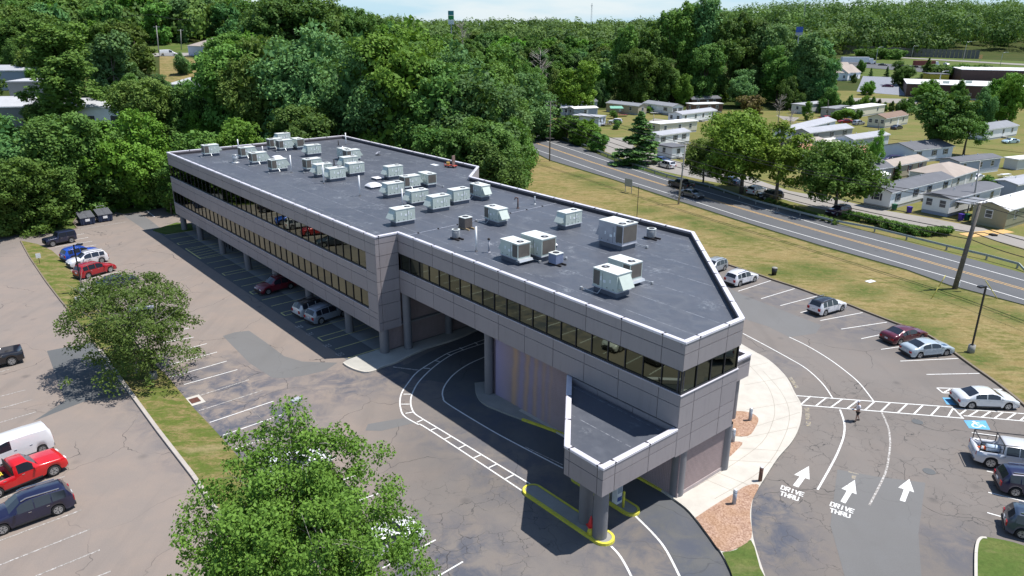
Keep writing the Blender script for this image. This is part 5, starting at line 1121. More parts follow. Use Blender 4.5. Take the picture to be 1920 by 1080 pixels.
M_BARK = barkmat(); M_BARKP = flat('pale_bark', (0.33, 0.30, 0.27), .85, var=.25, scale=3)
def unit(v): return v / np.maximum(np.linalg.norm(v, axis=-1, keepdims=True), 1e-9)
def leaves_mesh(name, pos, nrm, size, tint, rng, aspect=1.5):
    """one bent diamond per leaf spray"""
    n = len(pos); nrm = unit(nrm); r = unit(rng.normal(size=(n, 3))); a = unit(np.cross(nrm, r)); b = np.cross(nrm, a); s = size[:, None]
    v = np.empty((n, 4, 3)); v[:, 0] = pos - a * s * aspect / 2; v[:, 1] = pos + b * s / 2 - nrm * s * .12; v[:, 2] = pos + a * s * aspect / 2; v[:, 3] = pos - b * s / 2 - nrm * s * .12
    me = bpy.data.meshes.new(name); me.vertices.add(n * 4); me.vertices.foreach_set('co', v.reshape(-1).astype(np.float32)); me.loops.add(n * 4); me.loops.foreach_set('vertex_index', np.arange(n * 4, dtype=np.int32))
    me.polygons.add(n); me.polygons.foreach_set('loop_start', np.arange(0, n * 4, 4, dtype=np.int32)); me.polygons.foreach_set('loop_total', np.full(n, 4, dtype=np.int32))
    at = me.attributes.new('tint', 'FLOAT', 'FACE'); at.data.foreach_set('value', tint.astype(np.float32)); me.materials.append(M_LEAF); me.update(); me.validate(); return me
def crown_pts(rng, H, hc, rx, rz, ncl, nleaf, smin, smax, rcl=.25, flat_=.75, inner=.18, gaps=0.0, droop=0.0, lobes=0, rnd=.75):
    """main lobes -> sprays on their surface -> leaves in every spray"""
    nl = lobes or max(7, ncl // 6)
    ld = unit(rng.normal(size=(nl, 3))); ld[:, 2] = np.where(ld[:, 2] < -.75, -ld[:, 2] * .6, ld[:, 2]); lr = .40 + .34 * rng.random(nl)
    lc = ld * lr[:, None] * np.array([rx, rx, rz]); lc[:, 2] += hc; lrad = rx * (.34 + .22 * rng.random(nl)); lt = rng.random(nl)
    ns = int(ncl * 2.6); k1 = rng.integers(0, nl, ns); sd_ = unit(rng.normal(size=(ns, 3)) + np.array([0, 0, .30])); sc_ = lc[k1] + sd_ * (lrad[k1] * (.72 + .42 * rng.random(ns)))[:, None] * np.array([1, 1, max(flat_, .6)])
    sr = rx * rcl * .62 * (.55 + .8 * rng.random(ns)); stint = np.clip(.25 * lt[k1] + .55 * rng.random(ns), 0, 1)
    w = sr ** 1.6; w /= w.sum(); k = rng.choice(ns, nleaf, p=w); dd = unit(rng.normal(size=(nleaf, 3)) + np.array([0, 0, .25])); rr = sr[k] * rng.random(nleaf) ** .45
    pos = sc_[k] + dd * rr[:, None] * np.array([1.15, 1.15, flat_]); out = unit(pos - np.array([0, 0, hc]))
    nrm = .30 * dd + .35 * out + rnd * unit(rng.normal(size=(nleaf, 3))) + np.array([0, 0, .45]); pos[:, 2] -= droop * (np.hypot(pos[:, 0], pos[:, 1]) / rx) ** 2
    tint = np.clip(.04 + .6 * stint[k] + .42 * rng.random(nleaf), 0, 1); size = smin + (smax - smin) * rng.random(nleaf) ** 1.4
    ni = int(nleaf * inner)
    if ni:
        k2 = rng.integers(0, nl, ni); pi_ = lc[k2] + unit(rng.normal(size=(ni, 3))) * (lrad[k2] * .8 * rng.random(ni) ** .6)[:, None]; pos = np.vstack([pos, pi_]); nrm = np.vstack([nrm, unit(rng.normal(size=(ni, 3)))])
        tint = np.concatenate([tint, .2 + .2 * rng.random(ni)]); size = np.concatenate([size, smax * (1.1 + .8 * rng.random(ni))])
    zt_ = np.percentile(pos[:, 2], 99.7); zb_ = np.percentile(pos[:, 2], 1); rr_ = np.percentile(np.hypot(pos[:, 0], pos[:, 1]), 97); fz = (H - (hc - rz * .9)) / (zt_ - zb_); fr_ = rx / rr_
    for A_ in (pos, lc, sc_): A_[:, 2] = (A_[:, 2] - zb_) * fz + (hc - rz * .9); A_[:, :2] *= fr_
    return pos, nrm, size, tint, np.vstack([lc, sc_[rng.permutation(ns)[:14]]])
def trunk_mesh(rng, H, hc, rx, rz, cc, r0, name='trunk', mat=None, nb=9, twigs=0):
    m = smoothed(MB()); top = hc + rz * .35
    pts = [Vector((0, 0, -.3))]; x = y = 0
    for i in range(1, 6): x += rng.normal() * .03 * H / 5; y += rng.normal() * .03 * H / 5; pts.append(Vector((x, y, top * i / 5)))
    m.tube(pts, [r0 * 1.25, r0, r0 * .8, r0 * .6, r0 * .4, r0 * .18], 8)
    idx = rng.permutation(len(cc))[:nb]
    for q in idx:
        e = Vector(cc[q]); f = .35 + .45 * rng.random(); b = pts[2].lerp(pts[4], f); mid = b.lerp(e, .5) + Vector((0, 0, -.06 * H * rng.random())); m.tube([b, mid, e], [r0 * .42, r0 * .25, r0 * .08], 5)
        for _ in range(twigs):
            a = mid.lerp(e, rng.random()); d = Vector(unit(rng.normal(size=3) + np.array([0, 0, .3]))) * (rx * (.2 + .3 * rng.random())); m.tube([a, a + d * .5 + Vector((0, 0, .1)), a + d], [r0 * .12, r0 * .07, r0 * .02], 4)
    return m.mesh(name, mat or M_BARK)
def tree_proto(seed, H, rx, rz, ncl, nleaf, smin, smax, r0=.28, **kw):
    rng = np.random.default_rng(seed); hc = H - rz * 1.0; tw = kw.pop('twigs', 0); mat = kw.pop('bark', None); nb = kw.pop('nb', 9)
    pos, nrm, size, tint, cc = crown_pts(rng, H, hc, rx, rz, ncl, nleaf, smin, smax, **kw)
    return dict(crown=leaves_mesh('crown', pos, nrm, size, tint, rng), trunk=trunk_mesh(rng, H, hc, rx, rz, cc, r0, nb=nb, twigs=tw, mat=mat), H=H, rx=rx)
TP = {
 'oak1': tree_proto(1, 17, 6.6, 8.9, 62, 19000, .22, .46), 'oak2': tree_proto(2, 18, 7.2, 9.4, 78, 22000, .22, .46, flat_=.65), 'oak3': tree_proto(3, 16, 5.9, 8.4, 50, 16000, .22, .44, rcl=.28),
 'ash': tree_proto(4, 19, 5.8, 9.6, 64, 17000, .20, .40, rcl=.24, inner=.1), 'maple': tree_proto(5, 13, 6.7, 6.6, 80, 26000, .18, .36, flat_=.7), 'tall': tree_proto(6, 22, 6.2, 11.4, 84, 22000, .24, .50, rcl=.24),
 'loose': tree_proto(7, 14, 4.9, 6.9, 40, 9500, .18, .34, rcl=.26, inner=.04, nb=14, twigs=2), 'locust': tree_proto(8, 18, 7.6, 9.0, 60, 20000, .20, .40, rcl=.30, flat_=.5, droop=.8),
 'mapleT': tree_proto(15, 13, 6.7, 5.0, 80, 26000, .18, .36, flat_=.7), 'oakT': tree_proto(16, 16, 6.2, 6.6, 62, 20000, .2, .42), 'looseT': tree_proto(17, 14, 4.8, 5.3, 40, 9500, .18, .34, rcl=.26, inner=.04, nb=14, twigs=2),
 'shrub': tree_proto(9, 3.2, 2.2, 1.7, 30, 4200, .12, .26, .08, rcl=.36), 'bush': tree_proto(10, 1.1, .75, .55, 14, 800, .07, .15, .03, rcl=.42),
 'midfar': tree_proto(11, 17, 6.6, 9.0, 46, 7000, .40, .80, rcl=.28), 'midfar2': tree_proto(12, 19, 7.0, 9.8, 54, 7500, .40, .80, rcl=.26, flat_=.6),
}
# dense rounded cedar: close clumps
TP['cedar'] = tree_proto(14, 4.6, 2.4, 2.35, 60, 8000, .13, .24, .12, rcl=.26, inner=.4)
def conifer_proto(seed, H, R, nl, size):
    rng = np.random.default_rng(seed); P = []; N = []; Ti = []
    nb = int(H * 7)
    for b in range(nb):
        f = (b / nb) ** .9; z = .8 + (H - .9) * f; L_ = R * (1 - f) ** .8 * (.75 + .45 * rng.random()) + .12; a = rng.random() * 6.283; k = max(8, int(nl / nb * (1.6 - 1.2 * f)))
        s = rng.random(k) ** .7 * L_; w_ = (L_ - s * .4) * .16; off = rng.normal(size=k) * w_; x = np.cos(a) * s - np.sin(a) * off; y = np.sin(a) * s + np.cos(a) * off; zz = z - .28 * s + .12 * s * s / max(L_, .1) + rng.normal(size=k) * .07
        P.append(np.stack([x, y, zz], 1)); N.append(np.stack([rng.normal(size=k) * .5, rng.normal(size=k) * .5, np.ones(k)], 1)); Ti.append(np.full(k, .25 + .5 * rng.random()) + .2 * rng.random(k))
    P = np.vstack(P); N = np.vstack(N); Ti = np.concatenate(Ti); sz = size * (.7 + .6 * rng.random(len(P)))
    m = smoothed(MB()); m.tube([(0, 0, -.2), (0, 0, H * .5), (0, 0, H * .98)], [.20, .11, .02], 7)
    for b in range(26): a = rng.random() * 6.283; z = H * (.1 + .75 * rng.random()); l_ = R * (1 - z / H) * .8; m.tube([(0, 0, z), (math.cos(a) * l_, math.sin(a) * l_, z - .2 * l_)], [.05, .015], 4)
    return dict(crown=leaves_mesh('crown', P, N, sz, Ti, rng, 2.2), trunk=m.mesh('trunk', M_BARK), H=H, rx=R)
TP['spruce'] = conifer_proto(21, 12.5, 5.2, 13000, .34); TP['fir'] = conifer_proto(22, 12, 3.2, 8000, .34)
def bare_proto(seed, H, R):
    rng = np.random.default_rng(seed); m = smoothed(MB()); m.tube([(0, 0, -.2), (.1, 0, H * .5), (0, .1, H)], [.24, .15, .02], 7); tw = smoothed(MB())
    for b in range(34):
        z = H * (.3 + .65 * rng.random()); a = rng.random() * 6.283; l_ = R * (1.1 - .6 * z / H) * (.6 + .5 * rng.random()); s0 = Vector((0, 0, z)); e = s0 + Vector((math.cos(a) * l_, math.sin(a) * l_, l_ * (.5 + .4 * rng.random()))); tw.tube([s0, s0.lerp(e, .5) + Vector((0, 0, -.2)), e], [.09, .05, .012], 4)
        for q in range(7): p = s0.lerp(e, .3 + .65 * rng.random()); d = Vector(unit(rng.normal(size=3) + np.array([math.cos(a), math.sin(a), .8]))) * (l_ * .32); tw.tube([p, p + d], [.03, .006], 3)
    return dict(crown=tw.mesh('twigs', M_BARKP), trunk=m.mesh('trunk', M_BARKP), H=H, rx=R)
TP['bare'] = bare_proto(31, 15, 4.6)
GR = {'dk': (0.086, 0.211, 0.045), 'md': (0.123, 0.296, 0.053), 'br': (0.179, 0.433, 0.045), 'yl': (0.251, 0.433, 0.045), 'sv': (0.172, 0.383, 0.141), 'bl': (0.098, 0.271, 0.092), 'ol': (0.179, 0.288, 0.062), 'bu': (0.055, 0.018, 0.025), 'rs': (0.185, 0.106, 0.054), 'gd': (0.32, 0.36, 0.05), 'gy': (0.2, 0.19, 0.17)}
def tree(kind, base, H, colk, label, group=None, rz=None, wide=1.0, name='tree', cat='tree'):
    P = TP[kind]; s = H / P['H']; t = thing(name, label, cat, tuple(base), rz if rz is not None else random.uniform(0, 6.28), group, scale=(s * wide, s * wide, s))
    put('trunk', P['trunk'], t); c = GR[colk] if isinstance(colk, str) else colk; j = random.uniform(.76, 1.24); put('crown', P['crown'], t, color=tuple(x * j for x in c)); return t
OCC = []; TOPS = []
def tree_px(kind, bx, by, topy, colk, label, wide=1.0, **kw):
    """base picture point on the terrain, top picture row"""
    b = kw.pop('at', None) or GT(bx, by); H = HTZ(b, bx, topy); OCC.append((b.x, b.y, TP[kind]['rx'] * H / TP[kind]['H'] * wide * .8)); TOPS.append((b.x, b.y, b.z, H, TP[kind]['rx'] * H / TP[kind]['H'] * wide)); return tree(kind, b, H, colk, label, wide=wide, **kw)
# near trees with real leaves
TP['near'] = tree_proto(47, 12.5, 6.4, 5.6, 150, 82000, .08, .185, .26, rcl=.185, inner=.0, nb=38, twigs=9, bark=M_BARKP, flat_=.75, lobes=26, rnd=1.0)
TP['near2'] = tree_proto(42, 9.5, 5.6, 4.3, 95, 24000, .10, .20, .20, rcl=.20, inner=.0, nb=26, twigs=5, bark=M_BARKP, flat_=.6, droop=.6, lobes=20, rnd=.9)
b = G(590, 1200); tree('near', (b.x, b.y, 0), 11.7, (0.165, 0.33, 0.045), 'large leafy foreground tree with pale twigs showing, over parked cars', rz=1.1, wide=.95)
b = G(256, 700); tree('near2', (b.x, b.y, 0), 8.9, (0.125, 0.235, 0.058), 'spreading tree on the grass strip beside the concrete based lamp post', rz=.4, wide=1.08)
# the park and roadside
tree_px('spruce', 1196, 308, 208, 'bl', 'drooping blue green conifer beside the guardrail and white SUV', wide=1.25)
for i, (x, y, ty, k, l) in enumerate([(1063, 262, 218, 'md', 'leftmost of the dense round shrubs behind the guardrail'), (1082, 266, 222, 'md', 'round shrub second from the left behind the guardrail'), (1100, 272, 226, 'br', 'large round shrub in the middle behind the guardrail'), (1124, 283, 248, 'md', 'round shrub at the right end of the row behind the guardrail')]):
    tree_px('cedar', x, y, ty, k, l, 1.15, name='round_shrub', cat='shrub')
tree_px('mapleT', 1390, 362, 212, 'yl', 'big yellow green maple with thick forked trunk by the guardrail', 1.1)
tree_px('mapleT', 1318, 345, 262, 'ol', 'smaller olive tree left of the big maple', .9); tree_px('looseT', 1452, 378, 232, 'yl', 'sparse topped maple right of the big maple', 1.2)
tree_px('mapleT', 1565, 400, 268, 'md', 'dense dark tree right of the maples, above the plum SUV', 1.05); tree_px('looseT', 1632, 340, 243, 'br', 'open twiggy tree between the blue and white homes', .6)
tree_px('oakT', 1742, 290, 172, 'dk', 'broad dark tree in the middle of the park meadow', 1.35); tree_px('looseT', 1806, 292, 208, 'md', 'loose lighter tree beside the broad dark meadow tree', 1.2)
tree_px('oak1', 1880, 232, 140, 'br', 'bright dense tree behind the pale far right home', .95); tree_px('oak3', 1838, 240, 165, 'bl', 'blue green tree left of the bright one behind the far right home', .9)
tree_px('oak1', 1392, 200, 132, 'sv', 'rounded grey green tree at the left end of the park woods', 1.2); tree_px('shrub', 1408, 215, 180, 'rs', 'russet tinged tree below the rounded grey green one', 1.3)
tree_px('bare', 1458, 236, 178, 'gy', 'bare pale twiggy tree at the edge of the lane'); tree_px('bare', 1478, 262, 205, 'gy', 'thin bare sapling behind the grey home')
tree_px('ash', 1512, 226, 190, 'br', 'slim young tree on the far park lane', 1.0); tree_px('oak3', 1606, 226, 205, 'md', 'small round tree beside the silver crossover', 1.3); tree_px('shrub', 1582, 226, 204, 'br', 'bright bush behind the red car', 1.5, name='bush', cat='bush')
tree_px('shrub', 1666, 236, 221, 'md', 'bush at the corner of the brown roofed home', .8, name='bush', cat='bush')
for x, y, ty, k, l in [(1265, 250, 228, 'bl', 'small conifer in front of the white long home'), (1681, 340, 302, 'md', 'narrow conifer by the tan home steps'), (1838, 372, 352, 'dk', 'small conifer beside the pale yellow shrub')]: tree_px('fir', x, y, ty, k, l, .9)
tree_px('cedar', 1857, 368, 332, 'md', 'big round hedge bush beside the pair of dark SUVs', 1.25, name='bush', cat='bush'); tree_px('shrub', 1813, 358, 346, 'gd', 'pale yellow flowering shrub behind the dark roofed home', 1.1, name='bush', cat='bush')
tree_px('shrub', 1150, 222, 207, 'md', 'round bush in front of the tan home', .9, name='bush', cat='bush'); tree_px('shrub', 1156, 242, 226, 'md', 'leafy bush by the white car and deck', .9, name='bush', cat='bush'); tree_px('shrub', 1215, 212, 200, 'br', 'green bush between the two left homes', 1.2, name='bush', cat='bush'); tree_px('shrub', 1292, 210, 198, 'md', 'round bush under the carport of the far white home', .8, name='bush', cat='bush')
# low hedge row by the guardrail
hx = [(1440 + i * 10.5, 380 + i * 3.4) for i in range(13)] + [(1590, 410), (1600, 412), (1612, 414), (1623, 416.5), (1634, 419), (1645, 421), (1655, 425), (1664, 428), (1675, 430), (1686, 433), (1697, 436), (1708, 438), (1719, 440), (1730, 441), (1741, 441), (1752, 441), (1763, 440), (1775, 440)]
for i, (x, y) in enumerate(hx):
    b = G(x, y); tree('bush', (b.x, b.y, 0), .9 if i < 13 else 1.35, 'ol' if i < 13 else 'md', 'small clipped bush, %s from the left in the row along the guardrail' % ordw(i + 1), 'clipped bushes along the guardrail', wide=1.0 if i < 13 else 1.25, name='bush', cat='bush')
# belt behind the left lot
LB = [('oak2', 45, 438, 298, 'md', 'broad tree overhanging the off-roader and lot corner', 1.25), ('oak1', -25, 445, 300, 'ol', 'tree at the far left above the shaded lot', 1.2), ('oak3', 95, 415, 232, 'dk', 'dark tree behind the first dumpster', 1.2), ('oak1', 40, 400, 225, 'bl', 'blue green tree at the left edge behind the broad one', 1.2), ('oak2', 150, 400, 215, 'dk', 'dark dense tree behind the dumpsters', 1.15),
      ('maple', 232, 388, 215, 'br', 'bright yellow green tree right of the dumpsters', 1.0), ('oak3', 278, 385, 240, 'md', 'mid green tree by the hidden end of the office', 1.0), ('loose', 322, 402, 330, 'md', 'young leaning tree at the end corner of the office', 1.0), ('shrub', 165, 392, 352, 'br', 'leafy shrub behind the right dumpster', 1.3), ('shrub', 205, 390, 345, 'br', 'leafy shrub below the bright tree', 1.3), ('shrub', 252, 388, 350, 'md', 'shrub at the back edge of the lot', 1.3), ('shrub', 118, 400, 362, 'md', 'shrub left of the dumpsters', 1.4)]
for k, x, y, ty, c, l, wd in LB: tree_px(k, x, y, ty, c, l, wd)
def uvt(kind, u, v, topy_h, colk, label, wide=1.0):
    b = UVW(u, v); b.z = T(b.x, b.y); TOPS.append((b.x, b.y, b.z, topy_h, TP[kind]['rx'] * topy_h / TP[kind]['H'] * wide)); OCC.append((b.x, b.y, TP[kind]['rx'] * topy_h / TP[kind]['H'] * wide * .8)); tree(kind, b, topy_h, colk, label, wide=wide)
NB_ = [('oak1', -10, 6, 13, 'md', 'mid green tree at the far end wall of the office'), ('maple', -14, 16, 14, 'br', 'bright tree just past the far end of the office'), ('oak2', -11, 27, 15.5, 'dk', 'dark tree behind the far back corner of the office'),
       ('locust', -8, 42, 21, 'sv', 'tall grey green layered tree behind the back parapet'), ('oak2', 2, 42, 15, 'dk', 'dark tree close behind the back corner of the roof'), ('locust', 8, 50, 21, 'bl', 'tall blue green tree above the middle of the back parapet'),
       ('oak1', 12, 39, 13.5, 'dk', 'low dark tree pressed behind the back parapet'), ('oak2', 20, 43, 15, 'dk', 'dark dense tree behind the red cart'), ('oak3', 28, 38, 13, 'dk', 'dark tree behind the parapet near the roof notch')]
for k, u, v, h, c, l in NB_: uvt(k, u, v, h, c, l, 1.15)
for r_ in [('maple', 925, 385, 250, 'dk', 'low dark rounded tree beside the sloped greenhouse glazing', .95), ('maple', 948, 362, 228, 'md', 'rounded tree at the lawn corner of the belt', .8), ('oak1', 935, 345, 160, 'sv', 'pale silvery tree rising at the roadside end of the belt', .85), ('oak3', 960, 325, 215, 'sv', 'pale low tree touching the road edge', .9),
      ('ash', 905, 350, 135, 'md', 'slender tree above the roof notch', 1.0), ('oak2', 850, 355, 120, 'dk', 'dark tall tree above the red cart', 1.0), ('oak2', 925, 310, 120, 'md', 'mid green tree behind the silvery roadside one', .85), ('oak2', 745, 340, 70, 'br', 'big bright tree above the middle of the back parapet', 1.0), ('locust', 690, 335, 85, 'bl', 'big blue green tree right of the tall layered one', .9), ('oak1', 800, 330, 85, 'md', 'big mid green tree between the bright and dark ones', 1.0)]: tree_px(*r_)
TREESPOTS = []
# ------------------------------------------------------------------ trees of the middle distance, placed one by one
MT = [('ash', 138, 246, 42, 'md', 'tall airy tree with visible trunk in front of the metal sheds', 1.5), ('oak3', 38, 150, 76, 'dk', 'dark tree left of the tall airy one', 1.0), ('oak1', -10, 190, 95, 'md', 'tree at the left edge before the metal sheds', 1.0), ('oak2', 283, 305, 150, 'ol', 'olive rounded tree over the far end of the office', 1.05),
      ('oak3', 352, 292, 165, 'dk', 'dark tree between the olive and the large bright one', 1.1), ('oak2', 452, 285, 84, 'md', 'large mid green tree right of the flat white roof', 1.05), ('oak1', 500, 290, 75, 'ol', 'tree behind the left part of the back parapet', .9), ('maple', 395, 300, 210, 'br', 'bright low tree at the back left parapet corner', .9), ('maple', 470, 300, 200, 'br', 'second bright low tree behind the back parapet', .8),
      ('locust', 590, 300, 58, 'sv', 'huge layered grey green tree behind the back parapet', 1.0), ('locust', 648, 275, 95, 'bl', 'layered tree right of the huge grey green one', .8), ('locust', 765, 300, 52, 'br', 'bright feathery tree left of centre above the roof', .95), ('locust', 715, 300, 100, 'md', 'feathery tree in front of the long low far building', .75), ('locust', 852, 290, 92, 'sv', 'feathery pale tree behind the roof cart', .95),
      ('oak2', 800, 300, 150, 'dk', 'dark tree below the feathery bright ones', 1.0), ('ash', 905, 290, 100, 'md', 'slender tree right of the feathery pale one', 1.0), ('maple', 965, 262, 128, 'sv', 'pale silvery crown above the road bend', 1.1), ('oak1', 930, 250, 88, 'md', 'mid green tree behind the silvery crown', 1.0),
      ('oak2', 560, 165, -12, 'dk', 'very tall dark tree on the skyline left of centre', 1.15), ('oak2', 515, 150, 5, 'dk', 'dark skyline tree beside the tallest one', .9), ('oak1', 618, 160, 0, 'ol', 'olive skyline tree right of the tallest dark one', .9), ('oak2', 668, 160, 14, 'dk', 'dark skyline tree above the long low building', .9),
      ('bare', 868, 120, 40, 'gy', 'bare grey tree on the skyline below the green sign'), ('bare', 1012, 188, 95, 'gy', 'bare grey tree left of the yellow green oak', 1.3), ('oak1', 1085, 214, 116, 'yl', 'yellow green oak above the small blue homes', 1.15), ('oak3', 1040, 200, 130, 'ol', 'olive tree beside the bare grey one', .9),
      ('oak3', 1128, 200, 150, 'bl', 'blue green tree behind the tan home', .9), ('locust', 992, 215, 120, 'md', 'feathery tree at the left of the home park', .8), ('fir', 1022, 262, 180, 'bl', 'dark conifer behind the tall utility pole', 1.2), ('fir', 1046, 256, 195, 'bl', 'conifer right of the utility pole', 1.3), ('oak3', 1012, 235, 160, 'bl', 'blue green tree at the guardrail start', .9),
      ('tall', 1168, 192, 52, 'md', 'tall wood edge tree above the tan home', .95), ('tall', 1215, 190, 45, 'dk', 'tall dark wood edge tree left of the highest ones', .95), ('tall', 1262, 188, 8, 'md', 'tall wood edge tree reaching the sky', .85), ('tall', 1300, 186, -6, 'sv', 'highest pale topped tree of the wood edge', .9), ('tall', 1345, 186, 30, 'dk', 'tall dark tree right of the highest one', .95),
      ('oak2', 1190, 198, 92, 'md', 'mid green front tree of the wood edge', 1.0), ('oak1', 1240, 196, 110, 'dk', 'dark front tree of the wood edge', 1.0), ('maple', 1275, 196, 140, 'br', 'small bright tree at the wood foot', .9), ('oak2', 1318, 192, 84, 'dk', 'dark front tree above the brown home', 1.0), ('oak2', 1430, 186, 48, 'sv', 'grey green tree top between dark ones', .9), ('tall', 1395, 182, 28, 'dk', 'dark tall tree behind the rounded grey green one', .95),
      ('tall', 1502, 198, 66, 'sv', 'huge pale green tree at the right of the park woods', 1.1), ('oak1', 1455, 195, 88, 'md', 'mid green tree left of the huge pale one', 1.0), ('oak1', 1540, 202, 112, 'bl', 'blue green tree right of the huge pale one', .9), ('oak3', 1480, 205, 145, 'dk', 'dark understorey tree of the park woods', 1.1), ('oak3', 1550, 212, 165, 'md', 'low tree above the first far park home', 1.1),
      ('oak3', 1600, 155, 138, 'dk', 'small dark tree before the church like house', 1.0), ('maple', 1625, 178, 152, 'br', 'small bright tree by the blue grey car park', 1.0), ('oak1', 1685, 160, 115, 'dk', 'dark bushy tree beside the red container truck', 1.3), ('fir', 1735, 152, 108, 'dk', 'pointed spruce in front of the highway', 1.1), ('oak3', 1793, 190, 150, 'md', 'round tree in front of the brick store', 1.1),
      ('maple', 1733, 190, 150, 'br', 'bright round tree at the left part of the brick store', 1.2), ('oak1', 1878, 205, 138, 'br', 'tall bright tree in front of the white store roof', 1.1), ('oak3', 1920, 200, 165, 'md', 'tree at the right edge before the store', 1.0), ('fir', 1632, 143, 127, 'bl', 'small pointed conifer left of the highway bushes', 1.2), ('fir', 1662, 144, 124, 'bl', 'small conifer right beside the car park', 1.2), ('oak3', 1612, 138, 112, 'md', 'tree right of the church like house', 1.0),
      ('bare', 690, 172, 140, 'gy', 'small bare tree by the long low building', 1.0), ('maple', 697, 178, 148, 'br', 'bright small tree under the long low building', 1.1), ('oak3', 398, 137, 96, 'bu', 'dark purple leaved tree by the blue house', 1.1), ('oak3', 346, 140, 98, 'sv', 'grey green round tree on the dry slope', 1.2), ('oak3', 385, 150, 120, 'md', 'green tree by the purple leaved one', 1.0), ('oak3', 262, 170, 118, 'sv', 'pale green tree left of the dry slope', 1.2),
      ('oak3', 250, 205, 140, 'md', 'mid green tree behind the white shed wall', 1.2), ('maple', 215, 232, 165, 'md', 'tree right of the white shed wall', 1.1), ('oak1', 305, 200, 140, 'bl', 'blue green tree before the flat white roof', 1.0), ('oak3', 8, 262, 205, 'md', 'small tree at the left edge below the sheds', 1.2), ('oak2', 75, 262, 195, 'dk', 'dark tree under the grey metal roofs', 1.1),
      ('oak1', 262, 262, 188, 'md', 'green tree filling the gap left of the olive rounded one', 1.1), ('maple', 212, 290, 228, 'br', 'bright yellow green low tree under the white workshop', 1.3), ('oak3', 318, 248, 168, 'dk', 'dark tree just above the olive rounded one', 1.1), ('oak1', 372, 245, 152, 'md', 'green tree in front of the flat white warehouse end', 1.1), ('oak3', 165, 300, 244, 'dk', 'dark tree below the white workshop', 1.2),
      ('oak2', 470, 235, 118, 'md', 'green tree between the large mid green one and the tallest dark one', 1.1), ('oak1', 530, 245, 120, 'bl', 'blue green tree left of the huge layered one', 1.1), ('maple', 438, 225, 125, 'yl', 'yellow green crown beside the blue hillside house', 1.1), ('oak3', 200, 180, 110, 'md', 'tree behind the tall airy one, right side', 1.2), ('oak3', 90, 165, 92, 'br', 'bright tree behind the tall airy one, left side', 1.2)]
for _r in MT: tree_px(*_r[:6], _r[6] if len(_r) > 6 else 1.0)
def inpoly(x, y, P):
    c = False
    for i in range(len(P)):
        (x1, y1), (x2, y2) = P[i], P[i - 1]
        if (y1 > y) != (y2 > y) and x < (x2 - x1) * (y - y1) / (y2 - y1) + x1: c = not c
    return c
def proj(p):
    d = Vector(p) - Vector((0, 0, CAM_H)); z = d.dot(CF)
    return (960 + FPX * d.dot(CR) / z, 540 - FPX * d.dot(CU) / z)
# hedgerow behind the far park lane, bushes before the highway
rg = np.random.default_rng(5)
for i in range(17):
    x = 1545 + i * 12.5; y = 203 + .5 * (i * .9); tree_px('oak3' if i % 3 else 'maple', x, y + rg.random() * 3, y - 15 - rg.random() * 12, ['dk', 'md', 'bl', 'yl', 'bu'][[0, 1, 2, 0, 1, 0, 3, 0, 4, 1, 0, 2, 1, 0, 0, 1, 0][i]], '%s tree from the left in the hedgerow behind the far park homes' % ordw(i + 1), .9, group='hedgerow trees behind the far park homes')
for i in range(9): tree_px('shrub', 1745 + i * 12 + rg.random() * 4, 148 + rg.random() * 3, 128 - rg.random() * 8, 'md' if i % 2 else 'dk', '%s bush from the left between the brick store and highway' % ordw(i + 1), 1.5, group='bushes before the highway', name='bush', cat='bush')
for i in range(11): tree_px('shrub', 1612 + i * 7 + rg.random() * 3, 110 + rg.random() * 2, 96 - rg.random() * 6, 'md', '%s bush from the left under the highway noise wall' % ordw(i + 1), 1.3, group='bushes under the noise wall', name='bush', cat='bush')
# scattered trees filling the woods behind
EX = [[(-200, 150), (60, 150), (120, 190), (240, 200), (300, 160), (430, 160), (430, 240), (330, 300), (-200, 300)], [(262, 98), (490, 98), (490, 172), (270, 172)], [(280, 84), (520, 84), (520, 122), (280, 122)], [(672, 100), (735, 100), (735, 180), (672, 180)], [(1540, 84), (2100, 84), (2100, 330), (1560, 240)], [(995, 196), (1570, 186), (1570, 330), (1000, 330)], [(-200, 96), (300, 96), (300, 112), (-200, 112)]]
CAND = []
for gy in np.arange(190, 470, 10.0):
    for gx in np.arange(-330, 330, 10.0):
        x = gx + rg.normal() * 2.8; y = gy + rg.normal() * 2.8; z = T(x, y); px, py = proj((x, y, z))
        if not (-60 < px < 1990): continue
        u, v = toUV(Vector((x, y, 0)))
        if v < 60 and u > -12 and u < 60: continue
        if y < 250 and -.12 * y < x < .35 * y and px > 960: continue
        if px > 975 and py > 192: continue
        if any(inpoly(px, py, e) for e in EX): continue
        if any((x - a) ** 2 + (y - b) ** 2 < (r * .75) ** 2 for a, b, r in OCC): continue
        h = 11.0 + rg.random() * 6.5 - (2.0 if px > 960 else 0); kd = ['midfar', 'midfar2', 'midfar', 'oak2', 'tall', 'locust'][rg.integers(0, 6 if y < 280 else 3)]; ck = ['dk', 'md', 'md', 'bl', 'br', 'ol', 'dk', 'sv'][rg.integers(0, 8)]
        CAND.append((y, x, z, h, kd, ck, .95 + rg.random() * .25, px))
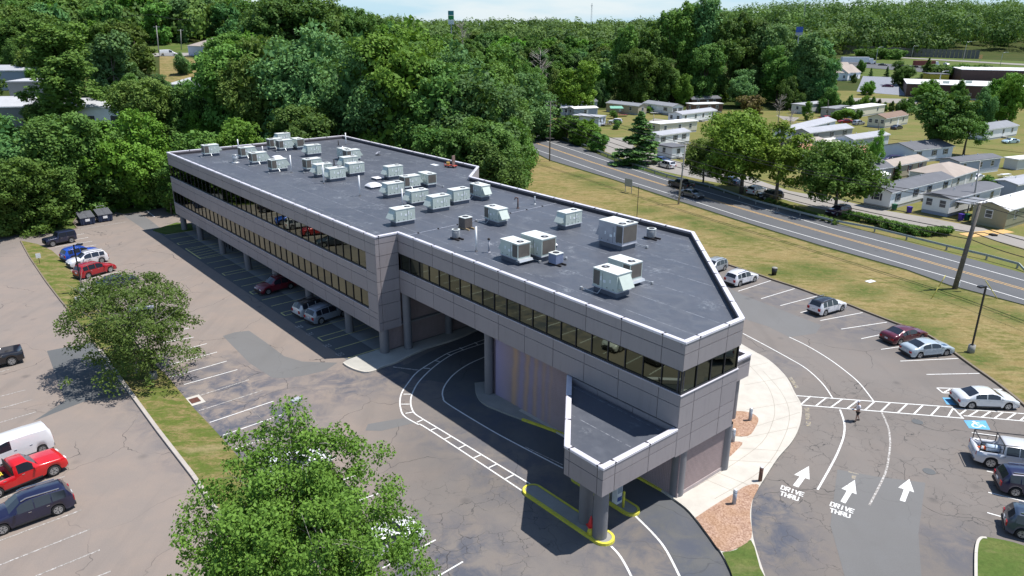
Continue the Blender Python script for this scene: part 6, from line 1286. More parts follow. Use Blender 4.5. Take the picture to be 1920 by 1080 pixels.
# keep only the ones the nearer crowns leave showing
COV = np.full(2200, 2000.0)
def crown_cols(x, y, z, h, r):
    px, _ = proj((x, y, z)); _, ty = proj((x, y, z + h)); d_ = math.hypot(x, y); hw = r * FPX / d_; a = int(max(0, px - hw + 100)); b = int(min(2199, px + hw + 100)); xs = np.arange(a, max(a + 1, b)); return xs, ty + np.clip(np.abs(xs - 100 - px) / max(hw, 1), 0, 1) ** 2 * (h * FPX / d_) * .45
ev = sorted([(math.hypot(a[0], a[1]), 0, a) for a in TOPS] + [(math.hypot(c[1], c[0]), 1, c) for c in CAND], key=lambda e: (e[0], e[1])); KEEP = []
for d_, k_, a in ev:
    if k_ == 0: xs, ty = crown_cols(*a)
    else: xs, ty = crown_cols(a[1], a[0], a[2], a[3], TP[a[4]]['rx'] * a[3] / TP[a[4]]['H'] * a[6])
    vis = (COV[xs] - ty).clip(0)
    if k_ == 1:
        if (vis > 3).sum() < 6: continue
        KEEP.append(a)
    COV[xs] = np.minimum(COV[xs], ty)
KEEP = KEEP[:285]
LM = [(60, 'at the far left edge'), (230, 'behind the tall airy tree'), (335, 'above the olive rounded tree'), (480, 'by the blue hillside house'), (640, 'round the tallest dark tree'), (760, 'by the long low building'), (885, 'below the green roadside sign'), (1010, 'left of the bare grey tree'), (1170, 'behind the yellow green oak'), (1330, 'behind the tall wood edge'), (1480, 'left of the blue roadside sign'), (3000, 'right of the blue roadside sign')]
CN = {'dk': 'dark', 'md': 'mid green', 'bl': 'blue green', 'br': 'bright green', 'ol': 'olive', 'sv': 'grey green'}
bins = {}
for a in KEEP:
    for q, (lim, nm) in enumerate(LM):
        if a[7] < lim: bins.setdefault(q, []).append(a); break
for q, L_ in bins.items():
    L_.sort(key=lambda a: a[0])
    for r_ in range(0, len(L_), 5):
        row = sorted(L_[r_:r_ + 5], key=lambda a: a[7])
        for i_, (y, x, z, h, kd, ck, wd, px) in enumerate(row):
            tree(kd, (x, y, z), h, ck, '%s tree, %s from left, %s row back, %s' % (CN[ck], ordw(i_ + 1), ordw(r_ // 5 + 1), LM[q][1]), 'trees in the woods beyond the office', wide=wd)
print('woods', len(KEEP), 'of', len(CAND))
# far wooded ridges: one merged mass each
def far_wood(name, region, seed, step, hmin, hmax, label, cols, leaf=(.9, 1.8), nl=170):
    rng = np.random.default_rng(seed); P = []; N = []; S = []; Ti = []; m = MB()
    x0, x1, y0, y1 = region
    for gy in np.arange(y0, y1, step):
        st_ = step * (1 + (gy - y0) / 900)
        for gx in np.arange(x0, x1, st_):
            x = gx + rng.normal() * step * .5; y = gy + rng.normal() * step * .5; z = T(x, y); px, py = proj((x, y, z))
            if not (-80 < px < 2000) or py < -120: continue
            if any(inpoly(px, py, e) for e in EX if y < 520): continue
            h = hmin + (hmax - hmin) * rng.random() ** 1.3; r = h * .40; k = int(nl * (.8 + .4 * rng.random())); d = unit(rng.normal(size=(k, 3)) + np.array([0, 0, .5])); lm = 1 + .22 * np.sin(d[:, 0] * 5 + gx) * np.sin(d[:, 1] * 5 + gy) + .12 * np.sin(d[:, 2] * 9 + gx)
            p = d * (r * lm * (.8 + .25 * rng.random(k)))[:, None] * np.array([1, 1, 1.15]); p += np.array([x, y, z + h - r * 1.1]); P.append(p); N.append(d + .5 * unit(rng.normal(size=(k, 3)))); S.append(leaf[0] + (leaf[1] - leaf[0]) * rng.random(k)); Ti.append(np.clip(.02 + .85 * rng.random() + .35 * (rng.random(k) - .5), 0, 1))
    P = np.vstack(P); print(name, len(P)); me = leaves_mesh(name, P, np.vstack(N), np.concatenate(S), np.concatenate(Ti), rng, 1.3)
    put(name, me, None, label=label, kind='stuff', color=cols)
far_wood('wooded_hill', (-420, -30, 292, 720), 61, 9.0, 8, 17, 'wooded hillside rising at the upper left', (0.118, 0.270, 0.058), leaf=(.8, 1.6), nl=230)
far_wood('far_woods', (-60, 300, 470, 800), 62, 10.5, 10, 19, 'distant woods along the horizon in the middle', (0.100, 0.200, 0.058), nl=210)
far_wood('wooded_ridge', (190, 620, 560, 900), 63, 10.5, 8, 28, 'wooded ridge behind the highway noise wall', (0.088, 0.185, 0.052), nl=230)
# ------------------------------------------------------------------ homes, sheds, far buildings
M_SHING = {}
def siding(name, col, pitch=.14):
    if name in _mc: return _mc[name]
    k = NT(name); p = k.pos(True); s3 = sep(k, p); f = k.math('FRACT', k.math('DIVIDE', s3[2], pitch)); c = k.mix(k.mapr(f, .0, .18, .35, 0), col, tuple(x * .5 for x in col)); c = k.mix(k.mapr(k.noise(p, .7, 4), .4, .7, 0, .2), c, tuple(x * .8 for x in col))
    k.bsdf(c, .6, spec=.3); _mc[name] = k.mat; return k.mat
def shingle(name, col):
    if name in _mc: return _mc[name]
    k = NT(name); p = k.pos(True); a = k.noise(p, 6, 5, .8); b = k.noise(p, .5, 4, .6); c = k.mix(a, tuple(x * .75 for x in col), tuple(x * 1.2 for x in col)); c = k.mix(k.mapr(b, .4, .7, 0, .35), c, tuple(min(1, x * 1.35) for x in col)); k.bsdf(c, .85, spec=.2); _mc[name] = k.mat; return k.mat
WC = {'white': (0.84, 0.85, 0.87), 'pblue': (0.60, 0.66, 0.77), 'bluegrey': (0.33, 0.375, 0.47), 'grey': (0.40, 0.40, 0.40), 'tan': (0.46, 0.41, 0.32), 'olive': (0.30, 0.29, 0.20), 'cream': (0.66, 0.63, 0.52), 'brown': (0.15, 0.09, 0.07), 'brick': (0.11, 0.065, 0.06), 'yellow': (0.50, 0.40, 0.05), 'metal': (0.22, 0.225, 0.22), 'skirt': (0.45, 0.46, 0.46), 'wgrey': (0.58, 0.60, 0.60)}
RC = {'dark': (0.135, 0.14, 0.155), 'grey': (0.24, 0.25, 0.27), 'lgrey': (0.36, 0.37, 0.40), 'white': (0.74, 0.74, 0.73), 'brown': (0.22, 0.155, 0.12), 'tan': (0.36, 0.31, 0.27), 'orange': (0.38, 0.20, 0.13), 'metal': (0.42, 0.43, 0.45), 'pale': (0.55, 0.53, 0.48)}
M_HGL = flat('home_glass', (0.06, 0.07, 0.09), .12, spec=.7, var=.3); M_WTRIM = flat('window_trim_white', (0.75, 0.76, 0.77), .5); M_SHUT = flat('shutter_dark', (0.05, 0.05, 0.06), .6); M_SHUTR = flat('shutter_red', (0.17, 0.05, 0.045), .6)
def home(N, E, w, wall, roof, label, h=2.55, base=.55, rise=.75, rtype='gable', nwin=4, shut=True, endwin=1, skirt='skirt', cat='mobile home', name='mobile_home', length=None, group=None, door=True, over=.25, gf=None):
    """N: near ground corner, E: far end of the long side (picture points); w: depth away from the viewer"""
    g_ = gf or GT; a, b = g_(*N), g_(*E); d = b - a; d.z = 0; L = length or d.length; d.normalize(); nn = Vector((-d.y, d.x, 0)); flip = 1
    if nn.dot(Vector((a.x, a.y, 0))) < 0: nn = -nn; flip = -1
    # local frame: x along long side, y into depth (mirrored when flip = -1)
    yaw = math.atan2(d.y, d.x); z = min(a.z, T((a + d * L).x, (a + d * L).y)) if gf is None else 0
    t = thing(name, label, cat, (a.x, a.y, a.z), yaw, group); Y = lambda y: y * flip
    mw = siding('siding_' + wall, WC[wall]); H0, H1 = base, base + h
    def bx(x0, x1, y0, y1, z0, z1, nm, mat): m = MB(); m.box(((x0 + x1) / 2, Y((y0 + y1) / 2), (z0 + z1) / 2), (abs(x1 - x0), abs(y1 - y0), z1 - z0)); return m.build(nm, mat, t)
    bx(.06, L - .06, .06, w - .06, -.4, H0, 'skirting', siding('siding_' + skirt, WC[skirt])); bx(0, L, 0, w, H0, H1, 'wall', mw)
    m = MB(); o = over; th = .12
    if rtype == 'gable':
        for s, (y0, y1) in enumerate(((-o, w / 2), (w + o, w / 2))):
            e0 = H1 - .0 - (o * rise / (w / 2)); v = [(-o, Y(y0), e0), (L + o, Y(y0), e0), (L + o, Y(y1), H1 + rise), (-o, Y(y1), H1 + rise)]; v2 = [(x, y, z_ + th) for x, y, z_ in v]
            m.add(v + v2, [(0, 1, 2, 3), (4, 5, 6, 7), (0, 1, 5, 4), (1, 2, 6, 5), (2, 3, 7, 6), (3, 0, 4, 7)])
        g = MB(); 
        for x in (.01, L - .01): g.add([(x, 0, H1), (x, Y(w), H1), (x, Y(w / 2), H1 + rise)], [(0, 1, 2)])
        g.build('gable', mw, t)
    elif rtype == 'hip':
        q = w / 2; v = [(-o, Y(-o), H1), (L + o, Y(-o), H1), (L + o, Y(w + o), H1), (-o, Y(w + o), H1), (q, Y(w / 2), H1 + rise), (L - q, Y(w / 2), H1 + rise)]; m.add(v, [(0, 1, 5, 4), (1, 2, 5), (2, 3, 4, 5), (3, 0, 4), (3, 2, 1, 0)])
    elif rtype == 'bow':
        n = 8
        for i in range(n + 1): a_ = i / n; y = -o + (w + 2 * o) * a_; zz = H1 + rise * math.sin(math.pi * a_); m.v += [(-o, Y(y), zz), (L + o, Y(y), zz)]
        for i in range(n): m.f.append((2 * i, 2 * i + 1, 2 * i + 3, 2 * i + 2)); m.m.append(0)
        m.add([(-o, Y(-o + (w + 2 * o) * i / n), H1 + rise * math.sin(math.pi * i / n)) for i in range(n + 1)], [tuple(range(n + 1))]); m.add([(L + o, Y(-o + (w + 2 * o) * i / n), H1 + rise * math.sin(math.pi * i / n)) for i in range(n + 1)], [tuple(range(n + 1))])
    else:
        m.box((L / 2, Y(w / 2), H1 + .12), (L + 2 * o, w + 2 * o, .24))
    m.build('roof', shingle('shingle_' + roof, RC[roof]), t)
    if rtype == 'gable' or rtype == 'hip' or rtype == 'bow': bx(-o, L + o, -o - .03, -o + .03, H1 - .18, H1 - .02, 'eave_trim', M_WTRIM)
    if rtype in ('gable', 'bow') and h < 3:
        for k_ in range(2): x = L * (.3 + .35 * k_); m = MB(); m.cyl((x, Y(w * .5), H1 + rise * .9), .09, .5, 8); m.build('roof_vent', M_RTUT, t)
    sh_ = (M_SHUTR if wall == 'tan' else M_SHUT)
    def win(x, y, facing_end=False, ww=.95, hh=1.15, zc=None):
        zc = zc or H0 + 1.45
        if not facing_end:
            f = bx(x - ww / 2 - .08, x + ww / 2 + .08, -.05, .02, zc - hh / 2 - .08, zc + hh / 2 + .08, 'window', M_WTRIM); m = MB()
            for dz in (-hh / 4, hh / 4): m.box((x, Y(-.055), zc + dz), (ww, .03, hh / 2 - .05))
            m.build('pane', M_HGL, f)
            if shut:
                for s in (-1, 1): bx(x + s * (ww / 2 + .26) - .16, x + s * (ww / 2 + .26) + .16, -.055, .02, zc - hh / 2 - .05, zc + hh / 2 + .05, 'shutter', sh_)
        else:
            m = MB(); m.box((-.02, Y(y), zc), (.07, ww + .16, hh + .16)); f = m.build('window', M_WTRIM, t); m = MB()
            for dz in (-hh / 4, hh / 4): m.box((-.06, Y(y), zc + dz), (.03, ww, hh / 2 - .05))
            m.build('pane', M_HGL, f)
            if shut:
                for s in (-1, 1): m = MB(); m.box((-.03, Y(y + s * (ww / 2 + .26)), zc), (.06, .32, hh + .1)); m.build('shutter', sh_, t)
    if nwin:
        for i in range(nwin): win(L * (i + .5) / nwin + (.4 if i % 2 else -.3), 0)
    for i in range(endwin): win(0, w * (i + .5) / endwin + (.1 if endwin == 1 else 0), True)
    if door: x = L * .55; bx(x - .45, x + .45, -.05, .03, H0, H0 + 2.05, 'door', M_WTRIM); bx(x - .7, x + .7, -1.1, -.02, .0, H0, 'door_step', M_CONC_D)
    return t
Gz = lambda x, y: G(x, y)
home((1666, 394), (1780, 363), 4.6, 'white', 'dark', 'long white home with dark shuttered windows beside the park lane', rise=.7, gf=Gz)
home((1776, 407), (1871, 381), 4.4, 'white', 'dark', 'white home with low curved dark roof behind the leaning utility pole', rtype='bow', rise=.45, nwin=3, endwin=2, skirt='bluegrey', shut=False, gf=Gz)
home((1882.5, 430.6), (1985, 398), 5.0, 'olive', 'white', 'olive home with bright white roof at the right edge', rise=.8, nwin=3, shut=False, endwin=1, skirt='olive', gf=Gz, door=False)
home((1782, 362), (1826, 347), 8.0, 'wgrey', 'tan', 'grey home with big tan hipped roof behind the leaning pole', rtype='hip', rise=1.5, nwin=2, shut=False, gf=Gz)
home((1793, 331), (1871, 321), 4.3, 'bluegrey', 'dark', 'long blue grey home with white skirting and white gutter', rise=.4, nwin=3, shut=False, skirt='white', gf=Gz, door=False)
home((1709, 307), (1783, 298), 8.2, 'pblue', 'dark', 'wide pale blue home with broad blank gable and dark roof', rise=1.1, nwin=3, endwin=0, gf=Gz, door=False)
home((1666, 341), (1734, 326), 4.6, 'tan', 'tan', 'tan home with dark red shutters and wooden steps', rise=.7, nwin=3, endwin=0, skirt='tan', gf=Gz)
home((1515, 271), (1596, 260), 4.8, 'grey', 'lgrey', 'grey home with black shutters and pale roof above the maples', rise=.8, nwin=3, skirt='grey', gf=Gz)
home((1596, 285), (1664, 274), 4.8, 'pblue', 'lgrey', 'light blue home with one white window group', rise=.7, nwin=2, shut=False, endwin=0, gf=Gz); home((1552, 286), (1600, 280), 5.0, 'bluegrey', 'pale', 'open carport with cream flat roof joined beside the blue home', rtype='flat', h=2.2, base=.1, nwin=0, endwin=2, shut=False, door=False, cat='carport', name='carport', gf=Gz)
home((1481, 268), (1564, 245), 5.2, 'pblue', 'lgrey', 'pale home with long grey roof directly behind the grey shuttered one', rise=.8, nwin=3, gf=Gz)
home((1658, 241), (1701, 233), 5.5, 'cream', 'brown', 'cream home with brown roof on the far park lane', rise=1.0, nwin=2, endwin=3, shut=False, gf=Gz)
home((1598, 222), (1657, 213), 5.0, 'cream', 'white', 'long home with gleaming white flat roof on the far lane', rtype='flat', nwin=2, shut=False, endwin=0, door=False, gf=Gz); home((1563, 222), (1600, 217), 5.0, 'grey', 'grey', 'low grey roofed home hidden by the bright bush', rtype='flat', nwin=1, shut=False, gf=Gz)
home((1506, 214), (1556, 208), 5.0, 'wgrey', 'lgrey', 'pale green grey home at the left end of the far lane', rtype='flat', nwin=2, shut=False, gf=Gz)
home((1848, 264), (1905, 255), 7.0, 'white', 'grey', 'white home with gabled porch on the right, grey roof, far meadow', rise=1.0, nwin=3, shut=False, gf=Gz)
home((1277, 233), (1342, 224), 5.2, 'white', 'lgrey', 'long bright white home with pale blue end wall', rise=.6, nwin=4, shut=False, endwin=2, gf=Gz)
home((1196, 216), (1136, 209), 4.6, 'tan', 'grey', 'tan home with green awning and red deck below the woods', rise=.7, nwin=2, endwin=1, shut=False, gf=Gz)
home((1260, 217), (1205, 209), 5.0, 'white', 'grey', 'white home with grey roof and black windows below the woods', rise=.8, nwin=2, endwin=2, gf=Gz)
home((1300, 213), (1354, 211), 5.0, 'brown', 'white', 'brown home with cream flat roof at the wood edge', rtype='flat', nwin=3, shut=False, gf=Gz); home((1296, 201), (1350, 199), 5.0, 'brown', 'dark', 'dark roofed home behind the brown one', rise=.7, nwin=2, shut=False, gf=Gz)
home((1076, 221), (1120, 219), 4.8, 'bluegrey', 'white', 'small blue grey home with white curved roof', rtype='bow', rise=.4, nwin=1, shut=False, gf=Gz); home((1049, 219), (1075, 218), 4.8, 'bluegrey', 'lgrey', 'small blue home half behind a tree trunk', rtype='bow', rise=.4, nwin=1, shut=False, gf=Gz); home((1082, 207), (1119, 205), 5.0, 'bluegrey', 'dark', 'dark roofed blue home with white gable trim', rise=1.0, nwin=1, shut=False, gf=Gz)
home((1122, 238), (1074, 234), 4.8, 'pblue', 'lgrey', 'flat roofed pale blue home with wooden deck', rtype='flat', h=2.3, nwin=2, endwin=2, shut=False, gf=Gz)
home((1259, 299), (1286, 296), 5.2, 'white', 'dark', 'white shed with dark overhanging roof near the guardrail', rtype='flat', nwin=1, endwin=1, shut=False, cat='shed', name='shed', base=.4, h=2.3, gf=Gz)
home((1234, 277), (1292, 268), 4.6, 'white', 'lgrey', 'white home with black shutters behind the conical evergreen', rise=.6, nwin=3, gf=Gz); home((1236, 254), (1306, 247), 4.6, 'cream', 'white', 'home with white roof and window bay behind a small conifer', rtype='flat', nwin=3, shut=False, gf=Gz)
home((1618, 312), (1650, 306), 5.0, 'pblue', 'orange', 'small home with orange roof between trees', rise=.9, nwin=1, shut=False, gf=Gz); home((1502, 307), (1530, 303), 5.0, 'white', 'orange', 'orange roofed shed right of the big maples', rise=.8, nwin=0, endwin=1, shut=False, gf=Gz); home((1492, 291), (1545, 286), 5.2, 'grey', 'tan', 'tan roofed home right of the sparse maple', rise=.4, nwin=0, endwin=0, door=False, gf=Gz)
home((1905, 319), (1950, 314), 3.0, 'wgrey', 'white', 'white metal storage shed on the meadow at the right edge', rtype='flat', h=2.1, base=.1, nwin=0, endwin=0, shut=False, door=False, cat='shed', name='shed', gf=Gz); home((1900, 378), (1960, 365), 4.2, 'bluegrey', 'lgrey', 'pale roofed home at the right edge behind the olive one', rise=.4, nwin=0, endwin=0, shut=False, gf=Gz, door=False)
home((1614, 348), (1668, 341), 4.6, 'grey', 'dark', 'dark grey gabled annex left of the tan home', rise=1.0, nwin=0, endwin=0, shut=False, gf=Gz, door=False); home((1622, 352), (1664, 345), 3.6, 'white', 'white', 'white domed carport roof before the tan home', rtype='bow', h=1.9, base=.1, rise=.5, nwin=0, endwin=0, shut=False, gf=Gz, door=False, cat='carport', name='carport')
# industrial sheds, upper left
def shed(N, E, w, h, wall, roof, label, nwin=0, rtype='gable', rise=1.6, **kw): return home(N, E, w, wall, roof, label, h=h, base=.1, rise=rise, rtype=rtype, nwin=nwin, endwin=0, shut=False, door=False, cat='industrial building', name='industrial_shed', **kw)
shed((-40, 242), (62, 236), 14, 4.6, 'metal', 'metal', 'low metal shed with ribbed pale roof at the left edge'); shed((28, 222), (120, 218), 10, 8.0, 'metal', 'metal', 'taller dark ribbed metal shed behind the pale ribbed roof', rtype='flat')
sh2 = shed((124, 250), (232, 248), 16, 5.4, 'white', 'metal', 'white walled workshop with dark doorways glimpsed between trees', rise=1.2)
for x in (5.5, 11.5): m = MB(); m.box((x, -.06, 1.9), (3.2 if x > 6 else 2.0, .12, 3.6)); m.build('doorway', M_SHUT, sh2)
shed((-20, 170), (75, 168), 14, 5.0, 'bluegrey', 'lgrey', 'grey blue shed with white topped roof at the far left', rise=1.0); shed((318, 196), (420, 192), 26, 4.5, 'white', 'metal', 'big flat white roofed warehouse behind the olive tree', rtype='flat')
home((392, 108), (470, 104), 13, 'pblue', 'tan', 'pale blue house with hipped brown grey roof on the hillside', h=3.2, base=.3, rise=2.6, rtype='hip', nwin=3, shut=False, cat='house', name='hillside_house', endwin=0)
home((468, 84), (505, 83), 12, 'cream', 'orange', 'house with salmon roof on the hillside', h=3, rise=3, rtype='hip', nwin=2, shut=False, cat='house', name='hillside_house', endwin=0); home((-30, 95), (18, 96), 14, 'white', 'orange', 'brick red roofed house at the far left edge', h=3, rise=3.5, nwin=2, shut=False, cat='house', name='hillside_house', endwin=0)
home((672, 146), (742, 143), 12, 'grey', 'grey', 'long low grey building with dark window band between trees', h=4.2, rtype='flat', nwin=9, shut=False, cat='building', name='low_building', endwin=0, over=.8)
# church-like house, brick store, yellow building on the right
home((1558, 152), (1602, 151), 16, 'white', 'tan', 'white house with steep grey brown roof beside the blue grey car park', h=3.4, rise=4.5, nwin=3, shut=False, cat='house', name='gabled_house', endwin=0); home((1588, 152), (1612, 147), 10, 'white', 'tan', 'white gabled wing of the house by the car park', h=3.2, rise=3.5, nwin=2, shut=False, cat='house', name='gabled_house', endwin=0)
st1 = home((1697, 181), (1975, 197), 34, 'brick', 'white', 'long dark brick store with white flat roof and rooftop units', h=5.0, base=.2, rtype='flat', nwin=10, shut=False, cat='store', name='brick_store', endwin=0, over=.3); st2 = home((1798, 163), (1990, 172), 30, 'brick', 'white', 'higher dark block with white roof behind the brick store', h=7.5, base=.2, rtype='flat', nwin=6, shut=False, cat='store', name='brick_store', endwin=0)
home((1741, 160), (1776, 161), 10, 'yellow', 'dark', 'yellow building behind the pointed spruce', h=4.5, rtype='flat', nwin=0, endwin=0, shut=False, cat='building', name='yellow_building', door=False)
for i, (x, y) in enumerate([(60, 10), (64, 11), (15, 8), (30, 14)]): m = MB(); m.box((x * .6 + 6, -y if False else y, 5.9), (2.4, 1.8, 1.2)); o = m.build('rooftop_unit', M_RTU, st1)
# surfaces of the far right: car park, highway, median
tsheet('car_park', [(1606, 172), (1618, 143), (1672, 145), (1700, 180)], flat('blue_grey_asphalt', (0.22, 0.235, 0.27), .8), .10); tsheet('service_lane', [(1590, 190), (1600, 184), (1720, 186), (1720, 196)], M_LANE, .10)
tsheet('meadow', [(1470, 240), (1560, 170), (2050, 175), (2050, 300)], M_PARKG, .05, 22)
tsheet('highway_verge', [(1540, 140), (1600, 95), (1990, 118), (1990, 160)], M_GREEN, .08, 22); tsheet('highway', [(1540, 122), (1570, 114.5), (1990, 148), (1990, 156)], M_ROAD, .2, 20); tsheet('highway', [(1600, 100), (1604, 97.5), (1990, 124), (1990, 128)], M_LANE, .2, 20)
tsheet('hillside_road', [(-60, 112), (-60, 104), (560, 100), (560, 107)], M_LANE, .15, 16); tsheet('dry_slope', [(300, 160), (300, 104), (400, 118), (400, 162)], M_LAWN, .12, 10); tsheet('hillside_meadow', [(120, 104), (120, 92), (470, 88), (470, 101)], M_GREEN, .08, 12)
# noise wall
a, b = GT(1580, 100), GT(1835, 110); t = thing('noise_wall', 'long grey noise wall of panels behind the highway', 'wall', (a.x, a.y, a.z)); d = b - a; nseg = 34
pm = MB(); L_ = d.length / nseg; pm.box((0, 0, 2.6), (L_ - .25, .25, 5.6)); pm = pm.mesh('wall_panel', flat('noise_wall_timber', (0.15, 0.145, 0.14), .9)); yaw = math.atan2(d.y, d.x)
for i in range(nseg):
    p = a + d * ((i + .5) / nseg); put('wall_panel', pm, t, loc=(p.x - a.x, p.y - a.y, T(p.x, p.y) - a.z), rz=yaw)
# ------------------------------------------------------------------ guardrail, poles, wires
M_BOLG = flat('bollard_grey', (0.33, 0.37, 0.43), .5); M_GRAIL = flat('guardrail_steel', (0.34, 0.40, 0.40), .45, metal=.3); M_POSTW = flat('rail_post', (0.30, 0.31, 0.30), .7); M_POLE = flat('utility_pole_wood', (0.15, 0.135, 0.12), .9, var=.3, scale=3); M_POLEG = flat('pale_pole', (0.33, 0.32, 0.30), .85, var=.2)
GRP = [(985, 236), (1000, 241), (1040, 254), (1080, 266.7), (1166.7, 303), (1250, 330), (1330, 350), (1417, 380), (1500, 402), (1560, 417), (1640, 432), (1700, 447), (1775, 466), (1850, 484), (1908, 500), (1922, 507)]
P = [G(x, y + 3) for x, y in GRP]; t = thing('guardrail', 'long steel guardrail between the road and the home park', 'guardrail', tuple(P[0])); o = P[0]
dense = []; 
for a, b in zip(P, P[1:]):
    k = max(1, int((b - a).length / 3.8)); dense += [a.lerp(b, i / k) for i in range(k)]
dense.append(P[-1]); pm = MB(); pm.box((0, 0, .33), (.16, .2, .72)); pm = pm.mesh('rail_post', M_POSTW)
for a, b in zip(dense, dense[1:]):
    m = MB(); dz = Vector((0, 0, .62)); a_, b_ = a - o, b - o
    if b is dense[-1]: b_ = b_ - Vector((0, 0, .45))
    m.bar(a_ + dz + Vector((0, 0, .10)), b_ + dz + Vector((0, 0, .10)), .09, .11); m.bar(a_ + dz - Vector((0, 0, .09)), b_ + dz - Vector((0, 0, .09)), .09, .11); m.bar(a_ + dz, b_ + dz, .03, .12); m.build('rail_beam', M_GRAIL, t); put('rail_post', pm, t, loc=tuple(a_ + Vector((.02, .14, 0))))
def pole(base, top, r, label, mat=M_POLE, arms=(), lean=None, extra=None, terr=False, name='utility_pole', z=None):
    b = GT(*base) if terr else G(*base); h = z or HTZ(b, base[0], top[1]); tip = b + Vector((0, 0, h)); t_ = thing(name, label, 'utility pole', tuple(b)); m = smoothed(MB())
    # lean: the picture position of the top gives a small sideways lean
    d = ray(*top); tt = b.y / d.y; lx = tt * d.x - b.x; lx = max(-.8, min(.8, lx)); topv = Vector((lx, 0, h)); m.tube([(0, 0, -.2), topv * .5, topv], [r, r * .85, r * .62], 10); m.build('pole', mat, t_)
    for f, L_, yaw in arms:
        m = MB(); c = topv * f; dx = Vector((math.cos(yaw), math.sin(yaw), 0)) * L_ / 2; m.bar(c - dx, c + dx, .11, .12); m.build('crossarm', mat, t_)
        for s in (-.95, -.45, .45, .95): m = MB(); q = c + dx * s; m.cyl((q.x, q.y, q.z + .06), .05, .2, 8); m.build('insulator', M_BOLG, t_)
    return t_, b + topv
RD = math.atan2((G(1920, 512) - G(1250, 326)).y, (G(1920, 512) - G(1250, 326)).x); AC = RD + math.pi / 2
p1, w1 = pole((1790, 541), (1838, 380), .30, 'thick leaning utility pole with street light arm by the road verge', arms=((.985, 2.4, AC),)); p2, w2 = pole((1272, 383), (1286, 268), .17, 'utility pole beside the grey sedan on the road', M_POLEG, arms=((.985, 2.0, AC),)); p3, w3 = pole((1030.5, 302), (1032.5, 190), .16, 'tall utility pole left of the conifer at the road bend', arms=((.99, 2.6, AC), (.93, 2.6, AC)))
b1 = G(1790, 541)
# street light on the leaning pole
m = smoothed(MB()); q = (w1 - b1) * .62; m.tube([q, q + Vector((.5, -.1, .5)), q + Vector((1.3, -.3, .55)), q + Vector((2.0, -.5, .35))], .045, 6); m.build('lamp_arm', M_BLKP, p1); m = smoothed(MB()); m.tube([q + Vector((1.8, -.45, .38)), q + Vector((2.2, -.55, .36)), q + Vector((2.7, -.68, .30))], [.10, .19, .12], 10); m.build('lamp_head', M_BLKP, p1)
m = MB(); m.cyl((.28, -.1, .4), .16, .5, 8); m.build('meter_box', M_PLATE, p1)
def wire(a, b, sag, label, r=.035, mat=None):
    a, b = Vector(a), Vector(b); m = MB(); pts = []
    for i in range(17): f = i / 16; p = a.lerp(b, f); p.z -= sag * 4 * f * (1 - f); pts.append(p - a)
    m.tube(pts, r, 4); o_ = m.build('overhead_wire', mat or flat('wire_black', (0.02, 0.02, 0.02), .6)); o_.location = a; o_['label'] = label; o_['category'] = 'overhead wire'; o_['group'] = 'overhead wires along the road'; return o_
w0 = G(2080, 640) + Vector((0, 0, 11.5)); off = Vector((math.cos(AC), math.sin(AC), 0))
for i, (o_, dz, l) in enumerate([(-1.0, .1, 'roadside wire, outer one of the top pair'), (1.0, .1, 'parkside wire, outer one of the top pair'), (.1, -3.6, 'thick low cable along the road'), (-.1, -4.4, 'lowest cable along the road'), (.0, -2.6, 'middle cable along the road')]):
    rr = .035 if i < 2 else .05
    wire(w1 + off * o_ + Vector((0, 0, dz)), w2 + off * o_ + Vector((0, 0, dz)), .7, l + ', leaning pole to sedan pole', rr); wire(w2 + off * o_ + Vector((0, 0, dz)), w3 + off * o_ + Vector((0, 0, dz)), .8, l + ', sedan pole to road bend pole', rr); wire(w1 + off * o_ + Vector((0, 0, dz)), w0 + off * o_ + Vector((0, 0, dz)), .7, l + ', leaning pole to the right edge', rr)
for a in [((1822, 395), (1838, 302), .15, 'dark utility pole rising between the white and grey homes', False), ((1647, 262), (1648, 228), .14, 'short pole by the cream home', False), ((1552, 222), (1553, 187), .13, 'pole behind the left far lane home', False), ((298, 100), (293, 48), .2, 'leaning pale pole on the hillside left of the van', True), ((22, 84), (15, 53), .2, 'white pole at the far left hillside', True), ((28, 78), (27, 46), .18, 'dark pole at the far left hillside', True), ((340, 94), (340, 55), .18, 'hillside pole right of the white van', True), ((425, 78), (425, 53), .18, 'hillside pole above the blue house', True), ((459, 90), (459, 66), .18, 'pole behind the blue house roof', True), ((1563, 150), (1576, 118), .15, 'pole leaning in front of the white gabled house', True), ((1793, 186), (1795, 168), .15, 'pole in front of the brick store', True), ((1224, 244), (1226, 214), .12, 'short pole beside the far white home lawn', False), ((130, 60), (129, 45), .15, 'small pole on the upper left hillside', True)]:
    pole(a[0], a[1], a[2], a[3], M_POLEG if 'pale' in a[3] or 'white' in a[3] else M_POLE, arms=((.95, 2.0, .3),) if a[4] else (), terr=a[4])
for x in (20, 180, 300):   # hillside wires
    pass
wire(GT(28, 78) + Vector((0, 0, 9)), GT(298, 100) + Vector((0, 0, 13)), .8, 'hillside wire between the far left poles', .05); wire(GT(298, 100) + Vector((0, 0, 13)), GT(340, 94) + Vector((0, 0, 11)), .3, 'hillside wire above the white van', .05); wire(GT(340, 94) + Vector((0, 0, 11)), GT(425, 78) + Vector((0, 0, 9)), .4, 'hillside wire towards the blue house', .05)
def masts(base, top, label, name, r=.16, head=True, cat='street lamp'):
    b = GT(*base); h = HTZ(b, base[0], top[1]); t_ = thing(name, label, cat, tuple(b)); m = smoothed(MB()); m.tube([(0, 0, -.2), (0, 0, h * .85), (.4, 0, h * .97), (1.8, 0, h)] if head else [(0, 0, 0), (0, 0, h)], [r, r * .8, r * .7, r * .6] if head else [r, r * .6], 8); m.build('post', M_GALV, t_)
    if head: m = MB(); m.box((2.4, 0, h), (1.4, .5, .2)); m.build('lamp_head', M_GALV, t_)
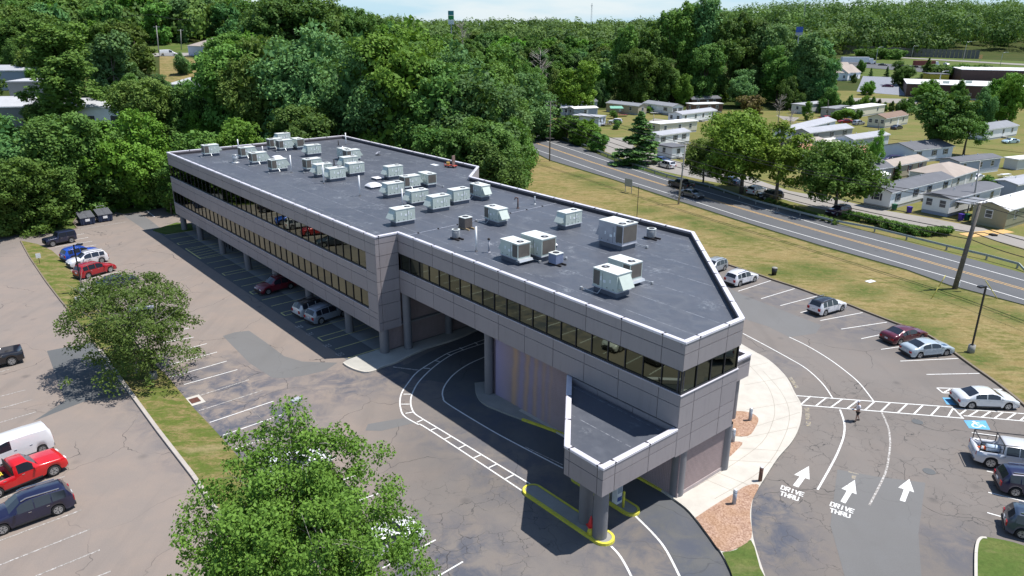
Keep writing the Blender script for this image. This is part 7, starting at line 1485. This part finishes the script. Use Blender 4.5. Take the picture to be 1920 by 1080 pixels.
for a in [((1641, 122), (1645, 88), 'highway lamp right of the semi truck'), ((1709, 108), (1713, 86), 'highway lamp before the noise wall middle'), ((1806, 114), (1812, 78), 'highway lamp at the right end of the noise wall'), ((1875, 124), (1880, 98), 'highway lamp at the right, near the grey SUV'), ((1652, 92), (1654, 70), 'lamp behind the noise wall left end'), ((1757, 176), (1763, 133), 'tall lamp on the store roofline')]: masts(*a, 'highway_lamp')
# ------------------------------------------------------------------ lot lamps
M_LAMPB = flat('bronze_lamp', (0.022, 0.022, 0.025), .45)
def lot_lamp(base, topy, label, heads=1, yaw=0, lean=0, h=None, blue=False):
    b = G(*base); h = h or HTZ(b, base[0], topy); t_ = thing('lamp_post', label, 'lamp post', tuple(b), yaw, 'lamp posts of the parking lots'); m = smoothed(MB()); m.cyl((0, 0, -.1), .33, .85, 18, .31); m.build('concrete_base', M_CONC_D, t_); m = MB(); m.box((0, 0, h / 2 + .35), (.13, .13, h - .7)); m.build('post', M_LAMPB, t_)
    m = MB(); m.box((0, 0, .77), (.3, .3, .05)); m.build('base_plate', M_LAMPB, t_)
    for i in range(heads):
        a = math.pi * i; m = MB(); c, s = math.cos(a), math.sin(a); m.bar((0, 0, h - .1), (c * .3, s * .3, h - .05), .06, .06); m.box((c * .62, s * .62, h), (.62, .42, .16), a); m.build('lamp_head', M_LAMPB if not blue else M_UNITG, t_)
lot_lamp((1820, 660), 536, 'lamp post with flat square head in the dry lawn by the silver blue sedan', yaw=3.5); lot_lamp((289, 712), 578, 'lamp post on round concrete base below the strip tree', 2, .5, blue=True); lot_lamp((156, 550), 459, 'slim lamp post in front of the red and white cars', 1, .3); lot_lamp((560, 940), 790, 'lamp post whose pale head sticks out left of the foreground tree', 1, .9, h=7.2, blue=True)
def slim(base, topy, label, h=None): b = G(*base); h = h or HTZ(b, base[0], topy); t_ = thing('slim_post', label, 'post', tuple(b)); m = MB(); m.cyl((0, 0, 0), .05, h, 8); m.build('post', M_LAMPB, t_); return t_, h
slim((988, 362), 308, 'thin dark lamp pole behind the roof notch'); slim((1194, 408), 350, 'thin dark pole in the dry lawn behind the roof')
# signs
def sign(base, topy, w_, h_, label, yaw, mat, name='parking_sign', hh=None):
    b = G(*base); h = hh or HTZ(b, base[0], topy); t_ = thing(name, label, 'sign', tuple(b), yaw); m = MB(); m.box((0, 0, (h - .1) / 2), (.06, .06, h - .1)); m.build('post', M_LAMPB, t_); m = MB(); m.box((0, -.05, h - h_ / 2), (w_, .03, h_)); m.build('sign_panel', mat, t_)
sign((75, 495), 475, .55, .62, 'small white sign on a black post in the left grass strip', .5, M_PVC); sign((150, 582), 556, .55, .62, 'small white sign beside the strip tree', .5, M_PVC)
t = thing('site_sign', 'blank back of a blue grey panel sign on two posts near the road', 'sign', tuple(G(1178, 361)), RD + .2); h = HTZ(G(1178, 361), 1178, 335)
for s in (-1, 1): m = MB(); m.box((s * .8, 0, h / 2), (.09, .09, h)); m.build('post', M_POSTW, t)
m = MB(); m.box((0, -.07, h - .75), (1.9, .05, 1.5)); m.build('sign_panel', flat('sign_back', (0.36, 0.40, 0.43), .5), t)
# yellow guy wire guards
def guy(b, tpx, label):
    B = G(*b); d = ray(*tpx); L_ = HTZ(B, b[0], tpx[1]); x = (B.y / d.y) * d.x - B.x; t_ = thing('guy_guard', label, 'guy wire', tuple(B)); m = smoothed(MB()); m.tube([(0, 0, 0), (x * .5, 0, L_ * .5)], .045, 6); m.tube([(x * .5, 0, L_ * .5), (x, 0, L_)], .05, 6, 0); m.build('guard', flat('guard_yellow', (0.55, 0.50, 0.12), .6), t_)
guy((1747, 559), (1773, 516), 'yellow guy wire guard left of the leaning pole'); guy((1870, 560), (1848, 526), 'pale guy wire guard right of the leaning pole')
# ------------------------------------------------------------------ bollards
M_BOLB = flat('bollard_brown', (0.13, 0.07, 0.05), .6)
def bollard(px, py, label, mat, r=.13, h=1.05, z=.16, cap=True, cm=None, group=None, light=True):
    b = G(px, py, z); t_ = thing('bollard', label, 'bollard', tuple(b), group=group); m = smoothed(MB()); m.cyl((0, 0, 0), r, h, 16, cap=True); m.build('post', mat, t_)
    if light: m = MB(); m.cyl((0, 0, h - .16), r + .012, .03, 16); m.build('louvre_ring', M_BLKP, t_)
    m = smoothed(MB()); m.cyl((0, 0, h), r * 1.03, .06, 16, r * .55); m.build('cap', cm or M_PVC, t_); return t_
bollard(1406, 788, 'grey bollard light in the upper mulch bed', M_BOLG); bollard(1374, 828, 'grey bollard light beside the path slab at the wall', M_BOLG); bollard(1376, 944.5, 'grey bollard light at the tip of the lower mulch bed', M_BOLG); bollard(1425, 901, 'brown bollard light with white cap on the sidewalk', M_BOLB)
for px, py, l in [(1168.5, 951, 'yellow bollard at the end of the short lane island'), (1141, 935, 'yellow bollard left of the kiosk under the canopy'), (1150, 929, 'short yellow bollard behind the kiosk')]: bollard(px, py, l, M_KYEL, .08, 1.15, .15, cm=M_KYEL, light=False)
for i in range(4): b = UVW(13.2 + i * 1.15, 2.1); t_ = thing('bollard', 'slim dark bollard with white top, %s from the left by the striped bay' % ordw(i + 1), 'bollard', tuple(b), group='dark bollards by the striped bay'); m = MB(); m.cyl((0, 0, 0), .07, .95, 10); m.build('post', M_LAMPB, t_); m = MB(); m.cyl((0, 0, .95), .075, .12, 10); m.build('cap', M_PVC, t_)
# kiosk under the canopy
b = G(1156.5, 941, .15); t = thing('teller_kiosk', 'white and blue teller machine on the short lane island', 'kiosk', tuple(b), BROT); m = MB(); m.box((0, 0, .75), (.42, .5, 1.5)); m.build('cabinet', M_PVC, t); m = MB(); m.box((.22, 0, 1.05), (.02, .4, .5)); m.build('keypad_panel', M_BOLG, t); m = MB(); m.box((.222, 0, .35), (.02, .4, .3)); m.build('blue_panel', flat('kiosk_blue', (0.08, 0.12, 0.35), .5), t); m = MB(); m.box((0, 0, 1.53), (.5, .58, .08)); m.build('cap', M_UNITG, t)
# cone on yellow bucket by the canopy column
b = G(1107, 1001, .15); t = thing('marker_cone', 'red cone set on a yellow bucket beside the canopy column', 'traffic cone', tuple(b), .3); m = smoothed(MB()); m.cyl((0, 0, 0), .24, .55, 16, .13); m.build('yellow_bucket', M_KYEL, t); m = smoothed(MB()); m.cyl((0, 0, .62), .22, .70, 16, .03); m.build('red_cone', flat('cone_red', (0.72, 0.05, 0.05), .6), t); m = MB(); m.box((0, 0, .60), (.46, .46, .05)); m.build('cone_base', flat('cone_red', (0.72, 0.05, 0.05), .6), t)
# trash bin in the lawn, ash bin
b = G(1451, 515); t = thing('litter_bin', 'dark round litter bin with pale lid on the lawn edge', 'litter bin', tuple(b)); m = smoothed(MB()); m.cyl((0, 0, 0), .28, .85, 16, .36); m.build('bin_body', M_LAMPB, t); m = smoothed(MB()); m.cyl((0, 0, .85), .38, .12, 16, .32); m.build('lid', M_CONC_D, t)
m = MB(); p = G(1632, 527.5); m.box((0, 0, .02), (1.2, .7, .04)); m.build('fallen_board', M_PVC, None, loc=(p.x, p.y, -.01), rz=.5, label='white board lying flat in the dry lawn', cat='board')
# storm drain
t = thing('storm_drain', 'rusty storm drain grate in a pale concrete frame in the lot', 'drain', tuple(G(365, 751))); m = MB(); m.box((0, 0, .008), (1.7, 1.25, .02), BROT + .0); m.build('concrete_frame', M_CONC, t); m = MB(); m.box((0, 0, .022), (.95, .75, .01), BROT); m.build('drain_pit', M_SHUT, t)
for i in range(9): m = MB(); c, s = math.cos(BROT), math.sin(BROT); q = -.4 + i * .1; m.box((c * q, s * q, .032), (.045, .74, .02), BROT); m.build('grate_bar', flat('rust', (0.17, 0.06, 0.035), .9), t)
for px, py, l in [(1742, 884, 'round manhole cover in the cracked asphalt by the white pickup'), (1720, 791, 'small round patch cover near the crosswalk')]: m = MB(); p = G(px, py); m.cyl((0, 0, 0), .42, .012, 20); m.build('manhole_cover', M_PATCH_D, None, loc=(p.x, p.y, .004), label=l, cat='manhole cover')
# dumpsters
M_DUMP = flat('dumpster_navy', (0.025, 0.04, 0.085), .5, var=.2); M_LID = flat('dumpster_lid', (0.12, 0.125, 0.14), .5)
def dumpster(px, py, label, yaw, openframe):
    b = G(px, py); t_ = thing('dumpster', label, 'dumpster', tuple(b), yaw, 'dumpsters at the back of the lot'); m = MB(); v = [(-1.0, -.85, .12), (1.0, -.85, .12), (1.0, .85, .12), (-1.0, .85, .12), (-1.05, -.95, 1.15), (1.05, -.95, 1.15), (1.05, .95, 1.75), (-1.05, .95, 1.75)]
    m.add(v, [(0, 1, 5, 4), (1, 2, 6, 5), (2, 3, 7, 6), (3, 0, 4, 7), (3, 2, 1, 0), (4, 5, 6, 7)]); m.build('container', M_DUMP, t_)
    for s in (-1, 1):
        m = MB(); m.add([(s * .02, -1.0, 1.16), (s * 1.06, -1.0, 1.16), (s * 1.06, .97, 1.80), (s * .02, .97, 1.80), (s * .02, -1.0, 1.22), (s * 1.06, -1.0, 1.22), (s * 1.06, .97, 1.86), (s * .02, .97, 1.86)], [(0, 1, 2, 3), (4, 5, 6, 7), (0, 1, 5, 4), (1, 2, 6, 5), (2, 3, 7, 6), (3, 0, 4, 7)])
        for i in range(6): x = s * (.12 + .16 * i); m.bar((x, -.97, 1.25), (x, .95, 1.88), .05, .04)
        m.build('lid', M_LID, t_)
    for x in (-.75, -.25, .25, .75): m = MB(); m.box((x, -.93, .62), (.07, .09, .98)); m.build('rib', M_DUMP, t_)
    for s in (-1, 1): m = MB(); m.box((s * 1.09, 0, .75), (.12, 1.1, .18)); m.build('fork_sleeve', M_DUMP, t_)
    m = MB(); m.box((-.05, -.985, .80), (.62, .02, .38)); m.build('white_placard', M_PVC, t_)
    if openframe: m = MB(); m.bar((-.6, .9, 1.75), (-.6, .9, 2.25), .05, .05); m.bar((.5, .9, 1.75), (.5, .9, 2.25), .05, .05); m.bar((-.6, .9, 2.25), (.5, .9, 2.25), .05, .05); m.build('lid_bar', M_GALV, t_)
dyaw = math.atan2((G(237, 415.8) - G(145.8, 430.4)).y, (G(237, 415.8) - G(145.8, 430.4)).x)
p = G(164, 425); q = Vector((-math.sin(dyaw), math.cos(dyaw), 0)); 
def gd(px, py): return px, py
dumpster(163, 420, 'navy dumpster on the left with ribbed grey lids closed', dyaw, False); dumpster(196, 414, 'navy dumpster on the right with raised lid bar', dyaw, True)
# wheelie bins
def bin_(px, py, label, col): b = G(px, py); t_ = thing('wheelie_bin', label, 'bin', tuple(b), .4, 'wheeled bins in the home park'); mt = flat('bin_' + col, {'green': (0.02, 0.12, 0.06), 'purple': (0.06, 0.03, 0.30), 'blue': (.05, .12, .4)}[col], .5); m = MB(); m.box((0, 0, .5), (.5, .55, 1.0), tx=1.25, ty=1.25); m.build('bin_body', mt, t_); m = MB(); m.box((0, 0, 1.04), (.68, .74, .08)); m.build('lid', mt, t_)
for a in [(1676, 394, 'green wheeled bin at the corner of the white shuttered home', 'green'), (1704, 399, 'purple wheeled bin on the grass by the park lane', 'purple'), (1812, 413, 'green bin under the porch of the curved roof home', 'green'), (1801, 413, 'purple bin under the porch of the curved roof home', 'purple'), (1760, 319, 'green bin beside the blue grey home', 'green')]: bin_(*a)
# lean-to porch of the curved-roof home and decks
b = G(1808, 410); t = thing('porch_roof', 'black framed porch roof leaning at the curved roof home', 'porch', tuple(b), math.atan2((G(1871, 381) - G(1776, 407)).y, (G(1871, 381) - G(1776, 407)).x)); m = MB(); m.box((2.6, .6, 2.6), (6.4, 2.2, .10)); m.build('porch_top', flat('porch_top_grey', (.22, .23, .25), .6), t)
for x in (-.8, 1.6, 4, 6): m = MB(); m.box((x, -.6, 1.27), (.12, .12, 2.54)); m.build('porch_post', M_LAMPB, t)
b = G(1155, 215); t = thing('green_awning', 'green awning on posts in front of the tan home', 'awning', tuple(b), .1); m = MB(); m.add([(-2.4, -1.2, 2.3), (2.4, -1.2, 2.3), (2.2, 1.2, 2.9), (-2.2, 1.2, 2.9), (-2.4, -1.2, 2.2), (2.4, -1.2, 2.2)], [(0, 1, 2, 3), (0, 4, 5, 1)]); m.build('canvas', flat('awning_green', (0.18, 0.40, 0.30), .7), t)
for s in (-2.2, 2.2): m = MB(); m.box((s, -1.1, 1.1), (.1, .1, 2.3)); m.build('post', M_SHUTR, t)
for px, py, l, mt, w_ in [(1160, 218, 'dark red wooden deck of the tan home', M_SHUTR, 6), (1133, 236, 'brown wooden deck of the flat roofed blue home', M_POLE, 4.5), (1230, 214, 'grey deck of the white home below the woods', M_POSTW, 4)]:
    b = G(px, py); t = thing('wooden_deck', l, 'deck', tuple(b), .05); m = MB(); m.box((0, 0, .5), (w_, 2.4, .12)); m.build('deck_floor', mt, t)
    for i in range(int(w_ / .6) + 1): m = MB(); m.box((-w_ / 2 + i * .6, -1.15, .95), (.07, .07, .9)); m.build('baluster', mt, t)
    m = MB(); m.box((0, -1.15, 1.42), (w_, .1, .08)); m.build('handrail', mt, t)
b = G(1884, 333); t = thing('picnic_table', 'white picnic table on the grass behind the round hedge', 'picnic table', tuple(b), .3); m = MB(); m.box((0, 0, .75), (2.4, .8, .06)); m.build('table_top', M_PVC, t)
for s in (-.85, .85): m = MB(); m.box((0, s, .45), (2.4, .28, .05)); m.build('bench', M_PVC, t)
for s in (-.9, .9): m = MB(); m.bar((s, -.8, 0), (s, .3, .72), .08, .05); m.bar((s, .8, 0), (s, -.3, .72), .08, .05); m.build('leg', M_PVC, t)
m = MB(); m.box((0, 0, .03), (9, 2.2, .06)); p = G(1850, 437); m.build('yellow_speed_table', M_ORL, None, loc=(p.x, p.y, -.03), rz=.35, label='yellow painted ramp slab on the park lane by the pole', cat='ramp')
# highway traffic
def truck(px0, px1, py, hgt, label, col, cab):
    a, b = GT(px0, py), GT(px1, py); c = (a + b) / 2; L_ = (b - a).length; t_ = thing('semi_truck' if cab else 'container_truck', label, 'truck', tuple(c), math.atan2((b - a).y, (b - a).x)); m = MB(); m.box((-L_ * .10, 0, 1.2 + hgt / 2), (L_ * .78, 2.6, hgt)); m.build('trailer', flat('trailer_' + label[:4], col, .5), t_)
    m = MB(); m.box((L_ * .36, 0, 1.9), (L_ * .12, 2.5, 2.9), tx=.85); m.build('cab', M_PVC, t_); m = MB(); m.box((L_ * .46, 0, 1.2), (L_ * .08, 2.3, 1.5)); m.build('bonnet', M_PVC, t_); m = MB(); m.box((L_ * .415, 0, 2.5), (.1, 2.2, .9)); m.build('windscreen', M_CGLASS, t_)
    for f in (-.44, -.38, .26, .32, .46): m = smoothed(MB()); m.tube([(L_ * f, -1.3, .52), (L_ * f, 1.3, .52)], .52, 14); m.build('wheel_pair', M_TYRE, t_)
truck(1576, 1640, 120.5, 2.9, 'white semi truck with long trailer on the highway', (0.72, 0.74, 0.76), True); truck(1712, 1760, 127, 2.6, 'red container truck behind the pointed spruce', (0.22, 0.05, 0.035), False)
car('sedan', (1662, 124), (1648, 123.5), (0.03, .03, .035), 'dark car following the white semi truck', ground=GT, simple=True); car('suv', (1876, 137), (1890, 138), (.3, .33, .36), 'grey SUV on the highway near the right edge', ground=GT, simple=True); car('sedan', (1672, 164), (1658, 163.5), (.10, .01, .05), 'plum car in the blue grey car park', ground=GT, simple=True)
car('van', (326, 105.5), (307, 106), (.8, .8, .82), 'white van on the hillside road', ground=GT, simple=True, lenf=1.15)
car('sedan', (1778, 123), (1765, 121), WHT, 'white car on the highway right of the spruce', ground=GT, simple=True)
# tall roadside signs and mast
def tallsign(px, ybase, y0, y1, wpx, cols, label):
    b = GT(px, ybase); dist = b.length; sc_ = dist / FPX; h = HTZ(b, px, y0); hb = HTZ(b, px, y1); t_ = thing('tall_roadside_sign', label, 'sign', tuple(b), -.1); m = MB(); m.cyl((0, 0, 0), .35, hb, 8); m.build('mast', M_UNITG, t_); n = len(cols)
    for i, c in enumerate(cols): z1 = h - (h - hb) * i / n; z0 = h - (h - hb) * (i + 1) / n; m = MB(); m.box((0, 0, (z0 + z1) / 2), (wpx * sc_, .5, (z1 - z0) * .96)); m.build('sign_panel', c, t_)
tallsign(847, 100, 20, 46, 10, [flat('sign_teal', (0.05, 0.25, 0.28), .5), flat('sign_green', (0.03, 0.28, 0.08), .5), M_PVC], 'tall green and white roadside sign above the skyline trees')
tallsign(1487, 150, 50, 66, 11, [flat('sign_blue', (0.04, 0.10, 0.42), .5), flat('sign_blue', (0.04, 0.10, 0.42), .5), M_UNITG], 'tall blue roadside sign rising from the woods')
for px, yb, yt, l in [(1107, 80, 6, 'distant lattice radio mast above the skyline'), (1501, 80, -12, 'tall thin mast above the right woods')]:
    b = GT(px, yb); h = HTZ(b, px, yt); t_ = thing('radio_mast', l, 'mast', tuple(b)); m = MB()
    for a in range(3): c, s = math.cos(a * 2.09), math.sin(a * 2.09); m.bar((c * .8, s * .8, 0), (c * .35, s * .35, h), .14, .14)
    for i in range(int(h / 2.5)): m.bar((.7, 0, i * 2.5), (-.35, .6, i * 2.5 + 1.2), .08, .08); m.bar((-.35, .6, i * 2.5 + 1.2), (-.35, -.6, i * 2.5 + 2.4), .08, .08)
    m.build('lattice', M_UNITG, t_); m = MB(); m.box((0, 0, h - 2), (1.6, 1.6, .3)); m.build('antenna', M_UNITG, t_)
t_ = thing('yellow_road_sign', 'small yellow sign on the highway verge', 'sign', tuple(GT(1837, 116)), 0); m = MB(); m.box((0, 0, 1), (.2, .2, 2)); m.build('post', M_POSTW, t_); m = MB(); m.box((0, -.1, 3), (2, .1, 2.4)); m.build('sign_panel', M_ORL, t_)

# ------------------------------------------------------------------ the walking man
def person():
    b = G(1605.5, 789.5); R0 = thing('person', 'man in white shirt, pale cap and black shorts walking left, holding something', 'person', tuple(b), 0)
    # facing picture-left: body axis -X; joints in metres
    def skin(name, verts, edges, rad, mat, root=0, sub=2):
        me = bpy.data.meshes.new(name); me.from_pydata(verts, edges, []); ob = bpy.data.objects.new(name, me); C.objects.link(ob); md = ob.modifiers.new('s', 'SKIN'); me.skin_vertices.new() if not me.skin_vertices else None
        for i, r in enumerate(rad): sv = me.skin_vertices[0].data[i]; sv.radius = (r, r) if not hasattr(r, '__len__') else r; sv.use_root = (i == root)
        sb = ob.modifiers.new('u', 'SUBSURF'); sb.levels = sub; sb.render_levels = sub; dg = bpy.context.evaluated_depsgraph_get(); dg.update(); m2 = bpy.data.meshes.new_from_object(ob.evaluated_get(dg)); bpy.data.objects.remove(ob); m2.materials.clear(); m2.materials.append(mat)
        m2.polygons.foreach_set('use_smooth', [True] * len(m2.polygons)); return put(name, m2, R0)
    SK = flat('skin', (0.42, 0.26, 0.19), .55); SH = flat('shirt_white', (0.70, 0.69, 0.74), .8); ST = flat('shorts_black', (0.02, 0.02, 0.025), .8); CP = flat('cap_pale', (0.72, 0.71, 0.78), .7); SHOE = flat('shoe_dark', (0.03, 0.03, 0.03), .7)
    V = [(0, 0, .95), (0, 0, 1.12), (-.02, 0, 1.34), (-.04, 0, 1.48), (-.06, 0, 1.56), (-.08, 0, 1.66), (-.08, 0, 1.76),
         (-.03, -.19, 1.44), (-.02, -.25, 1.18), (-.26, -.22, 1.08), (-.34, -.20, 1.07), (-.03, .19, 1.44), (.02, .26, 1.18), (-.22, .24, 1.06), (-.30, .22, 1.05),
         (.0, -.10, .90), (-.10, -.12, .50), (-.12, -.12, .10), (-.26, -.12, .05), (.0, .10, .90), (.10, .12, .50), (.26, .12, .12), (.14, .12, .04)]
    E = [(0, 1), (1, 2), (2, 3), (3, 4), (4, 5), (5, 6), (3, 7), (7, 8), (8, 9), (9, 10), (3, 11), (11, 12), (12, 13), (13, 14), (0, 15), (15, 16), (16, 17), (17, 18), (0, 19), (19, 20), (20, 21), (21, 22)]
    r = [.14, .14, .15, .12, .055, .10, .085, .06, .045, .035, .035, .06, .045, .035, .035, .09, .058, .04, .035, .09, .058, .04, .035]
    body = skin('body', V, E, r, SK)
    skin('shirt', [(.0, 0, .93), (0, 0, 1.10), (-.02, 0, 1.32), (-.04, 0, 1.47), (-.03, -.20, 1.44), (-.02, -.245, 1.24), (-.03, .20, 1.44), (.02, .25, 1.24)], [(0, 1), (1, 2), (2, 3), (3, 4), (4, 5), (3, 6), (6, 7)], [.165, .165, .175, .10, .085, .08, .085, .08], SH)
    skin('shorts', [(0, 0, .95), (0, -.10, .84), (-.07, -.12, .56), (0, .10, .84), (.08, .12, .56)], [(0, 1), (1, 2), (0, 3), (3, 4)], [.16, .12, .095, .12, .095], ST)
    m = smoothed(MB()); m.cyl((-.08, 0, 1.72), .108, .09, 16, .09); m.cyl((-.08, 0, 1.81), .09, .03, 16, .03); m.add([(-.16, -.08, 1.725), (-.16, .08, 1.725), (-.30, .06, 1.70), (-.30, -.06, 1.70)], [(0, 1, 2, 3)]); m.build('cap', CP, R0)
    for x, y, z, a in ((-.20, -.12, .045, 0), (.19, .12, .05, 0)): m = smoothed(MB()); m.tube([(x + .12, y, z), (x, y, z + .01), (x - .14, y, z - .005)], [.045, .05, .035], 10); m.build('shoe', SHOE, R0)
    m = MB(); m.box((-.182, 0, 1.665), (.03, .028, .04)); m.build('nose', SK, R0)
    for s in (-1, 1):
        m = MB(); m.box((-.168, s * .035, 1.69), (.015, .022, .012)); m.build('eye', ST, R0); m = smoothed(MB()); m.cyl((-.075, s * .098, 1.655), .022, .05, 8); m.build('ear', SK, R0)
        hx, hy, hz = (-.34, -.20, 1.07) if s < 0 else (-.30, .22, 1.05)
        m = smoothed(MB()); m.tube([(hx, hy, hz), (hx - .09, hy, hz - .01)], [.035, .042], 8); m.build('palm', SK, R0)
        for f in range(4): m = smoothed(MB()); yy = hy + (f - 1.5) * .020; l_ = (.065, .08, .075, .055)[f]; m.tube([(hx - .08, yy, hz), (hx - .08 - l_ * .6, yy, hz - .01), (hx - .08 - l_ * .8, yy, hz - .045)], [.0095, .009, .008], 6); m.build('finger', SK, R0)
        m = smoothed(MB()); m.tube([(hx - .02, hy - s * .03, hz + .01), (hx - .06, hy - s * .055, hz + .02), (hx - .09, hy - s * .045, hz + .005)], [.012, .011, .009], 6); m.build('thumb', SK, R0)
    t_ = thing('handheld_tablet', 'small pale device held by the walking man', 'device', (b.x - .43, b.y, b.z + 1.07), 0); m = MB(); m.box((0, 0, 0), (.18, .26, .02)); m.build('case', M_BLKP, t_); m = MB(); m.box((0, 0, .012), (.15, .22, .004)); m.build('screen', flat('pale_screen', (0.55, 0.58, 0.6), .2), t_)
person()
